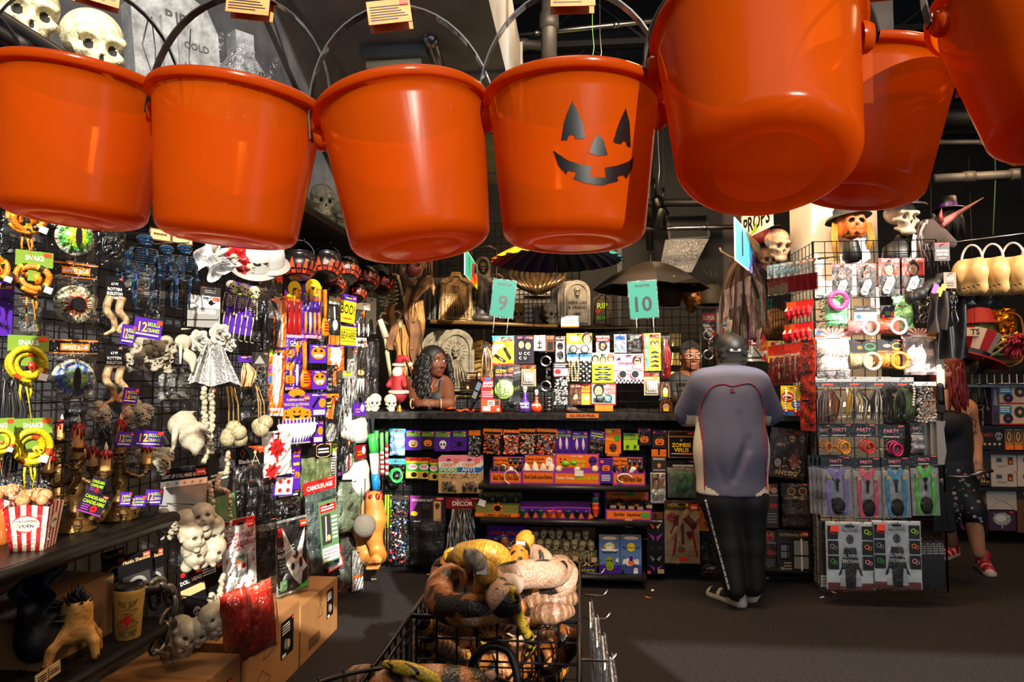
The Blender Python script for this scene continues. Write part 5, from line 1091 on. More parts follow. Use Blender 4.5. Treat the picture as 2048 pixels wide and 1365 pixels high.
def boxline(u0,u1,label,h,pr,off=0):
 a=onX(u0,1300,-1.40).y;b_=onX(u1,1300,-1.40).y;carton(TR((-1.40-.2-off,(a+b_)/2,0),pi/2),b_-a-.01,.40,h,label,pr)
INKS='p K .05 .05 .95 .05 .95 .2 .05 .2;l .05 .5 .5 .95 .02 K;l .5 .95 .95 .5 .02 K;l .05 .5 .5 .05 .02 K;l .95 .5 .5 .05 .02 K'
LBL='x .08 .62 .7 .92 4 W;e .35 .35 .12 .14 N;e .6 .3 .1 .12 T;l .3 .2 .3 .4 .04 T;l .5 .15 .5 .45 .04 W;r .05 .03 .35 .12 W;r .8 .93 .97 .99 Q'
boxline(330,482,'nearest cardboard carton on the floor under the doll heads',.30,[('f',-.05,.05,.19,.24,'K',LBL),('f',-.22,.02,-.1,.1,'T','x .1 .1 .9 .8 3 K')])
boxline(484,598,'middle cardboard carton on the floor with a black label',.33,[('f',.08,.12,.22,.29,'K',LBL),('f',-.2,.04,-.02,.16,None,INKS),('f',-.12,.19,.02,.28,None,'l .1 .1 .9 .1 .03 D;l .9 .1 .5 .9 .03 D;l .5 .9 .1 .1 .03 D')])
boxline(600,674,'farthest cardboard carton, lit by sun on top',.29,[('f',.09,.11,.19,.26,'K',LBL),('f',-.16,.03,.0,.10,None,'x .0 .1 1 .9 5 D'),('f',-.05,.15,.04,.24,None,'l .1 .1 .9 .1 .03 D;l .9 .1 .5 .9 .03 D;l .5 .9 .1 .1 .03 D')])
HSK=mat('#c9bf9a',.5,var=.45,vs=14,bump=.4,bs=40)
def hskull(u,v,x,s,rz,label,rx=.1):
 P=onX(u,v,x);o=link('skull_prop',skull_me(HSK,.022),None,TR(P,rz,s,rx));tag(o,label,'skull')
hskull(52,36,-1.70,.25,.9,'big foam skull at the top left corner');hskull(186,102,-1.70,.27,.95,'foam skull beside the grey tombstones on the high shelf');hskull(330,398,-1.75,.22,.6,'skull glimpsed between the two left buckets');hskull(645,402,-1.66,.21,.7,'foam skull behind the bucket gap on the high shelf');hskull(690,432,-1.66,.21,.8,'foam skull at the far end of the high shelf');hskull(666,420,-1.78,.2,.5,'foam skull tucked behind the two at the far end')
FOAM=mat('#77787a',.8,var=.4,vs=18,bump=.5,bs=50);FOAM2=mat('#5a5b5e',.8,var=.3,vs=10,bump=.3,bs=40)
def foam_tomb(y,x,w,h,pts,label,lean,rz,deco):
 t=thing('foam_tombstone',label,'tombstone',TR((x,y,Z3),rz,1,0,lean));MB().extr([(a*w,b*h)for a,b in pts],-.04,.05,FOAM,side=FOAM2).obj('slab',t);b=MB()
 for i,e in enumerate(deco):b.text(e[0],e[1]*w,e[2]*h,e[3]*h*.7,-.0415,pc('#3c3c3e'),w*.6)
 b.v and b.obj('carved_text',t,kind='stuff');q=MB();q.box((-w*.12,-.05,h*.4),(w*.16,.03,h*.8),FOAM);q.obj('carved_board',t);c=MB();rnd=random.Random(len(label))
 for i in range(5):
  x0=rnd.uniform(-.4,.4)*w;L=[(x0+rnd.uniform(-.03,.03),-.0425,h*(.1+.17*k))for k in range(5)];c.tube(L,.003,pc('#1c1c1e'),3)
 c.obj('crack',t,kind='stuff');return t
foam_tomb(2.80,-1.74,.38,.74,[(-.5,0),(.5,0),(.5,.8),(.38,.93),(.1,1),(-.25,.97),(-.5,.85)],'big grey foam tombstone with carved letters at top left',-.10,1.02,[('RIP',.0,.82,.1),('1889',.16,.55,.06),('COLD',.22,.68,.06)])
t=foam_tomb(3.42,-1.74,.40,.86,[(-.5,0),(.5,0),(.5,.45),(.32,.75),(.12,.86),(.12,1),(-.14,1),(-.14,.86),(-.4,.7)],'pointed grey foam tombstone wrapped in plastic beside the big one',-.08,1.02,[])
link('skull_relief',skull_me(FOAM,.06),t,TR((.12,-.03,.32),0,.13));sheet(t,-.22,.0,.22,.8,.03,.01,name='plastic_wrap',y=-.09)
P=onX(36,92,-1.47);pipe('black round rail along the high shelf edge at top left',P+V((0,-.5,0)),P+V((0,.5,0)),.022,BLACK,'shelf_rail')
rnd=random.Random(11);NB='the blue eye pack|the candle tops|the right candelabra|the middle iridescent skeleton|the white Halloween card|the lower skull nets|the rose veil|the twine balls|the folded bone card|the moss cloth|the BOO! sign|the upper orange scoop|the web strips|the blood window cling|the orange carving kit|the lower crow wings|the camouflage bag|the left iridescent skeleton|the rotten skeleton snakes|the two GIANT EYES headers|the orange snake|the yellow snakes|the lower ghosts|the green camouflage cloth|the net stockings|the white card and black crow header|the brown header cards|the ghost hats'.split('|')
DK=['black netting in a clear bag','dark costume piece in a bag','grey gauze in a bag']
for i,(u,v,w_,h_)in enumerate([(205,870,40,90),(150,830,50,70),(250,930,50,60),(300,620,60,80),(420,620,40,90),(350,770,70,70),(420,720,60,70),(530,780,40,90),(455,960,40,80),(610,1020,40,90),(700,640,30,90),(640,640,40,120),(660,800,40,120),(590,870,50,120),(560,660,50,120),(520,1000,60,90),(650,960,50,90),(280,560,60,60),(200,640,40,60),(160,560,60,70),(60,640,50,90),(40,800,60,80),(720,900,30,120),(700,1010,40,110),(650,1130,40,60),(350,550,40,80),(450,460,60,60),(550,460,60,60)]):
 k=i%3;card((u-w_/2,v-h_/2,u+w_/2,v+h_/2),'bagged_goods',DK[k]+' hung deep behind '+NB[i],'bag','D','x .2 .3 .8 .7 2 N','L',-.17-.02*k,rnd.uniform(-.06,.06),hf=.2,cont=['web:K,D','fill:#1c1a20','fill:#4a4844'][k],grp='goods hung deep on the wall',stick=2)
g=bpy.context.scene.objects['skeleton_garland']
for i in range(3):
 for k,me in skeleton_meshes(BONE):
  if k!='pelvis':link('skeleton_'+k,me,g,TR((-.06+.058*i,-.012,-.155+.0*i),.1,.27))
 link('skeleton_skull',skull_me(BONE,.06),g,TR((-.06+.058*i,-.02,.085),.2,.06))
# counter front: pegged packs
def C(b,*a,**k):return card(b,*a,surf='C',**k)
C((779,858,811,912),'toy_bag','blue and white toy in a clear bag, left end of top row','bag','C','x .2 .3 .8 .7 1 R',hf=.14,cont='fill:#9ac0e0',d=.04)
C((775,918,811,972),'toy_bag','bright green ring toy in a clear bag under the blue one','bag','C','x .2 .3 .8 .7 1 R',hf=.2,cont='ring:#3fc060:2',d=.04)
CAN='r .08 .83 .92 .93 L;r .08 .7 .9 .8 L;x .1 .84 .9 .92 1 K;x .1 .71 .88 .79 1 K;'
for b,lb,sp in(((811,861,843,901),'purple candle card with tan pumpkin, first of four','k .5 .33 .26 T'),((842,862,870,899),'dark purple candle card with orange jack-o-lantern','k .5 .33 .26'),((869,862,903,903),'purple candle card with a white skull','j .5 .33 .26'),((904,861,934,902),'purple candle card with a black spider','e .5 .33 .16 .12 K;l .1 .15 .9 .5 .04 K;l .1 .5 .9 .15 .04 K;l .5 .05 .5 .6 .04 K')):
 C(b,'candle_card',lb,'card','P' if'dark' not in lb else'A',CAN+sp,d=.03)
C((935,860,963,916),'tinsel_pack','silver and black tinsel bag with an orange header','bag','D','r .1 .1 .9 .9 O',hf=.22,cont='conf:S,K,D,S:150',d=.04)
for b,lb,c,k in(((966,858,1004,909),'bag of orange and black shreds with orange header, first of the row','O,K,Q,T',150),((1006,860,1040,910),'bag of red-orange crepe with white spots on top','Q,Q,O,W',160),((1037,858,1073,909),'bag of orange, white and black confetti in the middle','O,T,W,K',160),((1070,858,1114,911),'widest bag of orange confetti before the bulb cards','O,Q,K,W',170)):
 C(b,'confetti_bag',lb,'bag','O','r .05 .1 .95 .5 K;t .5 .7 .22 .8 Y PARTY',hf=.24,cont='conf:'+c+':%d'%k,d=.05,roll=.03)
for b,lb in(((1111,860,1143,907),'purple FLICKER BULBS card, left one'),((1144,863,1176,908),'purple FLICKER BULBS card, right one')):
 t,w,h=C(b,'bulb_card',lb,'card','P','t .5 .76 .12 .9 L FLICKER BULBS;e .12 .66 .06 .04 Y;x .1 .86 .6 .93 1 W',d=.03)
 for s in(-1,1):MB().lathe([(.004,-h*.32),(.008,-h*.28),(.013,-h*.1),(.008,h*.1),(.001,h*.22)],mat('#d8c8e0',.08,coat=1),10,TR((s*w*.2,-.016,-h*.02))).obj('glass_bulb',t)
C((1177,862,1209,911),'bat_pack','black furry bat in a bag with a slanting purple label','bag','P','x .1 .2 .9 .8 2 L',hf=.35,cont='fill:#15100f',d=.04,roll=.15)
C((1210,858,1242,913),'putty_card','rounded orange skull putty card with a green lid','card','O','r 0 0 .12 .1 K;r .88 0 1 .1 K;e .3 .9 .22 .06 Y;t .35 .62 .1 .6 Y SKULL;e .75 .66 .2 .1 G;j .5 .3 .3 E;x .2 .08 .8 .16 2 Y',d=.03)
t,w,h=C((1247,867,1278,901),'earring_card','lime green card with two small green pumpkins','card','L','r 0 .62 1 1 G;t .5 .73 .14 .9 Y LIGHT UP;x .1 .88 .9 .96 1 K',d=.03)
for s in(-1,1):MB().ball((s*w*.24,-.012,-h*.24),(.012,.01,.011),pc('#2f8a3a',.25),10,6).obj('green_pumpkin',t)
for b,lb in(((1275,857,1302,891),'dark purple card with glowing orange pumpkin, higher one'),((1304,860,1334,897),'dark purple card with glowing orange pumpkin, beside ZOMBIE VIRUS')):C(b,'pumpkin_card',lb,'card','A','k .5 .34 .28;o .15 .85 .1 Q;x .3 .75 .9 .92 2 M;f .05 .4 .95 .95 8 Y',d=.03)
C((1336,862,1389,916),'zombie_virus_pack','ZOMBIE VIRUS pack with yellow letters on black','pack','T','r .04 .02 .96 .76 K;r .04 .8 .96 .98 E;x .1 .82 .9 .92 1 K;t .5 .47 .15 .72 Y ZOMBIE;t .5 .29 .15 .6 Y VIRUS;s .5 .65 .06 3 N;x .12 .12 .9 .18 1 W;r .5 .12 .9 .18 O',d=.03)
C((1303,899,1333,945),'makeup_pack','small orange and black make-up pack under the pumpkin cards','pack','D','r 0 .68 1 1 O;r .45 .75 .55 1 K;b .5 .3 .2 F E;x .1 .52 .9 .64 2 W;r .1 .05 .9 .14 N',d=.03)
C((1301,946,1331,1007),'makeup_pack','white wound make-up pack with a face photo','pack','W','r .05 .45 .6 .95 T;b .35 .68 .3 F E;r .6 .5 .95 .8 F;x .1 .1 .9 .3 3 N;o .25 .35 .1 S',d=.03,bag=2)
C((1334,922,1393,997),'green_web_bag','grey bag with a spray of green cobweb','bag','K','x .2 .2 .9 .5 2 W;r 0 0 1 .08 R',hf=.2,cont='web:#3f7a4a,#5a9a62,G',d=.04)
ob=bpy.context.scene.objects['green_web_bag'];q=MB();q.rect(-.1,-.13,.1,.09,.003,pc('#8a8a84'));q.obj('back_sheet',ob)
C((1329,1002,1399,1127),'wall_cutouts','tan WALL CUTOUTS sheet printed with bloody weapons','cutout','T','r 0 .84 1 1 E;t .4 .93 .06 .7 Y HORROR;t .5 .83 .05 .9 Y 5 WALL CUTOUTS;s .22 .72 .17 12 R;p U .2 .74 .42 .78 .4 .6 .28 .58;l .27 .6 .17 .47 .05 U;p U .52 .7 .62 .75 .92 .58 .82 .53;l .66 .77 .92 .61 .05 U;p U .48 .3 .56 .3 .56 .62 .52 .66 .46 .6;p U .3 .46 .36 .46 .3 .15 .2 .08;p U .6 .5 .85 .52 .82 .4 .68 .4;l .8 .48 .93 .1 .06 U;s .48 .22 .12 7 E;e .52 .07 .14 .03 R;l .0 .2 .98 .2 .008 E;l .0 .13 .98 .13 .008 E;l .3 .2 .3 .13 .008 E;l .7 .2 .7 .13 .008 E',d=.04,bag=2)
C((1294,1024,1328,1148),'tattoo_strip','tall black glow-tattoo strip with pairs of wings','card','K','r .2 .88 .95 1 E;t .5 .85 .03 .8 W GLOW CLIPS;p Q .15 .82 .45 .76 .35 .72;p T .85 .82 .55 .76 .65 .72;p M .05 .66 .45 .6 .4 .52;p M .95 .66 .55 .6 .6 .52;p D .1 .45 .45 .42 .3 .36;p D .9 .45 .55 .42 .7 .36;p N .15 .3 .45 .24 .3 .2;p N .85 .3 .55 .24 .7 .2;p M .1 .15 .45 .1 .4 .05;p M .9 .15 .55 .1 .6 .05;r .6 .01 .98 .08 T;r 0 0 .2 .05 Q',d=.05,stick=0)
for b,lb in(((812,916,839,957),'yellow and green glow putty pack, leftmost of three'),((835,916,861,958),'yellow and green glow putty pack, middle of three'),((857,919,878,961),'yellow and green glow putty pack, rightmost of three')):
 C(b,'putty_pack',lb,'pack','Y','r .0 .35 1 .75 G;e .5 .56 .38 .14 W;e .5 .58 .28 .08 I;e .6 .18 .22 .12 K;r .08 .05 .4 .3 T;r 0 .86 1 1 R',d=.05,stick=2)
for b,lb,c,tx in(((877,915,919,987),'CREEPY SPIDERS card with green band and plastic spiders','G','SPIDERS'),((917,915,962,987),'CREEPY ANTS card with blue band and plastic ants','B','ANTS')):
 t,w,h=C(b,'creepy_card',lb,'card','T','r 0 .55 1 1 W;r 0 .88 1 1 I;r 0 .58 1 .72 %s;t .5 .79 .09 .9 O CREEPY;t .45 .66 .11 .85 W %s;f .1 .4 .9 .58 9 K;l .1 .5 .5 .42 .02 K;l .2 .42 .4 .55 .02 K;l .6 .42 .9 .55 .02 K'%(c,tx),d=.07,cont='bugs:K:16',win=(.18,.05,.85,.32))
 for i in(1,2):o=dup(t,t.matrix_world@Matrix.Translation((.006*i,.02*i,.006*i)),('second ' if i==1 else'third ')+lb.split(' with')[0]+' behind the front one','creepy bug cards');t['group']='creepy bug cards'
M,w,h=place((768,990,784,1122),'C',.04);t=thing('glow_sticks','three thin green and yellow glow wands in the lower peg row','wand',M)
for i in range(3):MB().tube([(-.02+.02*i,0,h/2),(-.02+.02*i,-.005,0),(-.02+.02*i,0,h*.0)],.007,pc(['#7ad01a','#b8c81e','#7ad01a'][i],.3),8).obj('green_grip',t);MB().tube([(-.02+.02*i,0,0),(-.02+.022*i,0,-h/2)],.006,mat('#4a3c2a',.3),6).obj('stick',t)
C((779,992,818,1130),'star_garland_bag','bag of blue, red and white foil stars in the lower row','bag','D','f .1 .1 .9 .9 9 B',hf=.05,cont='conf:B,R,W,D,N,K:150',d=.05)
C((820,992,891,1132),'motor_pack','purple SWINGING MOTOR card with a wrapped black body under it','pack','A','p M 0 .2 .3 1 .0 1;t .4 .83 .1 .7 W SWINGING MOTOR;e .12 .32 .1 .09 Y;r .32 .1 .58 .74 K;r .34 .5 .56 .7 D;r .64 .02 .9 .92 E;r .67 .06 .87 .8 T;j .77 .62 .12 E;r .1 .02 .3 .05 W',hf=.38,cont='fill:#101012',d=.06)
C((890,995,960,1130),'fringe_curtain','silver grey fringe curtain under a dark red DECOR header','curtain','U','t .5 .45 .4 .8 W DECOR;t .5 .78 .16 .6 I HALLOWEEN',hf=.17,cont='fringe:S,D,N,S,D:110',d=.06,bag=False)
C((1538,858,1612,956),'popcorn_stand_pack','brown striped carnival poster pack with two skulls and a clown face','pack','#5a3020',';'.join('r %.2f .4 %.2f 1 #3c1e16'%(i/12,i/12+.04)for i in range(12))+';t .65 .93 .06 .5 R CARNIVAL;j .58 .8 .1 T;j .84 .82 .1 N;e .3 .66 .22 .12 D;t .3 .66 .06 .36 T PEPE;b .25 .3 .17 N K;e .7 .35 .14 .16 #7a4040;t .5 .1 .1 .6 T ANY DO;f .4 .05 .98 .4 26 N',d=.05,roll=.12,bag=2,stick=0)
C((1531,968,1556,1056),'snack_sign','narrow brown snack sign with pretzels, upper one','sign','#4a2c1e','e .4 .9 .3 .08 O;e .7 .85 .25 .07 T;r .0 .72 1 .76 N;e .6 .5 .4 .05 R;x .1 .1 .9 .35 4 N',d=.04,stick=0)
C((1524,1062,1552,1142),'snack_sign','narrow brown snack sign with pretzels, lower one','sign','#4a2c1e','e .5 .85 .4 .12 O;e .6 .8 .25 .07 R;r .0 .68 1 .72 N;e .6 .45 .4 .06 R;x .1 .1 .9 .3 4 N',d=.04,stick=0,bag=2)
C((1563,967,1620,1056),'creepy_bag','dark bag with two oval portraits over brown gauze','bag','D','e .35 .4 .15 .3 N;e .35 .4 .11 .22 E;e .75 .4 .15 .3 N;e .75 .4 .11 .22 E;t .5 .85 .2 .8 N CREEPY',hf=.3,cont='fill:#4a3c34',d=.05)
C((1553,1060,1622,1146),'window_pack','dark boxed pack showing windows with red trim','pack','A','r .03 .03 .97 .97 D;t .5 .88 .07 .8 T EXTENDING ROD;r .08 .3 .4 .68 K;r .46 .05 .96 .8 K;r .12 .34 .36 .64 N;r .5 .1 .92 .75 N;r .3 .3 .34 .68 K;l .72 .05 .72 .8 .05 W;l .46 .4 .96 .4 .04 K;l .08 .5 .4 .5 .03 K;o .15 .1 .05 T;x .2 .06 .42 .26 3 T',d=.05)
C((1397,1015,1428,1062),'warning_sign','yellow warning sign half hidden by the customer leg','sign','Y','r .03 .05 .97 .95 O;t .6 .62 .3 .6 K WA;t .6 .25 .3 .6 K VI',d=.03,stick=0,bag=2)
C((1402,1085,1440,1150),'black_pack','black pack with red lettering low behind the customer leg','pack','K','t .5 .2 .07 .8 W GHOST;x .1 .05 .9 .12 1 R',d=.03,stick=0,bag=2)
# display boxes on the counter shelves
def dbox(u0,u1,v0,v1,z,label,back,front,ytop=.5,yf=4.83,base='O',rim='M',dep=.17,fill=None,name='display_box',cat='display box'):
 a,b_=onY(u0,v1,yf),onY(u1,v1,yf);H=onY(u0,v0,yf+dep).z-z;w=b_.x-a.x;t=thing(name,label,cat,Matrix.Translation(((a.x+b_.x)/2,yf,z+.002)));fh=H*(1-ytop)
 q=MB();q.box((0,0,fh/2),(w,.004,fh),pc(rim));q.box((0,0,.003),(w,.01,.006),pc(rim));m=MB();m.rect(-w*.47,fh*.12,w*.47,fh*.88,-.003,pc(base));q.obj('front_panel',t)
 prt(m,w,fh,front,-.0036);mm=m.obj('front_print',t);
 for v in mm.data.vertices:pass
 mm.location=(0,0,0)
 if front:
  bpy.data.objects.remove(mm);m=MB();m.rect(-w*.47,-fh*.38,w*.47,fh*.38,-.003,pc(base));prt(m,w,fh,front,-.0036);m.obj('front_print',t,Matrix.Translation((0,0,fh/2)))
 for k in(-1,1):
  s=MB();s.extr([(0,0),(dep,0),(dep,H*.6),(0,fh)],-.002,.002,pc(rim),Matrix.Translation((k*w/2,0,0))@Matrix.Rotation(pi/2,4,'Z'));s.obj('side_panel',t)
 MB().box((0,dep/2,.002),(w,dep,.004),pc('E')).obj('bottom',t)
 k=MB();k.box((0,dep,H/2),(w,.004,H),pc(rim));k.obj('back_panel',t);p=MB();hb=H-fh;p.rect(-w*.46,-hb*.44,w*.46,hb*.44,-.003,pc(base));prt(p,w,hb,back,-.0036);p.obj('back_print',t,Matrix.Translation((0,dep,H-hb/2)))
 return t,w,H,dep,fh
CUPS=';'.join('p K %.2f .9 %.2f .9 %.2f .35 %.2f .35;e %.2f .7 .05 .12 %s'%(x-.08,x+.08,x+.05,x-.05,x,c)for x,c in((.58,'N'),(.74,'B'),(.9,'N')))
rnd=random.Random(21)
def fillb(t,w,fh,dep,n,fn,z=None):
 for i in range(n):fn(t,(-w*.4+w*.8*(i%max(1,n//2))/max(1,n//2-1),dep*(.3 if i<n//2 else.68)+.01*rnd.random(),(z or fh)+.012*rnd.random()),i)
t,w,H,dp,fh=dbox(980,1043,914,965,ZA,'orange skull tattoo shot glass box, left one, with black cups','t .28 .7 .2 .5 K Skull Tattoo;t .28 .35 .2 .5 K Shot Glass;'+CUPS,'t .5 .5 .4 .8 K Skull Tattoo Shot Glass')
def cup(t,p,i):MB().lathe([(.014,-.03),(.02,.02),(.018,.022),(.012,-.02)],pc(['K','D','W'][i%3],.25),10,TR(p,0,1,rnd.uniform(-1.2,.4),rnd.uniform(-.5,.5))).obj('shot_cup',t)
fillb(t,w,fh,dp,8,cup);q=MB().tube([(-.02+.05*cos(a)+.06,-.012,.05+.05*sin(a))for a in[i*.3 for i in range(16)]],.004,pc('W'),5).obj('price_strip',t)
t,w,H,dp,fh=dbox(1045,1108,910,966,ZA,'orange ghost candle box holding white ghosts','t .36 .66 .2 .6 K Ghost Candle;t .36 .36 .2 .6 K Lampe Fantome;g .82 .45 .38','t .5 .5 .4 .9 K Ghost Candle Lampe Fantome')
def gh(t,p,i):MB().lathe([(.026,-.03),(.022,0),(.014,.025),(.001,.038)],mat('#e8ddc8',.4,sss=.3),10,TR(p,0,1,rnd.uniform(-.3,.3),rnd.uniform(-.4,.4))).obj('ghost_lamp',t)
fillb(t,w,fh,dp,8,gh)
t,w,H,dp,fh=dbox(1108,1200,908,968,ZA,'wide orange COLOR CRAZY PUMPKIN & SKULL box topped with a green pumpkin','k .18 .55 .4;t .5 .82 .15 .4 W Color Crazy;t .55 .5 .26 .4 L Pumpkin;t .55 .2 .26 .4 L Skull;j .86 .5 .36 P','t .25 .5 .3 .4 W Color Crazy;t .7 .5 .42 .5 L Pumpkin & Skull',ytop=.55)
def pk(t,p,i):MB().ball(p,(.026,.024,.02),mat('#e0c8a8',.5),12,7).obj('pale_pumpkin',t)
fillb(t,w,fh,dp,6,pk)
for p,r in(((-.08,.04,fh+.05),.03),((-.02,.05,fh+.055),.024)):MB().ball(p,(r,r*.9,r*.75),pc('#6ab81e',.25),12,7).tube([(p[0],p[1],p[2]+r*.6),(p[0]+.01,p[1],p[2]+r*1.1)],.005,pc('G')).obj('green_pumpkin',t)
MB().box((.015,-.008,fh*.9),(.06,.002,.04),pc('W')).obj('blank_card',t)
t,w,H,dp,fh=dbox(1226,1290,915,966,ZA,'orange skull tattoo shot glass box, right one, with a white cup tag','t .28 .7 .2 .5 K Skull Tattoo;t .28 .35 .2 .5 K Shot Glass;'+CUPS,'t .5 .5 .4 .8 K Skull Tattoo Shot Glass');fillb(t,w,fh,dp,8,cup);MB().tube([(.05*cos(a)-.03,-.012,.05+.03*sin(a))for a in[i*.3 for i in range(16)]],.005,pc('W'),5).obj('price_strip',t)
M,w,h=place((1199,918,1225,967),'C',.22);t=thing('led_pack','small purple pumpkin LED pack standing between the display boxes','pack',M);q=MB();q.box((0,.01,0),(w,.03,h),pc('P'));prt(q,w,h,'k .5 .62 .28;x .15 .08 .85 .36 4 W;e .2 .88 .15 .07 O',-.006);q.obj('carton',t)
t,w,H,dp,fh=dbox(950,1040,984,1031,ZB,'green camouflage box of COMBAT GRENADE toys','x .1 .3 .9 .7 1 T','r 0 .0 1 .3 O;t .5 .15 .2 .6 K COMBAT GRENADE;s .5 .62 .42 7 O;e .5 .62 .08 .2 K;f .02 .3 .98 .98 30 D',base='#7a7a38',rim='#4a4a24',ytop=.32)
def gren(t,p,i):o=MB().ball(p,(.022,.022,.028),mat('#1f2a1c',.4,bump=.6,bs=70),10,7).box((p[0],p[1],p[2]+.03),(.012,.014,.016),STEEL).obj('toy_grenade',t)
fillb(t,w,fh,dp,8,gren);MB().box((-w*.42,-.006,fh*.62),(.05,.002,.045),pc('W'),Matrix.Rotation(.3,4,'Y')).obj('price_card',t)
for u0,u1,lb,cs in((1036,1108,'purple box of green skull shot glasses, left of two',['#1c4a2a','#14181a','#1c4a2a','#c04818']),(1108,1181,'purple box of dark skull shot glasses, right of two',['#c04818','#1c3a2a','#14181a','#3a1c4a'])):
 t,w,H,dp,fh=dbox(u0,u1,1003,1034,ZB,lb,'x .1 .3 .9 .7 1 O','',base='P',rim='M',ytop=.1);
 for i,c in enumerate(cs):MB().lathe([(.012,0),(.015,.012),(.022,.04),(.024,.055),(.02,.055)],mat(c,.12,coat=.6),12,TR((-w*.37+w*.25*i,-.012,.008))).obj('skull_glass',t);MB().poly([(-.02,0),(.02,0),(.006,.03),(-.006,.03)],0,pc('O'),TR((-w*.25+w*.25*i,-.0035,.006))).obj('flame_print',t)
t=thing('shot_glass_stack','stack of skull shot glasses, orange under green and purple','shot glasses',Matrix.Translation(onY(1191,1033,4.84)))
for i,c in enumerate(('#e04a14','#f05a1c','#1c6a5a','#6a2a7a')):MB().lathe([(.018,0),(.016,.004),(.027,.05),(.03,.06),(.026,.06),(.018,.01)],mat(c,.1,coat=.7),14,TR((0.006*(i==3),0,.035*i))).obj('skull_glass',t)
t,w,H,dp,fh=dbox(1212,1302,981,1036,ZB,'orange spider box overflowing with black and orange spiders and paper tags','t .35 .7 .2 .5 K Spider Bites;r .5 .62 .66 .9 G;t .35 .35 .16 .5 E Squishy','t .3 .5 .4 .4 K Spider;t .62 .5 .36 .3 K Squishies;r .78 .25 .96 .75 G',ytop=.6)
def spd(t,p,i):
 q=MB();c=pc('O' if i%2 else'K',.3);q.ball(p,(.018,.018,.016),c,8,6)
 for k in range(8):a=k*.785;q.tube([p,(p[0]+.03*cos(a),p[1]-.01,p[2]+.02+.01*sin(a)),(p[0]+.045*cos(a),p[1]-.02,p[2]-.02+.03*sin(a))],.003,pc('K'),4)
 q.obj('toy_spider',t);MB().box((p[0]+.02,p[1]-.05,p[2]-.01),(.04,.001,.022),pc('T'),Matrix.Rotation(0,4,'Y')).obj('paper_tag',t)
fillb(t,w,fh,dp,10,spd,fh+.02);MB().box((.0,-.012,-.018),(.05,.002,.06),pc('T')).obj('hanging_tag',t)
for u0,u1,lb,n in((1054,1122,'cardboard box of small skeletons with price tags, left one',8),(1123,1192,'cardboard box of small skeletons with price tags, right one',7)):
 t,w,H,dp,fh=dbox(u0,u1,1055,1148,ZC,lb,'x .1 .1 .2 .2 1 E','t .5 .5 .5 .9 L SKELETON STATUETTE',base='K',rim='P',ytop=.86,dep=.2)
 for o in t.children:
  if o.name.startswith(('back','side')):o.data.materials[0]=mat('#7a4a34',.7)
 t2=t
 for i in range(n):
  r_=i>=4;j=i%4;ps=thing('box_skeleton','%s small bone skeleton %s in the %s cardboard box'%(['first','second','third','fourth'][j],'at the back' if r_ else'at the front','left' if u0<1100 else'right'),'skeleton',t.matrix_world@TR((-w*.36+w*.24*j+(.02 if r_ else 0),.12 if r_ else.05,-.10+(.05 if r_ else 0)+.02*rnd.random()),rnd.uniform(-.3,.3),1)@Matrix.Diagonal((.40,.40,.30,1)),'box skeletons')
  for k,me in skeleton_meshes(BONED):
   if k in('ribcage','arm','pelvis'):link(k,me,ps)
  link('skull',skull_me(BONED,.06),ps,TR((0,-.01,.9),rnd.uniform(-.4,.4))@Matrix.Diagonal((.17,.17,.2,1)))
  if j%2 and not r_:MB().box((.03,-.09,.6),(.09,.002,.11),pc('T')).obj('price_tag',ps)
for u0,u1,lb,sp in((1198,1241,'blue spackling box with a ghost and a green alien','r 0 0 1 .25 P;e .5 .8 .25 .13 Y;g .5 .8 .2;p W .05 .72 .95 .72 .8 .66 .2 .66;t .5 .62 .07 .86 K Sparkling Devil;e .5 .38 .18 .12 #8fa01c;e .5 .22 .2 .14 #8fa01c;e .42 .38 .05 .03 K;e .58 .38 .05 .03 K;f .05 .05 .95 .5 12 K;g .86 .4 .1'),(1241,1284,'blue spackling box with a yellow moon and small ghosts','r 0 0 1 .25 #3a4a8a;e .5 .78 .2 .13 Y;t .5 .76 .08 .84 K Sparkling Devil;e .45 .35 .25 .12 W;e .5 .33 .16 .09 O;e .5 .44 .1 .08 P;g .2 .35 .14;g .78 .36 .14;g .72 .1 .16;p K 0 0 .1 .14 .2 0;f .05 .05 .95 .6 10 K')):
 a,b_=onY(u0,1137,4.84),onY(u1,1137,4.84);H=onY(u0,1080,4.84).z-ZC;w=b_.x-a.x-.004;t=thing('spackling_box',lb,'box',Matrix.Translation(((a.x+b_.x)/2,4.84,ZC+.002)));q=MB();q.box((0,.07,H/2),(w,.14,H),pc('#5a7ab0'));q.obj('carton',t);q=MB();prt(q,w,H,sp,-.0015);q.obj('front_print',t,Matrix.Translation((0,0,H/2)))
 q=MB();q.extr([(-w/2,0),(w/2,0),(w/2,.035),(-w/2,.035)],0,.002,pc('A'));prt(q,w,.03,'e .5 .8 .36 .4 T',-.001);q.obj('tilted_lid',t,Matrix.Translation((0,.0,H))@Matrix.Rotation(-.5,4,'X'))
t,w,H,dp,fh=dbox(966,1052,1050,1104,ZC+.05,'purple box of bagged glowing ghosts behind the plush snakes','x .1 .3 .9 .7 1 R','x .1 .3 .9 .7 1 K',base='P',rim='A',ytop=.5)
for i,(x,z,c)in enumerate(((-.09,.10,'#9a7ac0'),(.0,.14,'#e86a2a'),(.03,.09,'#4a9a5a'),(.11,.12,'#8a5a8a'))):MB().ball((x,.03,z),(.03,.025,.035),mat(c,.3,sss=.3),10,8).obj('squishy',t);sheet(t,x-.05,z-.06,x+.05,z+.09,.05,.006,5,6,y=.0)
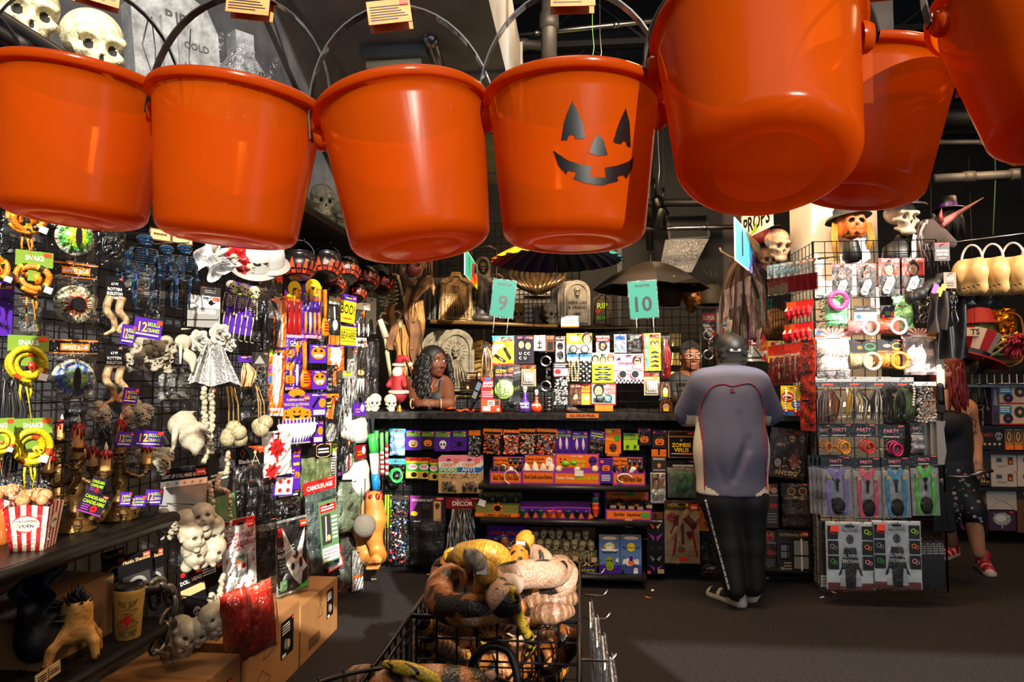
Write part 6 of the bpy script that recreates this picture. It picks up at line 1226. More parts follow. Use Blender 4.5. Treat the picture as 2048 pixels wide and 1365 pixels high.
# on the counter: grid of novelty packs
def G_(b,*a,**k):return card(b,*a,surf='G',**k)
G_((985,672,1028,731),'comb_card','yellow and red SWITCHBLADE COMB card with black combs','card','Y','r 0 0 1 .06 R;r .0 .06 .04 1 R;p C 0 1 1 1 1 .85 0 .8;t .55 .93 .08 .7 Y INCREDIBLE;t .5 .84 .08 .85 R SWITCHBLADE COMB;p W .0 .3 .6 .75 .0 .7;l .1 .35 .6 .12 .13 K;l .55 .6 .85 .2 .14 K;l .3 .25 .5 .16 .05 S',bag=2,d=.04)
G_((987,731,1030,809),'glow_card','black GLOW STICKER card with a round glowing green window','card','K','t .35 .85 .09 .5 Y GLOW;t .5 .75 .06 .8 I NIGHTMARE;o .8 .88 .12 O;o .5 .38 .44 L;o .5 .38 .4 #cfe89a;f .2 .2 .8 .6 34 G;f .25 .25 .75 .55 20 W',bag=2,d=.06,win=(.12,.1,.9,.66))
for i in(1,2,3):dup(bpy.context.scene.objects['glow_card'],bpy.context.scene.objects['glow_card'].matrix_world@Matrix.Translation((.012*i,.014*i,.004*i)),['','second','third','fourth'][i]+' glow sticker card behind the front one')
G_((1029,671,1068,728),'ear_cuff_card','black and purple ear cuff card with a couple portrait','card','A','t .5 .92 .07 .8 I ROMANCE;b .35 .68 .26 F K;b .7 .64 .26 F K;r .18 .08 .78 .44 K;t .3 .36 .1 .2 W U;t .55 .36 .1 .2 W C;t .72 .36 .1 .2 W C;t .3 .2 .1 .2 W C;t .55 .2 .1 .2 W U',d=.03)
G_((1068,671,1091,702),'small_card','small white card with black cross pendant','card','W','p I 0 1 0 .8 .5 1;l .5 .2 .5 .7 .1 K;l .3 .5 .7 .5 .1 K;r .3 .15 .7 .25 K',d=.02)
G_((1092,671,1109,704),'small_card','small red and black card beside the glasses','card','E','r 0 .7 1 1 U;r .2 .1 .8 .6 K;x .1 .75 .9 .95 2 T',d=.02)
t,w,h=G_((1078,703,1106,792),'handcuffs','silver toy handcuffs hanging from the wire grid','handcuffs','K','',hf=.02,cont='cuffs',d=.05,bag=False,stick=0)
G_((1110,673,1131,726),'glasses_pack','tall black pack with dark round glasses','pack','D','r .08 .02 .92 .82 #b8b8b4;t .5 .91 .07 .8 W STEAMPUNK;e .5 .62 .3 .14 K;e .5 .28 .32 .16 K;l .5 .4 .5 .6 .08 K',d=.03,bag=2)
G_((1133,667,1184,709),'glasses_pack','wide yellow-topped pack with round wire glasses and a smiling face','pack','S','r .0 .48 1 1 Y;e .8 .74 .2 .3 W;b .8 .72 .3 F K;r .05 .55 .6 .95 #c8b820;x .12 .6 .5 .9 3 W',cont='glasses:K',win=(.05,.04,.95,.46),d=.04)
G_((1043,730,1072,773),'fake_cigarettes','pack of fake cigarettes beside the handcuffs','pack','T','r .0 .8 1 1 E;e .75 .82 .12 .1 O;x .1 .85 .6 .95 1 R;r .04 .03 .96 .7 #8a7868',cont='cigs',win=(.12,.1,.88,.62),d=.03)
G_((1106,726,1138,812),'bead_necklace_pack','clear bag of white beads under a red and black header','bag','K','r .06 .05 .94 .6 I;e .3 .35 .2 .18 R;x .1 .65 .8 .95 2 W',hf=.32,cont='conf:W,S,N,S:150',d=.05)
for b,lb,c in(((1134,707,1160,768),'blue-headed chain pack with gold chains','#c8a850'),((1157,707,1183,770),'blue-headed chain pack with black chains','K')):G_(b,'chain_pack',lb,'pack','C','r 0 .0 1 .5 W;x .1 .55 .9 .9 2 B',hf=.24,cont='bead:%s,S:4'%c,d=.04)
G_((1192,672,1219,706),'face_card','small pack with a round bearded face photo','card','W','r 0 .62 1 .9 R;e .5 .4 .35 .3 K;b .5 .4 .3 F K;x .1 .68 .9 .84 1 W',d=.02,bag=2)
G_((1228,669,1253,706),'tooth_card','small pale blue tooth-gem pack','pack','S','r .1 .1 .9 .9 #8aa8d0;p W .3 .6 .7 .6 .62 .25 .5 .38 .38 .25;r .1 .7 .9 .9 B;e .7 .5 .2 .2 I',d=.02,bag=2)
G_((1255,668,1286,706),'eyepatch_pack','black pack with dark eye patch','pack','D','r 0 .68 1 1 K;x .2 .74 .8 .92 2 W;e .5 .35 .3 .25 K',d=.02,bag=2)
G_((1286,667,1322,742),'mustache_card','tall yellow card of black moustaches with a green stripe','card','Y','r 0 .0 .08 1 R;r .1 .06 .32 .94 #6ac8a0;r .4 .88 .95 .97 R;b .55 .72 .16 F K;b .8 .72 .16 F K;'+';'.join('p K .4 %.2f .65 %.2f .92 %.2f .8 %.2f .65 %.2f .5 %.2f'%(z-.02,z+.03,z-.02,z-.045,z-.015,z-.045)for z in(.5,.38,.26,.14)),d=.04,roll=-.02,bag=2)
G_((1184,706,1228,766),'mustache_card','lime green card of three black and white moustaches','card','L','r 0 .62 1 1 W;b .15 .78 .2 F K;b .85 .8 .2 F K;b .5 .75 .2 F E;t .5 .9 .09 .6 G MUSTACHE;'+';'.join('p K .1 %.2f .35 %.2f .5 %.2f .65 %.2f .9 %.2f .75 %.2f .5 %.2f .25 %.2f;l .2 %.2f .8 %.2f .02 W'%(z-.03,z+.07,z+.03,z+.07,z-.03,z-.06,z-.02,z-.06,z,z)for z in(.48,.3,.14)),d=.05)
t,w,h=G_((1228,708,1287,767),'sunglasses_card','pink pet sunglasses card with white beaded sunglasses','card','I','r 0 0 1 .12 W;'+';'.join('r %.3f %.2f %.3f %.2f K'%(i/16,.06*(i%2),i/16+.0625,.06+.06*(i%2))for i in range(16))+';p W .06 .82 .22 .95 .25 .8;p K .08 .8 .2 .9 .22 .8;t .4 .68 .09 .5 R trust glasses;e .78 .78 .14 .17 K;e .78 .72 .1 .13 F;r .64 .5 .95 .62 W;r .7 .74 .86 .79 K;r 0 .44 1 .47 W',d=.05)
ctn(t,'glasses:W:dark',-w*.42,-h*.36,w*.42,-h*.04,rnd)
G_((1140,769,1163,810),'novelty_pack','brown novelty pack with a man portrait left of the HAND BUZZER','pack','E','r 0 .78 1 1 U;b .5 .4 .34 F K;x .1 .82 .9 .96 1 T',d=.03,bag=2)
G_((1162,768,1184,810),'hand_buzzer_pack','yellow HAND BUZZER pack with a silver buzzer','pack','Y','r 0 .55 1 1 R;t .5 .83 .12 .8 Y HAND;t .5 .66 .12 .9 Y BUZZER;e .5 .32 .24 .14 N;e .5 .32 .16 .09 W',d=.03)
G_((1182,767,1232,810),'nerd_glasses_card','red and teal NERD GLASSES card with a man wearing round glasses','card','R','r .04 .06 .96 .94 #7ab0b0;b .3 .66 .32 F K;t .74 .72 .16 .4 R NERD;t .74 .56 .14 .44 R GLASSES;r .1 .1 .5 .3 D',cont='glasses:K',win=(.2,.1,.85,.5),d=.05,roll=.02)
G_((1288,745,1319,791),'fake_cigarettes','pack of fake cigarettes under the tall moustache card','pack','T','r .0 .8 1 1 E;e .75 .82 .12 .1 O;x .1 .85 .6 .95 1 R;r .04 .03 .96 .7 #8a7868',cont='cigs',win=(.12,.1,.88,.62),d=.03)
for b,lb in(((1320,764,1341,797),'small black card with gold arch and red lamps, upper one'),((1318,797,1346,826),'small black card with gold arch and red lamps, lower one')):G_(b,'fortune_card',lb,'card','K','e .5 .6 .4 .35 E;e .5 .55 .3 .28 K;e .5 .4 .24 .25 T;f .15 .6 .85 .98 12 O;r .05 .05 .2 .6 E;r .8 .05 .95 .6 E;r .3 .1 .7 .3 Y',d=.06,stick=0,hook='upper' in lb)
G_((1322,672,1340,760),'strap_pack','dark red bundled straps at the right end of the counter grid','strap','D','',hf=.04,cont='feat:U,K,U,R',d=.04)
G_((962,690,984,760),'lash_pack','dark feather lash pack at the left end of the counter grid','pack','D','',hf=.06,cont='feat:K,E,T',d=.02)
ZT=1.19
def stand(u,v,y,z=ZT):P=onY(u,v,y);P.z=z;return P
def carton2(u0,u1,v0,v1,y,dp,label,base,sp,name='box',cat='box',rz=0):
 a,b_=onY(u0,v1,y),onY(u1,v1,y);H=onY(u0,v0,y).z-onY(u0,v1,y).z;z=onY((u0+u1)/2,v1,y).z;w=b_.x-a.x;t=thing(name,label,cat,TR(((a.x+b_.x)/2,y,max(z,ZT+.001)if abs(z-ZT)<.04 else z),rz));q=MB();q.box((0,dp/2,H/2),(w,dp,H),pc(base));q.obj('carton',t);q=MB();prt(q,w,H,sp,-.001);q.obj('front_print',t,Matrix.Translation((0,0,H/2)));return t
carton2(962,990,755,800,5.0,.08,'red ACT SNAPS display box on the counter, upper part','R','r .3 .86 .7 1 B;t .5 .74 .14 .7 W SNAPS;t .5 .6 .07 .8 W A PARTY FAVORITE;x .1 .1 .9 .4 3 I;e .8 .35 .1 .1 Y',name='snap_box')
carton2(962,1000,800,826,4.98,.10,'lower red display box with white boxes of snaps','Q','r .35 .5 .7 .9 W;r .75 .55 .95 .9 D;r .1 .1 .5 .45 W;o .9 .2 .12 W;x .4 .55 .66 .85 2 D',name='snap_box')
carton2(1190,1226,808,823,5.0,.06,'two plain orange card boxes behind the counter sign','O','l .5 0 .5 1 .04 E;r 0 .9 1 1 Y',name='card_box')
def bottle(u,v,hgt,col,label,prof,txt,sk):
 t=thing('potion_bottle',label,'bottle',TR(stand(u,v,5.0)));m=mat(col,.25,coat=.5);MB().lathe([(r*hgt,z*hgt)for r,z in prof],m,20).obj('glass_body',t)
 q=MB()
 for i,s in enumerate(txt):q.text(s,0,hgt*(.34-.13*i),hgt*.085,-hgt*.245,pc('W'),hgt*.36)
 q.obj('lettering',t);link('skull_stopper',skull_me(mat('#c8c0b0' if sk else'#a8a8a8',.4),.06),t,TR((0,0,hgt*.88),0,hgt*.26))
bottle(1050,828,.19,'#4a2a86','purple GHOST TEARS bottle with a grey skull stopper',[(.001,0),(.22,0),(.235,.05),(.2,.35),(.1,.5),(.075,.6),(.08,.74),(.07,.76),(.001,.76)],['GHOST','TEARS'],0)
bottle(1073,828,.165,'#d8481a','round orange potion bottle with a bone skull stopper',[(.001,0),(.16,0),(.235,.1),(.25,.22),(.2,.36),(.09,.46),(.07,.6),(.08,.7),(.001,.7)],['POISON'],1)
t=thing('tin_stack','stack of grey metal tins between the orange bottle and the beads','tins',TR(stand(1097,827,5.0)))
for i in range(4):MB().lathe([(.001,0),(.026,0),(.026,.02),(.028,.021),(.028,.027),(.001,.027)],STEEL,16,TR((.003*(i%2),0,.0275*i))).obj('tin',t)
o=link('rubber_mouse',sdf([('e',.01,(0,0,.02),(.035,.022,.022)),('e',.01,(-.035,-.01,.022),(.018,.014,.014)),('e',.004,(-.03,-.015,.04),(.008,.004,.008)),('c',.005,(.03,0,.012),(.075,.01,.006),.006,.002)],.005,[mat('#4a3424',.6)]),None,TR(stand(1146,826,5.02)));tag(o,'small brown rubber mouse sitting behind the counter sign','toy mouse')
MB().ball((-.042,-.02,.028),.003,pc('K'),6,4).obj('eye',o)
t=thing('card_terminal','black card payment terminal tilted on the counter by the red box','card reader',TR(onY(955,782,5.02),-.3,1,0,.42));q=MB();q.box((0,0,0),(.045,.03,.17),mat('#15171a',.3));q.obj('housing',t);MB().box((0,-.016,.035),(.036,.002,.06),mat('#5a6a7a',.1)).obj('screen',t)
for i in range(4):
 for j in range(3):MB().box((-.012+.012*j,-.016,-.015-.013*i),(.009,.003,.008),pc('N')).obj('key',t)
MB().tube([(0,.02,-.06),(0,.03,-.1),(0,.02,-.16)],.012,BLACK,8).obj('swivel_stand',t)
for u,v,s,rz,lb in((750,822,.13,.2,'white gold-tinted skull at the left end of the counter'),(781,822,.125,.5,'second white skull beside it, with dark scarf'),(742,826,.11,-.5,'half-hidden skull at the corner of counter and left wall')):
 P=stand(u,v,5.05,ZT+s*.5);tag(link('counter_skull',skull_me(mat('#d8cfae',.3,var=.3,vs=16,coat=.3),.03),None,TR(P,rz,s)),lb,'skull')
t=thing('gold_bell','small gold bell standing on the counter beside the cashier','bell',TR(stand(799,828,4.99)));MB().lathe([(.001,.0),(.022,0),(.02,.008),(.012,.03),(.012,.04),(.006,.05)],mat('#d8a41e',.25,.8),14).obj('bell_body',t);MB().lathe([(.006,.048),(.005,.09),(.007,.1),(.001,.105)],BLACK,8).obj('handle',t)
t=thing('orange_cloth','crumpled orange cloth lying on the counter by the cashier','cloth',TR(stand(925,824,5.12)));MB().grid(lambda u,v:((u-.5)*.30,(v-.5)*.14,.006+.03*max(0,sin(u*7)*sin(v*4+1))*(1-u)+.006*sin(u*23+v*9)),24,10,pc('#c8451c',.6)).obj('fabric',t)
t=thing('pen_holder','small dark glass holder behind the orange cloth','holder',TR(stand(908,815,5.3)));MB().lathe([(.001,0),(.012,0),(.012,.1),(.01,.1),(.01,.004)],mat('#6a6a68',.15),12).obj('tube',t)
for bb,lb,n,rl,y,sx in(((983,560,1030,635),'teal REGISTER 9 sign on a forked stand','9',-.10,5.3,.25),((1259,563,1314,636),'teal REGISTER 10 sign on a stand','10',.06,5.2,0),((1512,600,1545,655),'teal register 2 sign behind the hanging brown rags','2',-.05,5.9,.2)):
 P=onY((bb[0]+bb[2])/2,(bb[1]+bb[3])/2,y);w,h=[(bb[2]-bb[0])*y/1365,(bb[3]-bb[1])*y/1365];t=thing('register_sign',lb,'sign',TR(P,sx,1,0,-rl));q=MB();q.box((0,0,0),(w,.003,h),pc('#2f7468',.2));prt(q,w,h,'t .5 .88 .07 .8 K REGISTER;t .5 .38 .42 .8 K '+n,-.0025);q.obj('board',t)
 s=MB();s.box((0,.002,0),(w*1.06,.002,h*1.06),FILM);s.obj('plastic_sleeve',t)
 for k in(-1,1):MB().tube([(k*w*.3,.002,-h*.5),(k*w*.3,.004,-h*.95)],.004,pc('#8a8478'),6).obj('stand_rod',t)
# behind the counter
def board(L0,L1,R0_,R1_,yl,yr,name,label,cat,base,sp,rimc='W',yl2=None):
 a,b,c=onY(*L0,yl),onY(*L1,yl),onY(*R1_,yr);x=c-b;h=(a-b).length;w=math.hypot(x.x,x.y);x=V((x.x,x.y,0)).normalized();y=V((-x.y,x.x,0))
 o=(a+b)/2+V(((onY(*R0_,yr)-a).x,(onY(*R0_,yr)-a).y,0))/2;M=Matrix(((x.x,y.x,0,o.x),(x.y,y.y,0,o.y),(0,0,1,o.z),(0,0,0,1)));t=thing(name,label,cat,M)
 q=MB();q.box((0,0,0),(w,.006,h),pc(rimc));q.rect(-w*.48,-h*.46,w*.48,h*.46,-.0036,pc(base));prt(q,w,h,sp,-.0042);q.obj('board',t)
 for s in(-1,1):MB().tube([(s*w*.4,0,h/2),(s*w*.4,0,h/2+1.2)],.0015,PIPED,4).obj('hanging_line',t)
 return t
board((1483,434),(1483,482),(1547,411),(1545,452),5.7,5.15,'props_sign','hanging white PROPS sign with slanted black letters','sign','W','t .5 .5 .62 .92 K PROPS;p L .3 .05 .55 .5 .5 .1')
board((1471,434),(1467,521),(1527,496),(1524,577),4.8,6.0,'party_banner','colourful register banner with a big 10 under the PROPS sign','banner','#5ab8d0','p #6a4ab0 .4 0 1 0 1 .8 .6 .6;p #2a1c4a .55 0 1 0 1 .45;t .22 .55 .6 .2 K 1;t .5 .5 .55 .3 B 0;p F .35 .95 .6 .98 .9 .75 .8 .6 .55 .7;f .4 .02 .98 .6 40 W')
board((928,494),(928,550),(955,519),(953,592),4.9,5.75,'party_banner','colourful register banner with a big 9 above the tombstones','banner','#3ab8a0','p O .4 0 1 0 1 .5 .6 .7;p Y .7 0 1 0 1 .3;t .3 .55 .8 .4 G 9;p R .5 .3 .8 .2 .75 .9 .55 .8;p K .65 .5 .9 .6 .8 .95')
BRZ=mat('#8a6a3c',.5,.35,var=.6,vs=22,bump=.6,bs=40);BRZD=mat('#3a3126',.45,.4,var=.5,vs=15,bump=.4,bs=30);STN=mat('#6c6048',.6,var=.45,vs=16,bump=.4,bs=40)
a,b_=V((-.85-.55,5.95,1.925)),V((.35,6.95,1.925));d=(b_-a);t=thing('stock_shelf','long dark shelf behind the counter carrying tombstones and statues','shelf',Matrix.Translation(a));MB().beam((0,0,0),d,.5,.035,SHL).obj('board',t);n=V((d.y,-d.x,0)).normalized()*.25;MB().tube([n,d+n],.02,mat('#6a4a22',.3,.3),8).obj('rounded_front_edge',t)
SHY=d.normalized();SHZ=1.945;SRZ=math.atan2(d.y,d.x)
def onshelf(u,v,off=.1):
 n=V((SHY.y,-SHY.x,0));r=ray(u,v);k=((a+n*off)-EYE).dot(n)/r.dot(n);P=EYE+r*k;P.z=SHZ;return P,k
def arch(w,h,n=12,sh=.0):return[(-w/2,0),(w/2,0),(w/2,h-w/2)]+[(w/2*cos(i*pi/n),h-w/2+w/2*sin(i*pi/n))for i in range(1,n)]+[(-w/2,h-w/2)]
def tomb(P,wpx,hpx,dist,label,m,rz,shape='arch',deco='skull',dep=.07,txt=()):
 w,h=wpx*dist/FOC,hpx*dist/FOC;t=thing('tombstone',label,'tombstone',TR(P,rz));pts=arch(w,h)if shape=='arch' else[(-w/2,0),(w/2,0),(w*.42,h*.84),(w*.18,h*.9),(w*.12,h),(-w*.12,h),(-w*.18,h*.9),(-w*.42,h*.84)]
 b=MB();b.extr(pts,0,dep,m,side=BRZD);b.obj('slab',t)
 q=MB();k=len(pts);inn=[(x*.78,.06*h+z*.86)for x,z in pts];q.tube([(x,-.004,z)for x,z in inn+[inn[0]]],.012*w/.3,m,5);q.obj('raised_border',t)
 if deco=='skull':
  link('skull_relief',skull_me(m,.06),t,TR((0,-.012,h*.64),0,w*.32));q=MB()
  for i in range(18):aa=i*2*pi/18;q.tube([(w*.2*cos(aa),-.004,h*.64+w*.22*sin(aa)),(w*.31*cos(aa),-.002,h*.64+w*.31*sin(aa))],[.012*w,.03*w*.5],m,4)
  for i in range(8):x=(i-3.5)*w*.075;q.tube([(x*.4,-.01,h*.5),(x,-.016,h*.3),(x*1.2,-.006,h*.07)],[.01*w,.035*w,.02*w],m,5)
  q.obj('robe_relief',t)
 elif deco=='pillars':
  for s in(-1,1):MB().lathe([(w*.11,0),(w*.08,.03*h),(w*.075,.7*h),(w*.11,.74*h),(w*.11,.78*h)],m,10,TR((s*w*.38,-.0,.02*h)),cap1=True).obj('pillar_relief',t)
  link('skull_relief',skull_me(m,.06),t,TR((0,-.01,h*.68),0,w*.26));q=MB()
  for i in range(7):x=(i-3)*w*.06;q.tube([(x*.5,-.004,h*.56),(x*1.1,-.02,h*.35),(x*1.4,-.006,h*.08)],[.01*w,.035*w,.03*w],m,5)
  q.obj('robe_relief',t)
 elif deco=='ribs':
  q=MB()
  for i in range(11):z=h*(.1+.075*i);q.tube([(-w*.42+w*.84*j/8,-.012-.012*sin(j/8*pi),z+h*.05*sin(j/8*pi+i))for j in range(9)],w*.03,m,5)
  q.obj('rib_relief',t)
 for s,x,z,hh,c in txt:MB().text(s,x*w,z*h,hh*h,-.008,pc(c),w*.8).obj('lettering',t)
 return t
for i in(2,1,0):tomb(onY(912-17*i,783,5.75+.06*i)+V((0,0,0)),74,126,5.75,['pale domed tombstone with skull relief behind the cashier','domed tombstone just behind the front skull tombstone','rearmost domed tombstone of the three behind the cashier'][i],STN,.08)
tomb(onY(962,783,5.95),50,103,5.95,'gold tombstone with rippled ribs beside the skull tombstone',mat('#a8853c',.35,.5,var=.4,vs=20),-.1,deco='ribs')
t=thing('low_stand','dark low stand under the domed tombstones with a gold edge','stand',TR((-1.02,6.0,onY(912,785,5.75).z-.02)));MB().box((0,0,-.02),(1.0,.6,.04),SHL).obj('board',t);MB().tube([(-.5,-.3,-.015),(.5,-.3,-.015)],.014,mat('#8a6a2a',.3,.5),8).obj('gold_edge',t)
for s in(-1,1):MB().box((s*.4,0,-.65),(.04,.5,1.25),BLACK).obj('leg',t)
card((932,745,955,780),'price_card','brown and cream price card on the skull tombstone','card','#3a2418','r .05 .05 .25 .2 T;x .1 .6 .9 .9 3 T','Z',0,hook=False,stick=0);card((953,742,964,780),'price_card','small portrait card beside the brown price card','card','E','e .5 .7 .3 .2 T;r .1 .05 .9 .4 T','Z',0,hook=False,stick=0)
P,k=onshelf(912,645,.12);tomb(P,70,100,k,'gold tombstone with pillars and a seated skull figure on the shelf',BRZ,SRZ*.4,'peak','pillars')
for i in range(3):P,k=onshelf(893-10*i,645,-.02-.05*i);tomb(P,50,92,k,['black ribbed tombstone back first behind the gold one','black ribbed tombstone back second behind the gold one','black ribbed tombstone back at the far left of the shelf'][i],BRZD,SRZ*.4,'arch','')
def statue(u,v,hpx,label,m,rz=0):
 P,k=onshelf(u,v);H=hpx*k/FOC;t=thing('reaper_statue',label,'statue',TR(P,rz,H))
 link('robe',sdf([('c',.06,(0,0,.12),(0,0,.6),.17,.11),('e',.05,(0,0,.72),(.13,.13,.2)),('c',.05,(.08,-.02,.58),(.17,-.12,.42),.07,.045),('c',.05,(-.08,-.02,.58),(-.16,-.12,.45),.07,.045),('e',.02,(0,0,.05),(.24,.2,.09)),('e',-.03,(0,-.12,.74),(.075,.09,.11))]+[('c',-.02,(.16*cos(i),.16*sin(i),.1),(.1*cos(i),.1*sin(i),.55),.02,.01)for i in range(7)],.025,[m]),t)
 link('skull',skull_me(m,.06),t,TR((0,-.05,.73),0,.15));MB().tube([(.17,-.13,.02),(.18,-.13,.95)],.012,m,6).tube([(.18,-.13,.95),(.08,-.15,1.0),(-.08,-.16,.97)],[.02,.025,.002],m,6).obj('scythe',t);return t
statue(965,646,150,'dark hooded reaper statue behind the colourful 9 banner',BRZD,.2);statue(988,648,96,'weathered hooded statue with plinth left of the REGISTER 9 sign',BRZ,.1)
P,k=onshelf(1035,652);t=thing('skull_urn','low bronze skull-shaped urn under the REGISTER 9 sign','urn',TR(P,.2,.2));link('skull',skull_me(BRZ,.06),t,TR((0,0,.45)))
P,k=onshelf(1076,592,-.1);P=onY(1076,592,6.6);t=thing('bronze_wings','big shiny bronze fan of folded wings above the pale lattice','decoration',TR(P));WM=mat('#8a7254',.25,.7,var=.5,vs=14)
for i in range(11):f=(i-5)/5;MB().tube(loft([(0,-.06,0),(f*.16,-.12,.03+.05*abs(f)),(f*.26,-.06,.14+.03*abs(f)),(f*.25,0,.26)],5),[.02+.03*sin(j/15*pi)for j in range(16)],WM,7,flat=.5).obj('wing_rib',t)
MB().lathe([(.001,-.03),(.13,-.025),(.14,-.01),(.06,0)],WM,18).obj('base',t)
pipe('thin black wire carrying the bronze wings',onY(1076,592,6.6)+V((0,0,.2)),onY(1076,592,6.6)+V((0,0,2.0)),.004,BLACK,'hanging_wire',())
P,k=onshelf(1074,652);t=thing('zombie_hand','grey zombie hand rising from the shelf left of the skull helmet','prop',TR(P,.1,.20));pr=[('c',.05,(0,0,0),(0,0,.45),.2,.13),('e',.04,(0,0,.58),(.17,.09,.17))]
for i in range(4):f=(i-1.5);pr+=[('c',.02,(f*.09,0,.66),(f*.13,-.03,.82),.05,.042),('c',.01,(f*.13,-.03,.82),(f*.15,-.12,.93-.04*abs(f)),.04,.028)]
pr+=[('c',.02,(.13,0,.52),(.25,-.06,.66),.055,.045),('c',.01,(.25,-.06,.66),(.27,-.12,.76),.042,.03)];link('hand',sdf(pr,.03,[mat('#4a4236',.5,var=.4,vs=6)]),t)
P,k=onshelf(1100,655,.14);t=thing('skull_helmet','round skull helmet with pale face in front of the zombie hand','helmet',TR(P,.5,.21));link('skull',skull_me(mat('#c8c0a8',.35,var=.4,vs=4),.03),t,TR((0,-.1,.46)));MB().ball((0,.1,.5),(.46,.42,.48),BRZD,18,12).obj('helmet_shell',t)
GT=mat('#a8a6a0',.5,var=.35,vs=12,bump=.35,bs=30)
for i in(2,1,0):P,k=onshelf(1155-13*i,656,.14-.10*i);t=tomb(P,52,92,k,['pale grey domed tombstone with small skull, front of the stack','pale grey domed tombstone second in the stack','pale grey domed tombstone at the back of the stack'][i],GT,.1,deco='',txt=[('HERE LIES',0,.5,.07,'D'),('A FRIEND',0,.4,.07,'D'),('1881',0,.25,.07,'D')]if not i else())
link('skull_relief',skull_me(GT,.06),t,TR((0,-.015,.33),0,.09))
card((1122,632,1158,655),'white_label','white curved label leaning at the foot of the grey tombstones','label','W','r 0 .0 1 .12 O;x .2 .3 .8 .7 2 N;p Y .85 .6 .95 .6 .9 .85','B',.25,hook=False,stick=0)
P,k=onshelf(1205,657,.12);tomb(P,42,70,k,'dark tombstone with neon green and red doodles',BRZD,-.1,'peak','',txt=[('RIP',.0,.6,.16,'L'),('BOO',0,.25,.1,'G'),('RIP',-.2,.45,.1,'R')])
def umbrella(P,R,H,cols,label,n,pole,hook=False,skulls=False):
 t=thing('umbrella',label,'umbrella',Matrix.Translation(P))
 for i in range(n):
  a0,a1=2*pi*i/n,2*pi*(i+1)/n
  def fn(u,v):a=a0+(a1-a0)*u;r=R*v*(1-.05*sin(u*pi)*v);return(r*cos(a),r*sin(a),H*(1-v**1.7)-.012*sin(u*pi)*v)
  MB().grid(fn,3,6,mat(cols[i%len(cols)],.45)).obj('canopy_panel',t);MB().tube([(R*v*cos(a0),R*v*sin(a0),H*(1-v**1.7)-.006)for v in(0,.3,.6,.85,1.02)],.0028,BLKM,4).obj('rib',t)
 MB().tube([(0,0,H+.06),(0,0,-pole)],.006,STEEL,6).obj('shaft',t)
 if hook:MB().tube([(0,0,-pole)]+[(.04-.04*cos(a),0,-pole-.06*0-.045*sin(a))for a in[i*pi/8 for i in range(9)]],.011,BLACK,7).obj('crook_handle',t)
 if skulls:
  q=MB()
  for aa in(-2.3,-1.2,-.6):q.tube([(R*.8*cos(aa+.09*math.copysign(1,cos(k))*abs(cos(k))**.5),R*.8*sin(aa+.09*cos(k)),H*.22-.03+.03*sin(k))for k in[j*pi/4 for j in range(9)]],.003,pc('#c8b040'),4)
  q.obj('printed_skull_tag',t)
 return t
RB=['#3a1c4a','#4a1c40','#7a2440','#a8323a','#c84a2a','#e07a1a','#e8b01a','#f0e01a','#c0e020','#7ad028','#2ab84a','#1a9a6a','#14806a','#107070','#12607a','#144c80','#123a70','#1a2a5a','#1c1c48','#20143c','#16203c','#0e1c30','#2a1848','#341848']
o=umbrella(onY(1113,522,5.7),.56,.2,RB,'open rainbow umbrella hanging behind the face bucket',24,.5,True);o.rotation_euler=(0,.02,2.15)
umbrella(onY(1302,578,6.0),.50,.24,['#1e1814','#241c16'],'open dark umbrella with skull tags above the REGISTER 10 sign',8,.35,False,True)
P=onY(805,700,5.55);RAG=mat('#9a6a30',.8,var=.5,vs=10,bump=.4,bs=50);t=skeleton('headless hanging skeleton prop wrapped in tan rags behind the counter corner',TR(onY(800,765,5.5),.5,1,0,-.16),1.12,BONED,parts=('ribcage','pelvis','arm','leg'),name='hanging_corpse',fat=1.1)
rnd=random.Random(8)
for i,(u0,v0,u1,v1)in enumerate(((815,545,822,700),(822,600,832,730),(800,620,812,760),(780,610,786,700),(832,590,846,720),(840,600,838,770),(826,640,842,768),(808,650,826,770),(788,630,800,740))):
 A,B=onY(u0,v0,5.42+.04*(i%3)),onY(u1,v1,5.42+.04*(i%3));MI=t.matrix_world.inverted()
 w=.06+.05*rnd.random();q=MB().grid(lambda a,b:MI@(A.lerp(B,b)+V(((a-.5)*w*(1-.4*b)+.015*sin(b*9+i),-.02*sin(a*6+b*5+i),.02*sin(a*19+i)*(b>.9)))),6,12,RAG if i%3 else mat('#6a4220',.8,var=.5,vs=9));q.obj('torn_rag',t)
P=onY(822,528,5.35);t2=thing('gory_zombie','gory zombie head with red open mouth hanging above the skeleton prop','prop',TR(P,.3,.28));link('head',sdf(HDP,.05,[mat('#9a7a58',.5,var=.5,vs=6),DARKH],hdf),t2,TR((0,0,0),0,1,.4));MB().ball((.05,-.4,-.25),(.22,.14,.16),GORE,10,7).obj('gory_mouth',t2);q=MB()
for i in range(24):aa=i*.26;q.tube([(.4*cos(aa),.3*sin(aa),.35),(.6*cos(aa),.45*sin(aa),.1),(.62*cos(aa),.5*sin(aa),-.4-.2*rnd.random())],[.03,.02,.004],mat('#8a5a2a',.6),4)
q.obj('hair',t2)
P=onY(826,610,5.4);t=thing('mummy_arm','dried tan arm prop reaching up and to the side with a cord','prop',Matrix.Translation(P));Q=lambda u,v:tuple(onY(u,v,5.4)-P)
pr=[('c',.02,Q(828,600),Q(848,572),.02,.04),('c',.02,Q(848,572),Q(858,560),.042,.04)]
for i in range(4):pr+=[('c',.008,Q(858,562),Q(862+2*i,558+6*i),.016,.012),('c',.006,Q(862+2*i,558+6*i),Q(860+2.2*i,566+8*i),.012,.008)]
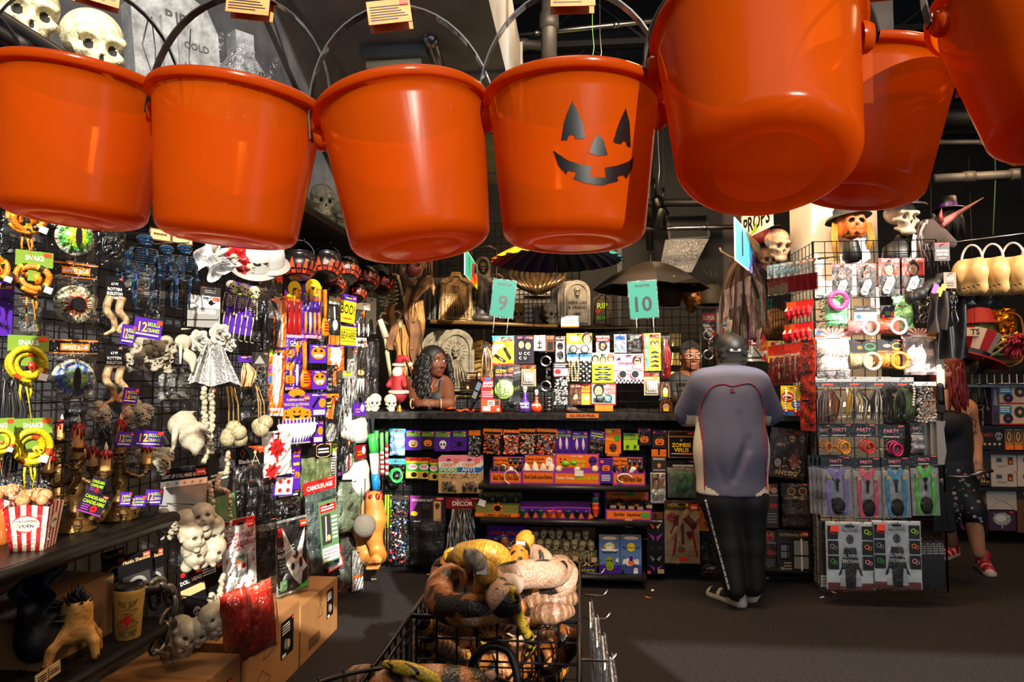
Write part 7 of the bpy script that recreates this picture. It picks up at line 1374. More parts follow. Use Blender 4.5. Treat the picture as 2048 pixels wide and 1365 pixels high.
link('arm',sdf(pr,.01,[mat('#7a5428',.6,var=.5,vs=20,bump=.5,bs=60)]),t);MB().tube(loft([Q(828,600),Q(826,630),Q(830,642),Q(824,640),Q(826,612)],6),.005,RAG,5).obj('cord',t)
t=thing('bone_shaft','pale bone club slanting beside the black cloth at the wall corner','bone',Matrix.Translation(onY(760,640,5.0)));MB().tube([(0,0,0),onY(772,676,5.0)-onY(760,640,5.0)],[.02,.028],mat('#b8a890',.5,var=.3),8).obj('bone',t)
P=stand(797,800,5.2,onY(797,802,5.2).z);t=thing('santa_figure','small Santa figure in red coat standing by the cashier','figure',TR(P,-.2,.33));WH=mat('#cfc4b0',.8,bump=.8,bs=60)
link('red_coat',sdf([('c',.05,(0,0,.16),(0,0,.55),.2,.16),('c',.04,(.14,-.03,.52),(.22,-.14,.36),.07,.06),('c',.04,(-.14,-.03,.52),(-.2,-.14,.36),.07,.06),('c',.03,(.07,0,.15),(.08,-.02,.03),.08,.07),('c',.03,(-.07,0,.15),(-.08,-.02,.03),.08,.07)],.025,[pc('#8e1218',.7)]),t);link('face',sdf([('e',.03,(0,0,.76),(.12,.12,.13)),('e',.02,(0,-.12,.75),(.03,.03,.03))],.02,[pc('#b8805a')]),t)
q=MB();q.ball((0,-.08,.66),(.13,.1,.14),WH,10,8);q.obj('beard',t);q=MB();q.tube([(.13*cos(a),.13*sin(a),.84)for a in[i*pi/6 for i in range(13)]],.04,WH,6);q.tube([(.2*cos(a),.2*sin(a),.2)for a in[i*pi/6 for i in range(13)]],.05,WH,6);q.ball((.3,0,.85),.06,WH,8,6);q.obj('fur_trim',t,kind='stuff');q=MB();q.tube([(0,0,.86),(.06,0,1.0),(.2,0,1.0),(.3,0,.87)],[.12,.1,.06,.02],pc('#8e1218',.7),10);q.obj('cap',t)
def mask(u,v,y,s,rz,m,label,me=None,hat=None,name='mask'):
 t=thing(name,label,'mask',TR(onY(u,v,y),rz,s));link('mask_face',me or sdf(HDP,.05,[m,DARKH],hdf),t);return t
t=mask(1382,592,6.4,.23,.2,mat('#a8672c',.4,var=.5,vs=5),'orange-brown zombie mask with open mouth behind the clerk');MB().box((.1,-.42,-.38),(.3,.05,.16),mat('#a8763a',.4)).obj('tag',t)
t=thing('brown_pot','brown pot-shaped hood hanging under the dark umbrella','pot',TR(onY(1340,612,6.4)));MB().lathe([(.001,0),(.09,0),(.12,.12),(.11,.17),(.001,.2)],mat('#4a3026',.6),14).obj('pot_body',t)
t=thing('bucket_hat','grey-black hat on a peg right of the zombie mask','hat',TR(onY(1425,610,6.3)));MB().lathe([(.13,0),(.1,.03),(.09,.14),(.06,.18),(.001,.19)],mat('#26221f',.7),14).obj('crown',t)
for i in range(3):MB().tube([(.0+.01*i,0,.18),(-.03+.03*i,.01,.26),(-.08+.06*i,0,.33)],.004,BLACK,4).obj('feather',t)
for i in range(3):
 M,w,h=place((1336,668+38*i,1362,668+38*i+25),'B',.25);t=thing('necklace_row',['top','middle','bottom'][i]+' row of small yellow packs on the grid left of the clerk','packs',M)
 for j in range(5):MB().box((-w*.4+w*.2*j,-.02*(j%2),0),(w*.17,.01,h),pc('#c8b060')).obj('yellow_pack',t)
card((1404,618,1431,674),'flag_pack','red and blue star pack with mirrored SUPER lettering','pack','#2a2c58','r 0 .55 1 .85 R;t .5 .68 .16 .9 W SUPER;p W 0 .45 .5 .45 1 .1 1 .0 .5 .0;p R .6 0 1 0 1 .3;r .2 .85 .8 1 E','B',.2,hook=False,stick=0,bag=2);card((1433,612,1458,668),'flag_pack','pack with white top, blue star and red ribbon','pack','S','r 0 .5 1 .75 W;s .5 .36 .4 5 B;s .5 .38 .2 5 W;p R .3 .2 .7 .2 .5 .0','B',.2,hook=False,stick=0,bag=2)
t,w,h=card((1402,655,1430,725),'silver_cuffs','ring-shaped silver handcuffs hanging right of the clerk','handcuffs','K','','B',.3,hf=.02,cont='cuffs',bag=False,hook=False,stick=0)
card((1494,681,1534,723),'comb_card','white switchblade comb card with red oval by the cap','card','W','e .3 .85 .28 .12 R;t .3 .85 .1 .4 W Combo;p O .6 .5 1 .5 1 1 .7 1;e .6 .75 .1 .15 T;l .35 .65 .7 .2 .06 K;r .0 .12 .8 .22 D;p R .7 .1 1 0 .9 .4','Z',0,hook=False,stick=0,bag=2);card((1535,682,1572,726),'comb_card','yellow and white comb card beside the red fabric packs','card','Y','r .1 .4 .9 .95 W;e .3 .85 .15 .1 R;r .3 .1 .5 .3 G;f .1 .4 .9 .9 10 N','Z',0,hook=False,stick=0)
for bb,lb,c in(((1440,640,1470,700),'red and white cloth pack behind the cap','R'),((1498,640,1530,690),'violet and red cloth pack under the rags','M')):card(bb,'cloth_pack',lb,'cloth',c,'p W .2 0 .6 0 .9 1 .5 1;p Q .5 0 1 0 1 .5','B',.1,hook=False,stick=0,bag=2)
o=link('burlap_head',sdf([('e',.03,(0,0,0),(.11,.1,.14)),('e',.02,(-.02,-.09,-.02),(.03,.03,.03))],.012,[mat('#8a6038',.7,var=.4,vs=30,bump=.5,bs=120)]),None,TR(onY(1550,650,5.9)));tag(o,'tan burlap head hanging right of the register 2 sign','prop')
P=onY(1484,520,5.5);t=thing('hanging_rags','long brown rags hanging in strips from a hook behind the cap','rags',Matrix.Translation(P));RG=mat('#4a3228',.85,var=.4,vs=8)
for i in range(12):
 f=(i-5.5)/5.5;L=.45+.28*rnd.random();MB().grid(lambda a,b:(f*.05+(f*.14)*b**.5+(a-.5)*.055*(1-.5*b)+.01*sin(b*8+i),-.03*sin(i*2.)-.02*b+.012*sin(a*6+b*7),-L*b),4,12,RG if i%2 else mat('#33221c',.85)).obj('rag_strip',t)
MB().tube([(-.03,0,0),(-.10,0,.03),(-.16,0,.07),(-.17,0,.10)],.008,pc('#8a7a68'),6).obj('hook',t)
# right rack, side facing the customer
BLD=mat('#3a0508',.15,coat=.6)
for i in range(7):
 u=1546+13.5*i;M,w,h=place((u-9,530-2.2*i,u+10,592-1.6*i),'S',.05);t=thing('blood_bag','dark red drink pouch shaped like a blood bag, %s in the hanging row'%['first','second','third','fourth','fifth','sixth','last'][i],'pouch',M,'blood bag pouches')
 MB().box((0,-.008,-h*.2),(w*.86,.014,h*.5),BLD).obj('red_liquid',t);MB().box((0,-.006,.0),(w,.016,h),film('pouch',(.93,.93,.93),.12,.08,20)).obj('clear_pouch',t);MB().box((0,0,h*.46),(w*.8,.004,h*.08),pc('W')).box((w*.2,-.008,h*.44),(w*.16,.01,h*.08),pc('R')).obj('cap_strip',t);HOOKS.append(('S',M@V((0,0,h/2))))
REDS=mat('#b0121c',.2,coat=.5)
for r_,(v,n,u0,st)in enumerate(((603,5,1580,10),(648,5,1576,11))):
 for i in range(n):
  u=u0+st*i;M,w,h=place((u-7,v+2-1.5*i,u+7,v+40-1.5*i),'S',.05);t=thing('red_gem_pack','pack with a faceted red gem, %s from the front in the %s row'%(['fifth','fourth','third','second','first'][i],'upper' if r_==0 else'lower'),'pack',M,'red gem packs');MB().box((0,0,h*.3),(w,.003,h*.4),pc('#c84a1c' if i<2 else'R')).obj('header_card',t);MB().lathe([(.001,-h*.48),(w*.42,-h*.2),(w*.5,0),(w*.2,h*.2),(.001,h*.22)],REDS,6,TR((0,-.02,0)),smooth=False).obj('red_gem',t);HOOKS.append(('S',M@V((0,0,h/2))))
for i in range(6):
 u=1548+11*i;M,w,h=place((u-11,692-1.5*i,u+11,772-1.2*i),'S',.06);t=thing('gory_bag','clear bag of dark red gore, %s from the wall end'%['first','second','third','fourth','fifth','sixth'][i],'bag',M,'gore bags on the rack side');rr=random.Random(i)
 MB().box((0,0,h*.36),(w,.003,h*.26),pc('#a02418')).obj('header_card',t);MB().grid(lambda a,b:((a-.5)*w*.86*(.5+.5*sin(b*pi)),-.012-.02*sin(a*pi)*sin(b*pi)-.004*rr.random(),-h*.48+h*.68*b),6,9,mat('#7a0c10',.25,bump=.8,bs=60,coat=.4),False).obj('gore_piece',t);sheet(t,-w*.52,-h*.5,w*.52,h*.26,.03,.006,6,8,rnd=rr);HOOKS.append(('S',M@V((0,0,h/2))))
for i,(v0,v1,lb)in enumerate(((676,742,'orange card of black plastic spiders, top of the strip'),(740,800,'orange card of black plastic spiders, middle of the strip'),(796,862,'orange card of black plastic spiders, lowest of the strip'))):card((1601,v0,1631,v1),'spider_strip',lb,'card','Q','x .1 .85 .9 .95 1 K;r .1 .1 .9 .25 #c83a10','S',.07,0,cont='bugs:K,D:9',stick=0,bag=2)
card((1562,772,1606,832),'mouth_card','yellow card with a grinning mouth and white teeth beads','card','Y','r 0 0 1 .2 #b01c1c;r .0 .02 .6 .14 B;e .32 .62 .3 .17 R;e .32 .62 .24 .1 W;e .32 .6 .2 .05 #7a1010;e .75 .38 .26 .14 B;x .58 .32 .92 .44 2 I','S',.06,cont='bead:W:2',stick=0)
o=link('skull_prop',skull_me(mat('#a87a5a',.45,var=.5,vs=10,bump=.4),.03),None,TR(onY(1556,492,5.3),.25,.24,.15));tag(o,'reddish-brown skull on top of the rack side','skull');o=link('skull_prop',skull_me(mat('#7a5a40',.5,var=.5,vs=10),.06),None,TR(onY(1533,522,5.6),.2,.2));tag(o,'second brown skull below and behind the reddish one','skull')
o=MB().lathe([(.001,0),(.09,.0),(.1,.06),(.03,.2),(.001,.22)],pc('#7a1018',.6),14,TR(onY(1524,490,5.9))).obj('pointed_hat');tag(o,'dark red pointed cap behind the brown skulls','hat')
# right rack, front
def R_(b,*a,**k):return card(b,*a,surf='R',**k)
COF='p {0} .24 .46 .52 .56 .86 .14 .6 .02;t .54 .30 .16 .3 {1} FX'
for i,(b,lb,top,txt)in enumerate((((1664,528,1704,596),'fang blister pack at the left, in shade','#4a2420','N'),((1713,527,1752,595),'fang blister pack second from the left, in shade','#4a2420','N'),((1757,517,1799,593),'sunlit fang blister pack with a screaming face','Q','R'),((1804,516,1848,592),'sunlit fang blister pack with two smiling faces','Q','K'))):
 t,w,h=R_(b,'fang_pack',lb,'pack',top,'r 0 0 1 .55 #1c1416;r 0 .9 1 1 R;t .5 .94 .07 .8 W VAMPIRE;b .5 .7 .34 %s K;r 0 .0 1 .06 D'%('#8a5a48' if i<2 else'F'),d=.03,bag=2,roll=.02)  # left two packs get darker card and face colours as painted shade
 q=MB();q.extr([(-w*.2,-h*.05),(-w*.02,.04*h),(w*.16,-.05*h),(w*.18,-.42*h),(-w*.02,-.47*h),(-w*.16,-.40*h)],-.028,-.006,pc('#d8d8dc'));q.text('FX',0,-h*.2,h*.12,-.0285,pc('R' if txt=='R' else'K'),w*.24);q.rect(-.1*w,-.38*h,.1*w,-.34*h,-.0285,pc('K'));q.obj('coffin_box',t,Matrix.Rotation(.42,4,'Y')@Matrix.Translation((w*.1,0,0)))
R_((1634,590,1664,660),'glitter_bag','dark blue glittery bag at the left edge of the rack','bag','X',hf=.05,cont='conf:B,X,Y:90',d=.02)
t,w,h=R_((1648,588,1695,654),'toy_hands_bag','pale green toy hand in a bag with a pink bangle on top','bag','#7ad08a',hf=.06,cont='fill:#8ae0a0',d=.06);q=MB();q.tube([(w*.36*cos(a),-.05,h*.28+h*.24*sin(a))for a in[i*pi/12 for i in range(25)]],w*.12,mat('#d84a90',.2,coat=.5),8);q.obj('pink_bangle',t)
R_((1784,592,1828,664),'glow_bag','bright neon green glow bag in full sun','bag','#8af0a0',hf=.08,cont='fill:#a8ffb0',d=.03);t,w,h=R_((1828,594,1864,650),'ring_bag','clear pack with three silver spiral rings in a column','pack','S',hf=.04,d=.05,bag=True)
for k in(-1,0,1):MB().tube([(w*.25*cos(a),-.015,k*h*.28+w*.25*sin(a))for a in[i*pi/10 for i in range(21)]],w*.07,STEEL,6).obj('spiral_ring',t)
R_((1708,612,1753,641),'ring_card','black card with a lilac ring picture','card','K','r .0 .0 1 .55 W;e .68 .3 .28 .24 #c080d0;e .68 .34 .2 .12 W;e .2 .25 .12 .16 B;x .1 .7 .7 .85 1 N',d=.04);R_((1761,611,1807,638),'ring_card','black card with a pink ring picture','card','K','e .7 .35 .26 .28 #c02a60;e .7 .4 .18 .14 K;e .3 .4 .14 .18 #3a5a1c;e .1 .2 .06 .1 Q;r 0 0 1 .06 O',d=.04)
def tubering(b,cx,label,c,cr):
 M,w,h=place(b,'R',.05);t=thing('bangle_pack',label,'bangles',M);MB().tube([(-w*.5,0,0),(w*.25,-.01,0)],h*.42,mat(c,.2,coat=.4,bump=.5,bs=80),14).obj('wrapped_stack',t);q=MB();r=h*.40
 q.tube([(w*.22+r*cos(a),-h*.45,r*sin(a))for a in[i*pi/12 for i in range(25)]],h*.09,mat(cr,.25),8);q.obj('front_bangle',t);sheet(t,-w*.5,-h*.5,w*.5,h*.5,.05,.007,7,6);HOOKS.append(('R',M@V((0,0,h/2))))
tubering((1694,638,1750,674),0,'wrapped pink bangles with a white front ring','#d88a90','#e8dcd8');tubering((1750,636,1806,672),0,'wrapped red bangles with a white front ring','#d85a4a','#e8dcd8');tubering((1699,704,1752,743),0,'wrapped ivory bangles with a dark centre','#c8b890','#c8bca0');tubering((1751,703,1807,741),0,'wrapped orange bangles with an orange ring','#d8862a','#d8903a')
RAYH='r 0 0 1 1 W;y .5 .2 15 #c8441c;e .5 .1 .28 .3 W;e .1 .6 .08 .2 B;x .3 .05 .7 .16 1 D'
R_((1631,658,1701,757),'strap_bag','clear strap bag under a red sunburst header, at the left','bag','W',RAYH,hf=.22,cont='fill:#b0aaa8',d=.05,stick=0);R_((1803,657,1873,752),'strap_bag','clear strap bag under a red sunburst header, at the right','bag','W',RAYH,hf=.22,cont='fill:#c8b4b0',d=.05,stick=0)
R_((1700,680,1753,706),'ring_card','black card with a green ring picture','card','K','e .75 .45 .22 .3 #3a7a3a;e .75 .5 .16 .16 K;e .35 .4 .1 .14 O;x .1 .75 .7 .9 1 E',d=.03);R_((1755,679,1807,705),'ring_card','black card with a yellow ring picture','card','K','e .75 .45 .22 .3 #c8a020;e .75 .5 .16 .16 K;e .35 .5 .16 .14 N;r 0 0 1 .12 O',d=.03)
PTY='r .1 .3 .9 .9 K;t .5 .55 .26 .6 I PARTY;f .02 .05 .98 .95 26 C;f .02 .05 .98 .95 20 L;f .02 .05 .98 .95 16 M;x .2 .08 .8 .2 1 W'
for b,lb,c in(((1628,754,1684,847),'clear bag of copper wire glasses and tinsel, leftmost in the tinsel row','#a86a3a,S,D,#d87a3a'),((1684,754,1734,846),'clear bag of gold tinsel in the tinsel row','#c8a040,D,S'),((1733,754,1783,846),'clear bag of black and silver tinsel in the tinsel row','K,D,S'),((1782,755,1828,842),'clear bag of green-tinted tinsel in the tinsel row','#5a7a4a,D,K')):R_(b,'tinsel_bag',lb,'bag','N','r 0 .0 1 .5 K;f .02 .05 .98 .5 20 C;f .02 .05 .98 .5 20 M;x .3 .1 .7 .4 1 Q',hf=.22,cont='feat:'+c,d=.05)
R_((1828,764,1873,847),'silver_net_bag','silver sequin net bag at the right end of the tinsel row','bag','S',hf=.1,cont='conf:W,S,N:200',d=.06);R_((1820,768,1832,815),'bead_strip','short strand of white beads between tinsel and silver net','beads','W',hf=.04,cont='bead:W:1',d=.07,bag=False,stick=0)
for b,lb,c in(((1655,848,1704,907),'party pack with a yellow-orange spiral bangle','#f0a01c,#e88a14'),((1704,848,1752,907),'party pack with a red spiral bangle','#e03a1c,#c01c1c'),((1756,850,1810,912),'party pack with a magenta spiral bangle','#c81c6a,#a01460'),((1634,850,1660,905),'party pack with an orange bangle at the left edge of the rack','#e0861c,#c06a14')):R_(b,'party_bangle',lb,'pack','K',PTY,hf=.45,cont='ring:'+c+':3',d=.05)
R_((1820,846,1849,908),'party_pack','narrow party pack with a grey cloth inside','pack','K',PTY,hf=.4,cont='fill:#9a9aa8',d=.05)
for b,lb,c in(((1643,914,1705,1034),'PARTY suspenders pack in purple','#9a7ac8'),((1705,916,1764,1038),'PARTY suspenders pack in pink','#f04a6a'),((1762,915,1821,1037),'PARTY suspenders pack in blue','#3a9ac0'),((1821,911,1879,1033),'PARTY suspenders pack in green','#5ad01c')):
 t,w,h=R_(b,'suspenders_pack',lb,'pack','K','t .5 .6 .32 .4 I PARTY;f .02 .3 .2 .95 10 C;f .8 .3 .98 .95 10 M;x .3 .1 .7 .25 1 W',hf=.17,cont='susp:'+c,d=.08,roll=-.02);q=MB();q.box((0,.0,-h*.1),(w*.96,.002,h*.78),pc('#b8b4b0'));q.obj('insert_card',t)
for i in range(3):o=dup(bpy.context.scene.objects['suspenders_pack'],bpy.context.scene.objects['suspenders_pack'].matrix_world@Matrix.Translation((-.02*(i+1),.02*(i+1),.006)),'purple suspenders pack %s behind the front purple one'%['next','second','third'][i])
EL='r .02 .02 .26 .96 W;r .02 .0 .98 .1 #8a3a2a;r .28 .05 .72 .97 #d8d4d0;t .5 .92 .05 .34 K STUDIO;t .5 .87 .04 .34 K HALLOWEEN;e .5 .74 .08 .07 K;p K .38 .62 .62 .62 .7 .3 .62 .3 .6 .02 .4 .02 .38 .3 .3 .3;p K .3 .32 .24 .2 .3 .22 .4 .5;p K .7 .32 .76 .2 .7 .22 .6 .5;t .5 .5 .05 .3 W EL WIRE;t .5 .42 .05 .32 W STICKMAN;'+';'.join('r .03 %.2f .25 %.2f K;o .12 %.2f .05 %s .7;o .18 %.2f .04 %s .7;r .75 %.2f .97 %.2f K;o .84 %.2f .05 %s .7;o .9 %.2f .04 %s .7'%(z,z+.2,z+.12,c,z+.1,c,z,z+.2,z+.12,d_,z+.1,d_)for z,c,d_ in((.74,'R','L'),(.52,'N','O'),(.3,'G','I')))
for b,lb in(((1652,1044,1748,1180),'EL WIRE STICKMAN costume pack, left one'),((1745,1042,1842,1178),'EL WIRE STICKMAN costume pack, right one')):
 t,w,h=R_(b,'stickman_pack',lb,'pack','W',EL,d=.09,bag=2,amp=.004,stick=2,roll=.0);MB().tube([(-w*.3,0,h*.5),(0,0,h*.56),(w*.3,0,h*.5)],.006,FILM,6).obj('clear_hanger',t)
R_((1638,1042,1660,1178),'costume_pack','dark costume pack behind the left stickman pack','pack','D','r .1 .03 .9 .2 W;x .15 .05 .85 .18 3 N',d=.05,bag=2,stick=0)
GKN=mat('#8a8680',.35,.2)
for i in range(3):
 M,w,h=place((1848+13*i,846-2*i,1866+13*i,922+4*i),'R',.03+.03*i);t=thing('toy_cleaver','grey plastic cleaver blade, %s of three beside the party packs'%['first','middle','last'][i],'toy knife',M);MB().extr([(-w/2,-h/2),(w*.2,-h/2),(w/2,-h*.2),(w*.3,h*.3),(w*.5,h/2),(-w/2,h/2)],-.004,.004,GKN).obj('blade',t);HOOKS.append(('R',M@V((0,0,h/2))))
for i in range(3):
 M,w,h=place((1866+12*i,945+20*i,1882+12*i,1062),'R',.03);t=thing('toy_machete','long black plastic blade, %s of the three low on the rack'%['first','second','third'][i],'toy knife',M);MB().extr([(-w/2,-h/2),(w*.9,-h/2),(0,h/2),(-w/2,h/2)],-.003,.003,BLKM).obj('blade',t)
for i in range(4):R_((1841+12*i,1082,1853+12*i,1178),'sword_sleeve','black sword in a sleeve with a grey barcode, %s from the stickman packs'%['first','second','third','fourth'][i],'toy sword','K','r .1 .72 .9 .95 N;x .15 .74 .85 .93 4 K',d=.05,stick=0)
R_((1872,682,1888,776),'grey_sheet','grey plastic scythe blade at the right edge of the rack','blade','#a8a49c','r .4 .7 .7 .9 N',d=.06,stick=0)
M,w,h=place((1871,770,1890,832),'R',.06);t=thing('black_glove','black glove dangling at the right edge of the rack','glove',M);link('glove',sdf([('c',.01,(0,0,h*.45),(0,0,0),.022,.026)]+[('c',.006,((i-1.5)*.012,0,-.01),((i-1.5)*.016,-.01,-h*.45+.012*abs(i-1.5)),.009,.007)for i in range(4)],.006,[BLACK]),t)
YM=4.85;PUMM=mat('#c8601c',.4,var=.4,vs=4,bump=.2);t=thing('pumpkin_scarecrow','scarecrow mask with cracked orange pumpkin face under a grey floppy hat','mask',TR(onY(1702,452,YM),.1,.21))
pr=[('e',.05,(0,0,0),(.42,.38,.46))]+[('e',.08,(.3*cos(i*1.05),.28*sin(i*1.05),0),(.2,.2,.42))for i in range(6)]+[('e',-.02,(s*.17,-.42,.1),(.11,.16,.07),('Y',s*.5))for s in(-1,1)]+[('e',-.02,(0,-.46,-.04),(.05,.12,.07))]+[('c',-.015,(x,-.42,-.2),(x+.06,-.42,-.26-.04*(i%2)),.03,.03)for i,x in enumerate((-.24,-.16,-.08,0,.08,.16))]
link('pumpkin_face',sdf(pr,.03,[PUMM,DARKH],lambda C:((C[:,1]>-.36)&(C[:,1]<-.2)&(abs(C[:,0])<.28)&(C[:,2]>-.35)&(C[:,2]<.2)).astype(int)),t);HATG=mat('#3a3834',.85,var=.3,vs=8,bump=.6,bs=60)
MB().lathe([(.72,.25),(.66,.34),(.44,.42),(.42,.6),(.3,.76),(.001,.8)],HATG,22,TR((0,.08,0),0,1,-.12,-.12)).obj('floppy_hat',t);q=MB();rnd=random.Random(5);STRW=mat('#b8862a',.6)
for s in(-1,1):
 for i in range(20):x=s*(.42+.22*rnd.random());q.tube([(x,-.05*rnd.random(),.1),(x+s*.08,-.1,-.4),(x+.1*(rnd.random()-.5),-.1,-.8-.5*rnd.random()*(s<0))],.012,STRW,3)
q.obj('straw',t,kind='stuff');MB().lathe([(.2,-.5),(.26,-.75),(.3,-1.1),(.2,-1.2)],BLACK,14).obj('collar',t)
t=thing('top_hat_skull','skull mask in a tall black top hat and dark coat on the rack','mask',TR(onY(1803,438,YM),.25,.25));link('skull',skull_me(mat('#b09c88',.45,var=.5,vs=5,bump=.3),.022),t);TH=mat('#17161a',.5,bump=.2,bs=120);MB().lathe([(.62,.30),(.63,.33),(.60,.36),(.42,.34),(.40,.42),(.40,.75),(.44,1.08),(.42,1.12),(.001,1.12)],TH,28,TR((0,0,0),0,1,.05)).obj('top_hat',t)
q=MB();q.lathe([(.16,-.45),(.22,-.58),(.55,-.8),(.6,-1.2),(.5,-1.3)],BLACK,16,sy=.6);q.obj('coat',t);q=MB();q.poly([(.0,-.5),(.12,-.55),(.1,-1.1),(-.12,-1.2),(-.05,-.7)],-.42,pc('#c8c4bc'));q.obj('shirt_front',t)
t=thing('unicorn_mask','shaggy horned animal mask with a long ridged pink horn','mask',TR(onY(1862,468,YM),.5,.22));FUR=mat('#4a3a34',.7,bump=.8,bs=60);link('head',sdf([('e',.05,(-.15,0,-.05),(.42,.36,.5)),('c',.06,(.1,-.2,-.1),(.3,-.4,-.35),.26,.17),('e',.03,(.05,-.1,.45),(.07,.06,.2),('Y',-.4))],.05,[FUR]),t)
q=MB();A,B=V((.12,-.2,.25)),V((2.0,-.35,1.25))
for i in range(22):f=i/22;c0,c1=A.lerp(B,f),A.lerp(B,f+1/22);r=.13*(1-f)+.01;q.tube([c0,c0.lerp(c1,.5),c1],[r*.86,r,r*.84],mat('#a8605a',.4),8)
q.obj('ridged_horn',t);q=MB()
for i in range(46):a=rnd.uniform(0,6.28);q.tube([(-.15+.38*cos(a),.1-.3*rnd.random(),.2+.2*sin(a)),(-.2+.55*cos(a),-.1,-.2),(-.2+.6*cos(a),-.1-.2*rnd.random(),-.7-.5*rnd.random())],[.05,.04,.004],FUR if i%3 else mat('#8a8284',.5),4)
q.obj('shaggy_hair',t);q=MB();q.tube([(.06,-.3,.3),(.0,-.32,.5),(.08,-.3,.72)],[.08,.06,.01],mat('#8a3a34',.4),6);q.obj('small_horn',t)
t=thing('witch_wig','dark wig with a small black hat and purple band behind the horned mask','hat',TR(onY(1898,420,5.4),0,.16));MB().lathe([(.7,0),(.68,.05),(.36,.08),(.36,.2)],BLACK,18).lathe([(.34,.3),(.32,.62),(.001,.64)],BLACK,18).obj('hat',t);MB().lathe([(.38,.1),(.36,.3)],pc('#5a2a8a'),18).obj('purple_band',t);q=MB()
for i in range(40):a=i*.16*1.0;q.tube([(.35*cos(a),.35*sin(a),.0),(.5*cos(a),.5*sin(a),-.5),(.55*cos(a)+.2*rnd.random(),.5*sin(a),-1.2-.8*rnd.random())],[.06,.09,.01],mat('#1c1a1c',.5),4)
q.obj('hair',t)
R_((1869,486,1899,522),'hang_tag','dark HALLOWEEN hang tag under the horned mask','tag','#3a2420','r 0 .9 1 1 R;t .5 .55 .14 .8 W HALLOWEEN;t .5 .35 .14 .8 W NIGHT MASK;x .2 .08 .8 .2 1 N',d=.2,stick=0)
CRM2=mat('#b8935e',.35,var=.1,vs=6,sss=.15);P0=onY(1880,488,4.5);P1=onY(2090,462,4.3);pipe('thin wire the beige chest pieces hang from',P0,P1,.004,STEEL,'hanging_wire',())
for i in range(4):
 u=1945+41*i;P=onY(u,552-1.5*i,4.42-.04*i);t=thing('chest_piece','beige moulded chest piece with clear handle, %s on the wire'%['first','second','third','last'][i],'costume',TR(P,-.95),'beige chest pieces on the wire')
 me=sdf([('e',.03,(-.045,-.02,.015),(.062,.06,.085)),('e',.03,(.045,-.02,.015),(.062,.06,.085)),('c',.03,(-.06,0,-.08),(.06,0,-.08),.045,.045),('c',.03,(-.05,0,.07),(.05,0,.07),.035,.035),('c',-.02,(-.1,.05,-.15),(-.1,.05,.15),.06,.06),('c',-.02,(.1,.05,-.15),(.1,.05,.15),.06,.06)],.012,[CRM2]);link('shell',me,t);q=MB()
 for k in range(6):q.tube([(-.08+.026*k,-.056,-.085+.004*k),(-.065+.026*k,-.058,-.09+.004*k)],.004,BLACK,4)
 q.tube([(.01,-.06,-.105),(.03,-.055,-.115)],.004,BLACK,4);q.obj('black_stitching',t,kind='stuff');MB().tube([(.06*cos(a),0,.09+.10*sin(a))for a in[j*pi/12 for j in range(13)]],.007,mat('#b8b4ac',.1,coat=.6),6).obj('clear_handle',t)
BC=mat('#131215',.55,bump=.4,bs=20)
def drape(pts,y,label,name,m,seed=0):
 P=[onY(u,v,y)for u,v in pts];o=P[0];t=thing(name,label,'costume',Matrix.Translation(o));a,b,c,d=[p-o for p in P]
 MB().grid(lambda u,v:(a.lerp(b,u)).lerp(d.lerp(c,u),v)+V((0,-.03*sin(u*16+seed+v*2)-.02*sin(u*7+v*5),.008*sin(u*11+v*3))),26,16,m).obj('cloth',t);MB().tube([(0,0,-.01),(0,.1,.05),(0,.25,.06)],.004,STEEL,4).obj('hook',t)
drape([(1872,575),(1936,580),(1940,718),(1878,716)],4.5,'black satin cape hanging right of the rack','black_cape',BC,1);drape([(1855,590),(1900,580),(1905,655),(1860,668)],4.42,'grey-black gauze shawl in front of the cape','gauze_shawl',mat('#3a3436',.7),2);drape([(1924,586),(1996,590),(2002,614),(1930,606)],4.46,'dark grey cloth flap under the beige chest pieces','grey_flap',mat('#33353a',.6),3)
P=onY(1812,598,4.45);t=thing('black_sleeve','black gloved sleeve crossing in front of the fang packs','sleeve',Matrix.Translation(P));MB().tube(loft([onY(u,v,4.45)-P for u,v in((1812,594),(1830,594),(1855,578),(1878,562),(1890,552))],5),[.015]+[.035+.008*sin(i*1.3)for i in range(19)]+[.03],BC,10).obj('sleeve_cloth',t)
q=thing('ribbon_patch','yellow and purple ribbon patch on the black costume','ribbon',Matrix.Translation(onY(1875,580,4.40)));MB().rect(-.03,-.03,.0,.03,0,pc('M')).rect(.0,-.035,.03,.02,-.002,pc('Y')).rect(.01,.01,.04,.045,-.004,pc('L')).obj('ribbon',q,Matrix.Rotation(.4,4,'Y'));R_((1887,545,1912,577),'paper_tag','brown paper price tag above the yellow ribbon','tag','#8a6a54','r .2 .5 .8 .7 N;x .2 .1 .8 .4 2 D',d=.25,stick=0)
t=skeleton('small silver skeleton charm hanging on the black cape',TR(onY(1908,622,4.38)),.12,STEEL,name='skeleton_charm',fat=1.5);MB().tube([(0,0,.3),(.1,-.05,-.5),(0,-.05,-.8)],.02,STEEL,4).obj('chain',t)
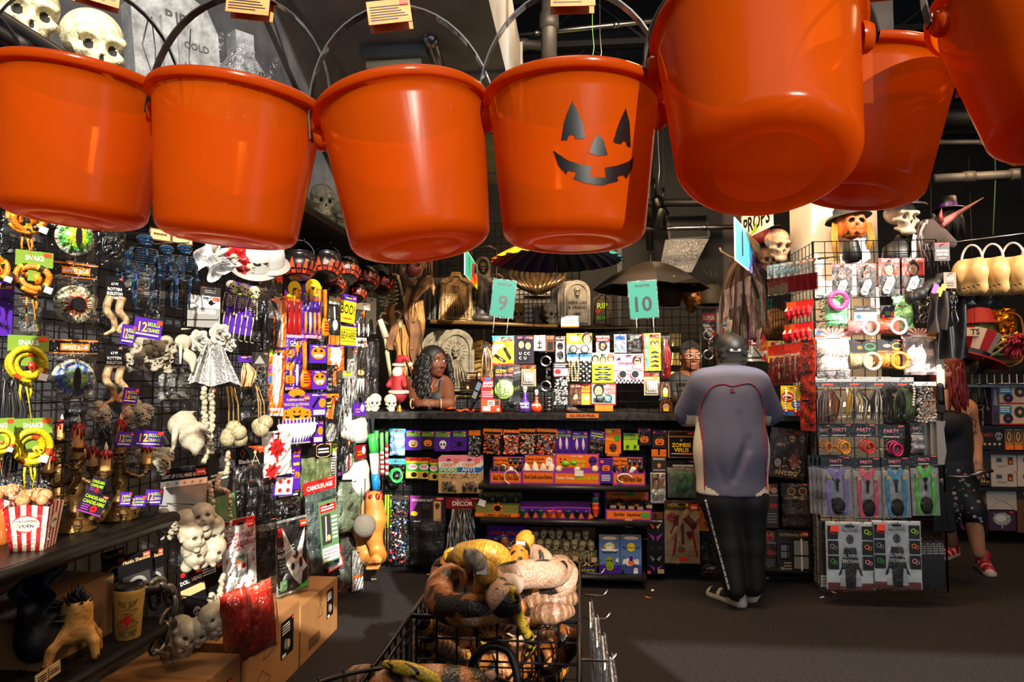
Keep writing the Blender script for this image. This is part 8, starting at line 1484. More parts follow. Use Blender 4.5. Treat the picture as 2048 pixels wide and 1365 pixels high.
# far right: stock shelves
YB=6.6
def bshelf(v,u0,u1,label,m,thin=.03):
 a,b=onY(u0,v,YB-.25),onY(u1,v,YB-.25);t=thing('stock_shelf',label,'shelf',Matrix.Translation(((a.x+b.x)/2,YB,a.z)));MB().box((0,0,-thin/2),(b.x-a.x,.5,thin),m).obj('board',t);return a.z
ZS1=bshelf(768,1915,2110,'white wire shelf top under the dark hats at far right',STEEL);ZS2=bshelf(852,1915,2110,'dark shelf under the disc boxes at far right',BLACK);ZS3=bshelf(902,1915,2110,'dark shelf above the white cartons at far right',BLACK);ZS4=bshelf(975,1915,2110,'dark shelf under the white cartons at far right',BLACK)
a,b=onY(1930,768,YB-.28),onY(2110,768,YB-.28);t=thing('wire_fence','chrome wire fence along the front of the white shelf','fence',Matrix.Translation(a));wires((0,0,0),((b-a).x,0,0),(0,0,.085),12,1,.006,CHROME,'wire_lattice',t)
for x in(onY(1925,800,YB).x,4.75):struct(MB().box((x,YB+.2,1.1),(.05,.05,2.2),BLKM).obj('trim_3' if x<4 else'trim_4'))
def bbox(b,label,base,sp,name='stock_box',dp=.3,yb=YB-.22):return carton2(b[0],b[2],b[1],b[3],yb,dp,label,base,sp,name)
for b,lb in(((1999,770,2062,808),'white boxed light discs with a blue label, upper box'),((1999,809,2062,850),'white boxed light discs with a blue label, lower box')):bbox(b,lb,'#c8a890','r 0 0 1 .06 R;r 0 .5 .4 .95 #2a7a9a;x .04 .6 .36 .9 3 W;e .28 .3 .16 .24 A;e .28 .3 .05 .06 M;e .66 .62 .18 .28 D;e .66 .62 .06 .1 T;e .96 .3 .12 .22 A')
bbox((1985,772,2000,850),'narrow violet boxes left of the disc boxes','#4a3a5a','p N .2 .5 .8 .5 .6 .9 .4 .9;r .2 .05 .8 .3 D');bbox((1960,858,2009,902),'black light-string box with red lettering','K','t .3 .72 .18 .5 R 70 LIGHTS;j .78 .66 .2 N;o .2 .3 .06 T;o .4 .3 .06 T;o .6 .3 .06 T;o .8 .3 .06 T');
for i in range(3):bbox((2011+18*i,856,2027+18*i,900),'orange lantern box, %s in the row'%['first','second','third'][i],'#a8703a','r .1 .35 .9 .85 #5a3a1c;e .5 .6 .25 .22 T;e .5 .6 .12 .14 D;r .0 .0 1 .2 O;r .1 .88 .9 .97 W')
for i,b in enumerate(((1983,908,2034,942),(1983,942,2034,974),(2036,908,2090,942),(2036,942,2090,974))):bbox(b,['upper white carton with small brown picture','lower white carton with small brown picture','upper white carton at the right edge','lower white carton at the right edge'][i],'#b8aca0','r .2 .5 .42 .75 #3a4a5a;r .65 .35 .85 .8 #5a2c14;e .75 .5 .05 .1 O;x .25 .2 .6 .35 2 N;r .9 .9 .97 .97 Q')
bbox((1958,900,1982,972),'dark boxed cord with yellow 12 ft figures','#2a201c','t .5 .3 .12 .7 Y 12 ft;t .5 .14 .1 .7 Y 3.6 m;r .1 .8 .9 .95 D')
bbox((1974,980,2034,1022),'white carton with an envelope-like flap','#b0a49a','l 0 1 .4 .45 .02 N;l 1 1 .6 .45 .02 N;l .4 .45 .6 .45 .02 N;l 0 0 .4 .45 .02 N;l 1 0 .6 .45 .02 N');bbox((1978,1020,2032,1062),'purple box with a pale tree print','#3a2440','e .5 .55 .34 .3 N;e .45 .6 .2 .16 S;r .47 .1 .53 .35 N;f .2 .3 .8 .85 30 S;r .8 .85 .9 .92 Q');bbox((1922,1008,1976,1058),'purple box behind the walking woman','#4a2a48','x .3 .6 .8 .8 1 N');bbox((2036,1000,2090,1066),'brown carton cut by the right edge low down','#5a3c28','x .2 .4 .8 .6 2 D');bbox((2034,976,2090,1000),'dark carton above the brown one at the right edge','#2a2420','x .2 .4 .8 .6 1 N')
t=skeleton('grey-green boxed skeleton figure standing at the far shelves',TR(onY(1957,872,YB-.2)),.52,mat('#6a6a54',.5,var=.3),name='skeleton_figure',fat=1.3)
t=thing('striped_hat','red and white striped tall hat with blue starred band','hat',TR(onY(1948,716,6.2),0,1,0,.35))
for i in range(10):a0,a1=2*pi*i/10,2*pi*(i+1)/10;MB().add([(.10*cos(a0),.10*sin(a0),.04),(.10*cos(a1),.10*sin(a1),.04),(.14*cos(a1),.14*sin(a1),.24),(.14*cos(a0),.14*sin(a0),.24)],[(0,1,2,3)],pc('#a01418' if i%2 else'#c8b8a8')).obj('stripe',t)
MB().lathe([(.26,-.02),(.24,.0),(.102,.0),(.102,.05)],pc('#7a0f18'),20).obj('brim',t);MB().lathe([(.105,.0),(.107,.06)],pc('#14182a'),20).obj('blue_band',t)
drape([(1905,690),(1990,720),(1970,748),(1925,742)],6.3,'black and dark red cloth hat lying under the striped hat','dark_hat',mat('#170c0e',.7),4)
t=thing('red_hat','red bucket hat over a plaid band on the far shelf','hat',TR(onY(1958,648,6.4)));MB().lathe([(.17,0),(.12,.03),(.09,.13),(.001,.15)],pc('#8a1418',.7),16).obj('crown',t);MB().lathe([(.13,-.12),(.12,.0)],mat('#5a5a1c',.7,var=.8,vs=30),16).obj('plaid_band',t)
t=thing('gold_foil','crumpled gold foil garland hanging at far right','garland',TR(onY(2000,662,6.4)));rnd=random.Random(4);MB().grid(lambda u,v:((u-.5)*.26+.02*rnd.random(),-.08*sin(u*pi)*rnd.random(),(v-.5)*.36+.02*rnd.random()),12,14,mat('#c88a1c',.2,.9),False).obj('foil',t);MB().tube(loft([(.05,-.03,.16),(.16,-.03,.1),(.17,-.03,-.2),(.1,-.03,-.3),(-.1,-.03,-.34)],6),.008,mat('#a8741c',.4,.6),5).obj('gold_chain',t)
t=thing('rope_coil','pale green and cream rope coil hanging at far right','rope',TR(onY(1988,684,6.3)))
for i in range(6):MB().tube([((.10+.008*i)*cos(a+i),-.02-.01*i,(.06+.008*i)*sin(a)-.01*i)for a in[j*pi/8 for j in range(17)]],.007,pc('#b8a878' if i%2 else'#6a9a4a'),5).obj('rope_loop',t)
t=thing('red_wig','fluffy dark pink wig at the right edge of the picture','wig',TR(onY(2040,690,6.2)))
q=MB()
for i in range(90):a,b=rnd.uniform(0,6.28),rnd.uniform(-1,1.4);p=V((.13*cos(a)*cos(b),.1*sin(a)*cos(b),.1*sin(b)));q.tube([p*.5,p,p*1.25+V((0,0,-.03))],[.012,.012,.002],pc('#8a1430',.6),4)
q.obj('hair',t);P=onY(1950,664,6.1);t=thing('aisle_sign','white sign ending in the black letters TS','sign',Matrix.Translation(P));q=MB();q.box((-.02,0,0),(.16,.004,.072),pc('#c8b8a0'));q.text('TS',.0,0,.05,-.003,pc('K'));q.obj('board',t);MB().tube([(0,0,.036),(0,0,1.5)],.002,PIPED,4).obj('hanging_line',t)
card((1893,690,1908,715),'gold_card','small tan card with a dark figure left of the striped hat','card','T','e .5 .6 .25 .2 K;r .35 .2 .65 .5 K','B',.3,hook=False,stick=0)
for i,(u,v)in enumerate(((1990,742),(2010,728),(1960,740))):t=thing('trim_bundle',['tan bundle of raffia trim on the far shelf','tan flat straw pile behind the raffia bundle','small gold and red trinkets pile on the far shelf'][i],'trim',TR(onY(u,v,6.5)));q=MB();[q.tube([(-.12+.02*rnd.random(),-.03*rnd.random(),.004*k),(.12,-.03*rnd.random(),.01+.004*k)],.006,pc(['#6a4a22','#8a6a3a','#8a4a1c'][i]),4)for k in range(10)];q.obj('strands',t)
P=onY(2038,325,4.6);t=thing('paper_lantern','tan paper-wrapped prop hanging at the right edge under the corner bucket','prop',TR(P));MB().lathe([(.03,-.02),(.06,0),(.07,.08),(.05,.11)],mat('#b07a34',.5),7,smooth=False).obj('paper_body',t);MB().box((.02,0,-.14),(.018,.01,.2),BLKM).obj('blade',t);MB().tube([(0,0,.1),(0,0,.9)],.003,PIPED,4).obj('cord',t)
# people
from mathutils.bvhtree import BVHTree
def headp(c,s,yaw,k=1.):
 R=Matrix.Rotation(yaw,3,'Z');o=V(c)
 T=lambda*p:tuple(o+R@V(p)*s)
 E=lambda kk,p,r:('e',kk*s,T(*p),tuple(q*s for q in r),('Z',yaw));Cc=lambda kk,a,b,r1,r2:('c',kk*s,T(*a),T(*b),r1*s,r2*s)
 P=[E(.05,(0,.06,.12),(.34,.41,.37)),E(.1,(0,-.12,-.12),(.27,.26,.34)),E(.08,(0,-.14,-.34),(.19,.2,.14)),E(.05,(0,-.27,-.42),(.09,.08,.07)),Cc(.05,(0,-.34,.03),(0,-.43,-.14),.035,.055),E(.02,(.055,-.38,-.165),(.045,.05,.04)),E(.02,(-.055,-.38,-.165),(.045,.05,.04)),Cc(.05,(-.17,-.31,.08),(.17,-.31,.08),.055,.055),E(.06,(.17,-.23,-.12),(.11,.11,.12)),E(.06,(-.17,-.23,-.12),(.11,.11,.12)),('e',-.03*s,T(.13,-.39,.015),(.075*s,.08*s,.05*s),('Z',yaw)),('e',-.03*s,T(-.13,-.39,.015),(.075*s,.08*s,.05*s),('Z',yaw)),Cc(.02,(-.085,-.345,-.27),(.085,-.345,-.27),.035,.035),Cc(.02,(-.065,-.34,-.325),(.065,-.34,-.325),.04,.04),('c',-.008*s,T(-.09,-.40,-.297),T(.09,-.40,-.297),.012*s,.012*s),E(.02,(.335,.04,-.05),(.045,.09,.12)),E(.02,(-.335,.04,-.05),(.045,.09,.12))]
 lip=lambda C:((((C-np.array(T(0,-.37,-.297)))@np.array(R.transposed()).T/np.array((.12*s,.08*s,.055*s)))**2).sum(1)<1).astype(int)
 return P,T,lip
def eyes(t,T,s,sub=None):
 for q in(-1,1):
  MB().ball(T(q*.13,-.305,.015),.046*s,pc('#b8aca0',.5),10,7).ball(T(q*.13,-.335,.012),.024*s,pc('#1a0e08',.1),8,6).obj('eye',t);MB().tube([T(q*.2,-.325,.10),T(q*.13,-.37,.125),T(q*.06,-.365,.10)],.014*s,DARKH,5).obj('eyebrow',t)
def handp(w,d,up,s,curl=.4,k=.006):
 w,d,up=V(w),V(d).normalized(),V(up).normalized();sd=d.cross(up).normalized();P=[('c',.012*s,tuple(w),tuple(w+d*.05*s),.026*s,.03*s)]
 for i,L in enumerate((.9,1.,.95,.75)):
  b=w+d*.07*s+sd*(i-1.5)*.019*s;m=b+d*.042*s*L-up*.010*s*curl*2;e=m+d*.028*s*L*(1-curl)-up*.03*s*curl;f=e+d*.015*s*(1-curl)-up*.02*s*curl
  P+=[('c',.008*s,tuple(w+d*.04*s+sd*(i-1.5)*.016*s),tuple(b),.013*s,.0105*s),('c',.003*s,tuple(b),tuple(m),.0105*s,.0095*s),('c',.003*s,tuple(m),tuple(e),.0095*s,.0085*s),('c',.003*s,tuple(e),tuple(f),.0085*s,.007*s)]
 th=w+d*.02*s-sd*.03*s;P+=[('c',.01*s,tuple(w+d*.012*s-sd*.014*s),tuple(th+d*.02*s),.015*s,.012*s),('c',.004*s,tuple(th+d*.02*s),tuple(th+d*.055*s+sd*.004*s-up*.01*s),.012*s,.009*s)];return P
class Hit:
 def __init__(s,me,lift=.004):s.b=BVHTree.FromPolygons([v.co for v in me.vertices],[tuple(p.vertices)for p in me.polygons]);s.l=lift
 def __call__(s,u,v):
  d=ray(u,v).normalized();h=s.b.ray_cast(EYE,d);return(h[0]+h[1]*s.l)if h[0]is not None else None
def Q(u,v,y):return tuple(onY(u,v,y))
YM=4.52;SKB=mat('#5a3826',.5,sss=.05,var=.1,vs=20)
t=thing('person','customer seen from behind in a slate blue shirt, black track pants and backward black cap, leaning on the counter','person',Matrix.Translation(V((0,0,0))));t['label']='person in slate blue shirt and black cap, back turned, leaning on the counter'
hc=V(Q(1458,706,4.66));HP,HT,HL=headp(hc,.245,pi+.12)
shl,shr=Q(1408,772,YM+.02),Q(1508,772,YM+.02);ell,elr=Q(1371,838,YM+.16),Q(1540,836,YM+.16);wl,wr=V(Q(1392,818,4.95)),V(Q(1516,818,4.95))
pr=HP+[('c',.04,tuple(hc+V((0,.02,-.08))),Q(1458,756,YM+.07),.058,.05),('c',.08,Q(1458,800,YM+.02),Q(1462,960,YM-.02),.09,.10),('c',.04,Q(1440,775,YM+.04),shl,.05,.05),('c',.04,Q(1476,775,YM+.04),shr,.05,.05),('c',.04,shl,ell,.055,.048),('c',.04,shr,elr,.055,.048),('c',.03,ell,tuple(wl),.046,.03),('c',.03,elr,tuple(wr),.046,.03),('c',.05,Q(1440,985,YM-.02),Q(1462,1170,YM-.03),.08,.05),('c',.05,Q(1498,985,YM-.02),Q(1506,1166,YM+.0),.08,.05)]+handp(wl,(.5,.8,-.1),(0,0,1),1)+handp(wr,(-.5,.8,-.1),(0,0,1),1)
link('body',sdf(pr,.0115,[SKB,mat('#4a2420',.4)],HL),t)
SHIRT=mat('#50526a',.75,var=.06,vs=7,bump=.06,bs=300);WHT=mat('#cfc6b8',.75);zh=onY(1465,986,YM).z
def sd_(u,v,r1,u2,v2,r2,k=.06,fy=.72):return('c',k,Q(u,v,YM),Q(u2,v2,YM-.02),r1,r2,(1,fy,1))
sp=[sd_(1460,800,.205,1462,900,.217),sd_(1462,900,.217,1465,1010,.224),('c',.06,Q(1418,770,YM+.02),Q(1500,770,YM+.02),.085,.085),('c',.05,Q(1440,752,YM+.04),Q(1478,752,YM+.04),.06,.06),('c',.06,shl,Q(1376,826,YM+.13),.105,.092),('c',.06,shr,Q(1537,824,YM+.13),.105,.092),('e',-.004,(Q(1462,986,YM)[0],YM,zh-1),(3,3,1.0)),('e',-.02,tuple(V(ell)+V((-.02,.1,-.14))),(.12,.14,.13)),('e',-.02,tuple(V(elr)+V((.02,.1,-.14))),(.12,.14,.13))]
rnd=random.Random(6)
for u0,v0,u1,v1 in((1440,860,1430,940),(1480,830,1500,900),(1500,880,1470,960),(1420,900,1450,970),(1415,800,1400,860),(1515,800,1525,850),(1445,760,1438,775),(1470,758,1474,776),(1455,752,1460,772),(1490,758,1494,774)):sp.append(('c',-.03,Q(u0,v0,YM-.185),Q(u1,v1,YM-.185),.022,.018))
cx=Q(1462,900,YM)[0];zc0=onY(1462,842,YM).z
def shf(C):
 m=np.zeros(len(C),int);side=(abs(C[:,0]-cx-.006)>.215-.022*np.clip((zc0-C[:,2])/.3,0,1))&(C[:,2]<zc0+.03)&(abs(C[:,0]-cx)<.27)&(C[:,1]<YM+.12)
 hem=(C[:,2]<zh+.055)&(abs(C[:,0]-cx)>.11)&(C[:,2]<zh+.055*(abs(C[:,0]-cx)-.08)/.1);m[side|hem]=1
 for e,o in((ell,-1),(elr,1)):
  d=np.linalg.norm(C-np.array(e),axis=1);m[(C[:,2]<e[2]-.045)&(abs(C[:,0]-cx)>.235)]=1
 return m
sm=sdf(sp,.0095,[SHIRT,WHT],shf);so=link('shirt',sm,t);H_=Hit(sm)
def piping(px,r,m,name,par):P=[p for p in(H_(u,v)for u,v in px)if p is not None];return MB().tube(P,r,m,6).obj(name,par)if len(P)>2 else None
RP=mat('#9a1428',.6);arc=loft([(1405,850,0),(1402,822,0),(1408,796,0),(1424,775,0),(1446,769,0),(1465,773,0),(1484,769,0),(1503,769,0),(1519,786,0),(1526,815,0),(1527,850,0)],8);piping([(p.x,p.y)for p in arc],.0035,RP,'red_piping',so);piping([(1405+.2*i,850+5*i)for i in range(27)],.003,RP,'red_piping',so);piping([(1527+.2*i,850+5*i)for i in range(27)],.003,RP,'red_piping',so)
q=MB();P=H_(1464,774+8);
for a,L in((1.2,.02),(2.6,.016),(-.6,.02),(-2.2,.02),(-1.3,.014)):q.tube([P,P+V((cos(a)*L,-.002,sin(a)*L))],[.005,.002],RP,5)
q.obj('small_red_emblem',so)
q=MB();c0=V(Q(1458,741,YM+.08))
q.lathe([(.098,-.03),(.085,.0),(.074,.045),(.068,.045),(.07,.0)],mat('#17171b',.7),24,Matrix.Translation(c0));q.obj('dark_collar',t);MB().lathe([(.12,-.045),(.105,-.012),(.094,.0),(.09,-.02)],WHT,24,Matrix.Translation(c0+V((0,-.005,0)))).obj('white_collar_trim',so)
CAPM=mat('#101012',.5,bump=.1,bs=200);HB=mat('#0c0908',.55,bump=1.0,bs=110);Mh=Matrix.Translation(hc)@Matrix.Rotation(pi+.12,4,'Z')@Matrix.Scale(.245,4)
link('hair',sdf([('e',.05,(0,.12,.1),(.37,.40,.37)),('e',.05,(0,.28,-.18),(.31,.2,.26)),('e',-.05,(0,-.5,-.2),(.5,.36,.45))]+[('e',.03,(.3*sin(i*2.4),.34+.1*cos(i*1.7),-.32+.5*(i/26)),(.08,.07,.06))for i in range(26)],.03,[HB]),t,Mh)
cpm=sdf([('e',.02,(0,.06,.16),(.395,.46,.40)),('e',-.01,(0,.5,-.22),(.20,.4,.30)),('e',-.01,(0,0,-1.08),(2,2,1.1)),('c',.03,(-.25,-.3,.1),(.25,-.3,.1),.1,.1)],.022,[CAPM],None);co=link('cap',cpm,t,Mh@Matrix.Translation((0,0,.0)));MB().tube([(.2*cos(a),.47+.02*sin(a),.03)for a in[pi*i/8 for i in range(9)]],.03,CAPM,6,flat=.5).obj('strap',co);MB().box((0,.50,.05),(.28,.02,.07),mat('#8a8a8c',.4)).obj('white_label',co)
PTM=mat('#0b0b0d',.6,bump=.1,bs=30);pp=[('c',.05,Q(1440,950,YM-.02),Q(1442,1000,YM-.02),.125,.125),('c',.05,Q(1490,950,YM-.02),Q(1492,1000,YM-.02),.125,.125),('c',.04,Q(1440,1000,YM-.02),Q(1456,1090,YM-.03),.125,.085),('c',.03,Q(1456,1090,YM-.03),Q(1469,1178,YM-.05),.085,.068),('c',.04,Q(1496,1000,YM-.02),Q(1503,1090,YM),.122,.085),('c',.03,Q(1503,1090,YM),Q(1508,1172,YM),.085,.066)]
pm=sdf(pp,.011,[PTM]);po=link('trousers',pm,t);HPn=Hit(pm,.003);L=[p for p in(HPn(u,v)for u,v in[(1412+i*1.18,1000+4.5*i)for i in range(41)])if p is not None];q=MB()
if len(L)>3:q.tube(L,.011,mat('#a8a4a0',.6),6,flat=.3);q.obj('side_stripe',po);q=MB();[q.ball(tuple(L[i]+V((0,-.010,0))),(.006,.003,.005),PTM,6,4)for i in range(1,len(L),3)];q.obj('stripe_emblem',po)
SHW=mat('#b8b0a0',.5);SHB=mat('#101012',.4)
def shoe(heel,toe,label,upper,sole,side,sc_=1.):
 a,b=V(heel),V(toe);d=(b-a).normalized();me=sdf([('c',.02,tuple(a+V((0,0,.045))),tuple(b+V((0,0,.03))-d*.04),.042*sc_,.038*sc_),('c',.02,tuple(a+V((0,0,.06))),tuple(a+V((0,0,.10))+d*.03),.042*sc_,.046*sc_),('c',.01,tuple(a+V((0,0,.018))-d*.01),tuple(b+V((0,0,.016))-d*.03),.044*sc_,.042*sc_),('e',-.003,tuple((a+b)/2+V((0,0,-1))),(2,2,1))],.008,[upper,sole,side],lambda C:np.where(C[:,2]<.034,1,np.where((np.sin((C@np.array(d))*70)>.55)&(C[:,2]<.075),2,0)))
 return link('shoe',me,t)
fl,fr=onZ(1478,1212,0),onZ(1502,1202,0);shoe(fl,fl+V((-.15,.20,0)),'',SHB,SHW,SHW);shoe(fr,fr+V((.10,.22,0)),'',SHB,SHW,SHW)
SKW=mat('#57301c',.58,sss=.08,var=.08,vs=15,spec=.25);YW=5.34;t=thing('person','woman with long curly black hair and black tank top leaning on the counter, hands clasped','person')
hc=V(Q(869,724,YW+.0));s=.25;yaw=.85;HP,HT,HL=headp(hc,s,yaw);sl,sr=Q(826,768,YW+.05),Q(893,768,YW+.05);el,er=(Q(829,818,5.2)[0],5.22,1.245),(Q(897,818,5.2)[0],5.22,1.245);hw=V((Q(849,815,5.1)[0],5.09,1.245));nk=Q(862,758,YW+.06)
pr=HP+[('c',.03,HT(0,.08,-.3),nk,.05,.058),('c',.05,nk,sl,.055,.052),('c',.05,nk,sr,.055,.052),('c',.06,Q(860,785,YW+.05),Q(862,840,YW+.06),.115,.11,(1,.75,1)),('e',.04,Q(845,795,YW-.03),(.075,.07,.07)),('e',.04,Q(876,795,YW-.03),(.075,.07,.07)),('c',.03,sl,el,.055,.044),('c',.03,sr,er,.058,.046),('c',.02,el,tuple(hw+V((-.05,.02,0))),.043,.026),('c',.02,er,tuple(hw+V((.06,.03,0))),.045,.027)]
pr+=handp(hw+V((-.05,.02,.0)),(1,-.25,.1),(0,-.6,.8),.9,.5)+handp(hw+V((.055,.03,.012)),(-1,-.3,.05),(0,-.6,.8),.9,.5);zt=onY(862,786,YW).z
link('body',sdf(pr,.0075,[SKW,mat('#5a2420',.35)],HL),t);eyes(t,HT,s)
TK=mat('#100e16',.7);ts=[('c',.06,Q(860,783,YW+.05),Q(862,845,YW+.06),.123,.12,(1,.78,1)),('e',.04,Q(845,796,YW-.03),(.08,.076,.075)),('e',.04,Q(876,796,YW-.03),(.08,.076,.075)),('c',.01,Q(842,765,YW+.0),Q(845,785,YW-.03),.024,.03),('c',.01,Q(882,765,YW+.0),Q(878,785,YW-.03),.024,.03),('e',-.02,Q(861,768,YW-.06),(.06,.07,.075))]
link('tank_top',sdf(ts,.008,[TK]),t);MB().box(tuple(onY(857,790,YW-.125)),(.045,.006,.022),pc('#a8502a')).obj('orange_print',t)
HRW=mat('#0e0a09',.5,spec=.4,bump=.3,bs=60);link('hair_cap',sdf([('e',.05,(0,.1,.16),(.40,.45,.38)),('e',.06,(0,.3,-.2),(.36,.22,.45)),('e',-.04,(0,-.42,-.12),(.30,.32,.42))]+[('e',.04,(.36*sin(i*2.4),.1+.36*cos(i*2.4),.2-.5*(i/30)),(.09,.09,.08))for i in range(30)],.035,[HRW]),t,Matrix.Translation(hc)@Matrix.Rotation(yaw,4,'Z')@Matrix.Scale(s,4));rnd=random.Random(9)
for g in range(5):
 q=MB()
 for i in range(34):
  a=rnd.uniform(1.0,2*pi-1.0)-pi/2 if g<4 else rnd.choice((-1,1))*rnd.uniform(.85,1.15)-pi/2;r=.37+.05*rnd.random();x,y=r*cos(a),.08+r*1.05*sin(a)
  p0=V(HT(x*.9,y*.9,.25*rnd.random()));out=(V(HT(x,y,0))-V(HT(0,.08,0))).normalized();Ln=rnd.uniform(.22,.42);ph=rnd.random()*6;fr_=max(0,out.dot(V((.5,-.85,0))))
  q.tube([p0+out*(.02+.07*(k/12)*(1-.4*k/12))+V((.014*sin(k*1.5+ph),.014*cos(k*1.5+ph)-.05*fr_*0,-Ln*(k/12)**1.1))for k in range(13)],[.009+.005*sin(k*1.5+ph)for k in range(12)]+[.002],HRW,5)
 q.obj('curly_hair',t,kind='stuff')
MB().tube([V(HT(-.36,.02,-.16))+V((.0,.018*cos(a)-.01,.024*sin(a)-.03))for a in[i*pi/8 for i in range(17)]],.003,mat('#c8a050',.25,1),5).obj('hoop_earring',t)
for p,dr in((hw+V((-.10,.035,0)),(1,-.2,0)),(hw+V((.12,.045,0)),(1,.2,0))):Md=Matrix.Translation(p)@V(dr).to_track_quat('Z','Y').to_matrix().to_4x4();MB().tube([(.036*cos(a),.036*sin(a),0)for a in[i*pi/10 for i in range(21)]],.005,mat('#c8a878',.3,.4),6,Md).obj('bracelet',t)
c=onY(858,777,YW-.09);MB().tube([c+V((.03*cos(a),-.01,.03*sin(a)-.01))for a in[i*pi/10 for i in range(21)]],.004,mat('#a85a2a',.3,.5),6).obj('ring_pendant',t);MB().tube([onY(845,762,YW-.03),onY(851,770,YW-.08),c]+[onY(866,770,YW-.08),onY(874,762,YW-.03)],.0025,mat('#a85a2a',.3,.5),5).obj('necklace',t)
YK=5.5;SKK=mat('#74442a',.6,sss=.08,var=.08,vs=15,spec=.25);t=thing('person','clerk in black shirt with short black hair and glasses looking down behind the counter','person');hc=V(Q(1381,713,YK));s=.228;yaw=.12;HP,HT,HL=headp(hc,s,yaw)
sl,sr=Q(1352,766,YK+.05),Q(1420,766,YK+.05);hnd=V(Q(1357,800,5.22));nk=Q(1384,748,YK+.06)
pr=HP+[('c',.03,HT(0,.08,-.3),nk,.062,.066),('c',.06,nk,sl,.06,.062),('c',.06,nk,sr,.06,.062),('c',.06,Q(1386,785,YK+.05),Q(1386,850,YK+.05),.15,.15,(1,.72,1)),('c',.03,sl,Q(1345,820,YK-.02),.06,.048),('c',.03,sr,Q(1428,820,YK-.02),.06,.048),('c',.02,Q(1345,820,YK-.02),tuple(hnd),.046,.03),('c',.02,Q(1428,820,YK-.02),Q(1405,815,5.3),.046,.03)]+handp(hnd,(.5,-.4,.3),(-.3,-.4,.8),1,.5)+handp(Q(1405,815,5.3),(-.8,-.4,.1),(0,-.4,.8),1,.5)
link('body',sdf(pr,.0078,[SKK,mat('#6a3428',.35)],HL),t);eyes(t,HT,s);BS=mat('#0e0d0f',.7)
link('black_shirt',sdf([('c',.06,Q(1386,785,YK+.05),Q(1386,850,YK+.05),.16,.16,(1,.75,1)),('c',.06,Q(1365,762,YK+.05),Q(1405,762,YK+.05),.075,.075),('c',.04,sl,Q(1347,805,YK+.0),.072,.07),('c',.04,sr,Q(1426,805,YK+.0),.072,.07),('c',.02,Q(1376,752,YK+.06),Q(1392,752,YK+.06),.068,.068)],.011,[BS]),t)
link('short_hair',sdf([('e',.04,(0,.08,.17),(.365,.42,.375)),('e',.04,(0,.28,-.05),(.3,.2,.3)),('e',-.03,(0,-.42,-.12),(.33,.38,.40))],.03,[mat('#0f0c0b',.5,bump=1,bs=160)]),t,Matrix.Translation(hc)@Matrix.Rotation(yaw,4,'Z')@Matrix.Scale(s,4))
q=MB();GF=mat('#b8b4a8',.2,1)
for e in(-1,1):q.tube([HT(e*.155+.125*cos(a),-.42,.0+.085*sin(a))for a in[i*pi/9 for i in range(19)]],.0022,GF,5);q.tube([HT(e*.28,-.42,.02),HT(e*.36,-.05,.03)],.003,GF,5)
q.tube([HT(-.03,-.44,.02),HT(.03,-.44,.02)],.002,GF,5);q.obj('glasses',t)
t2=thing('tablet','dark handheld tablet held by the clerk','tablet',TR(onY(1366,785,5.2),.2,1,-.3));MB().box((0,0,0),(.09,.012,.14),mat('#0d0d10',.3)).obj('casing',t2);MB().box((0,-.0065,-.01),(.07,.002,.1),mat('#5a6068',.15)).obj('screen',t2)
YF=5.3;SKL=mat('#b07a58',.45,sss=.08,var=.08,vs=12);t=thing('person','woman with red hair, black tank top and planet-print leggings walking behind the rack','person');hc=V(Q(1893,742,YF));s=.235;yaw=-.9;HP,HT,HL=headp(hc,s,yaw);nk=Q(1899,788,YF+.02)
sr=Q(1932,818,YF+.02);er=Q(1948,880,YF+.02);wr_=V(Q(1955,925,YF-.08));hipr,hipl=Q(1915,955,YF),Q(1890,955,YF);kr,kl=Q(1944,1020,YF-.1),Q(1888,1020,YF-.05);ar,al=Q(1957,1105,5.2),Q(1903,1085,5.42)
pr=HP+[('c',.03,HT(0,.08,-.3),nk,.05,.055),('c',.05,nk,sr,.055,.06),('c',.05,nk,Q(1866,818,YF),.055,.06),('c',.08,Q(1900,835,YF),Q(1902,940,YF),.135,.15,(1,.8,1)),('c',.03,sr,er,.066,.05),('c',.03,er,tuple(wr_),.05,.032),('c',.03,Q(1866,818,YF),Q(1860,880,YF),.06,.05),('c',.05,hipr,kr,.105,.07),('c',.05,hipl,kl,.105,.07),('c',.03,kr,ar,.066,.042),('c',.03,kl,al,.066,.042),('c',.02,Q(1860,880,YF),Q(1858,930,YF-.1),.05,.03)]+handp(wr_,(-.1,-.3,-1),(.3,-.9,.2),1,.6)+handp(Q(1858,930,YF-.1),(-.1,-.2,-1),(.3,-.9,.2),1,.5)
bm=sdf(pr,.0095,[SKL,mat('#8a4238',.4)],HL);link('body',bm,t);eyes(t,HT,s)
link('tank_top',sdf([('c',.08,Q(1900,842,YF),Q(1902,945,YF),.142,.158,(1,.82,1)),('e',.05,Q(1888,850,YF-.1),(.11,.08,.09)),('c',.015,Q(1912,806,YF),Q(1908,835,YF-.05),.028,.04),('c',.015,Q(1882,806,YF),Q(1884,835,YF-.05),.028,.04)],.011,[mat('#111014',.75)]),t)
lm=sdf([('c',.05,Q(1902,935,YF),Q(1903,950,YF),.16,.16,(1,.85,1)),('c',.05,hipr,kr,.115,.082),('c',.05,hipl,kl,.112,.08),('c',.03,kr,Q(1953,1062,5.24),.082,.07),('c',.03,kl,Q(1895,1048,YF),.08,.068)],.011,[mat('#0c0b0f',.65)]);lo=link('leggings',lm,t);HL2=Hit(lm,.002);rnd=random.Random(12);n=0
for i in range(70):
 p=HL2(rnd.uniform(1868,1968),rnd.uniform(935,1060));
 if p is not None:r=rnd.choice((.003,.004,.006,.012,.016));MB().ball(tuple(p),(r,.004,r*.8),pc(rnd.choice(['#a8806a','#6a7a70','#9a8aa8','#b8a890','#8a4a5a'])),8,5).obj('planet_print',lo)
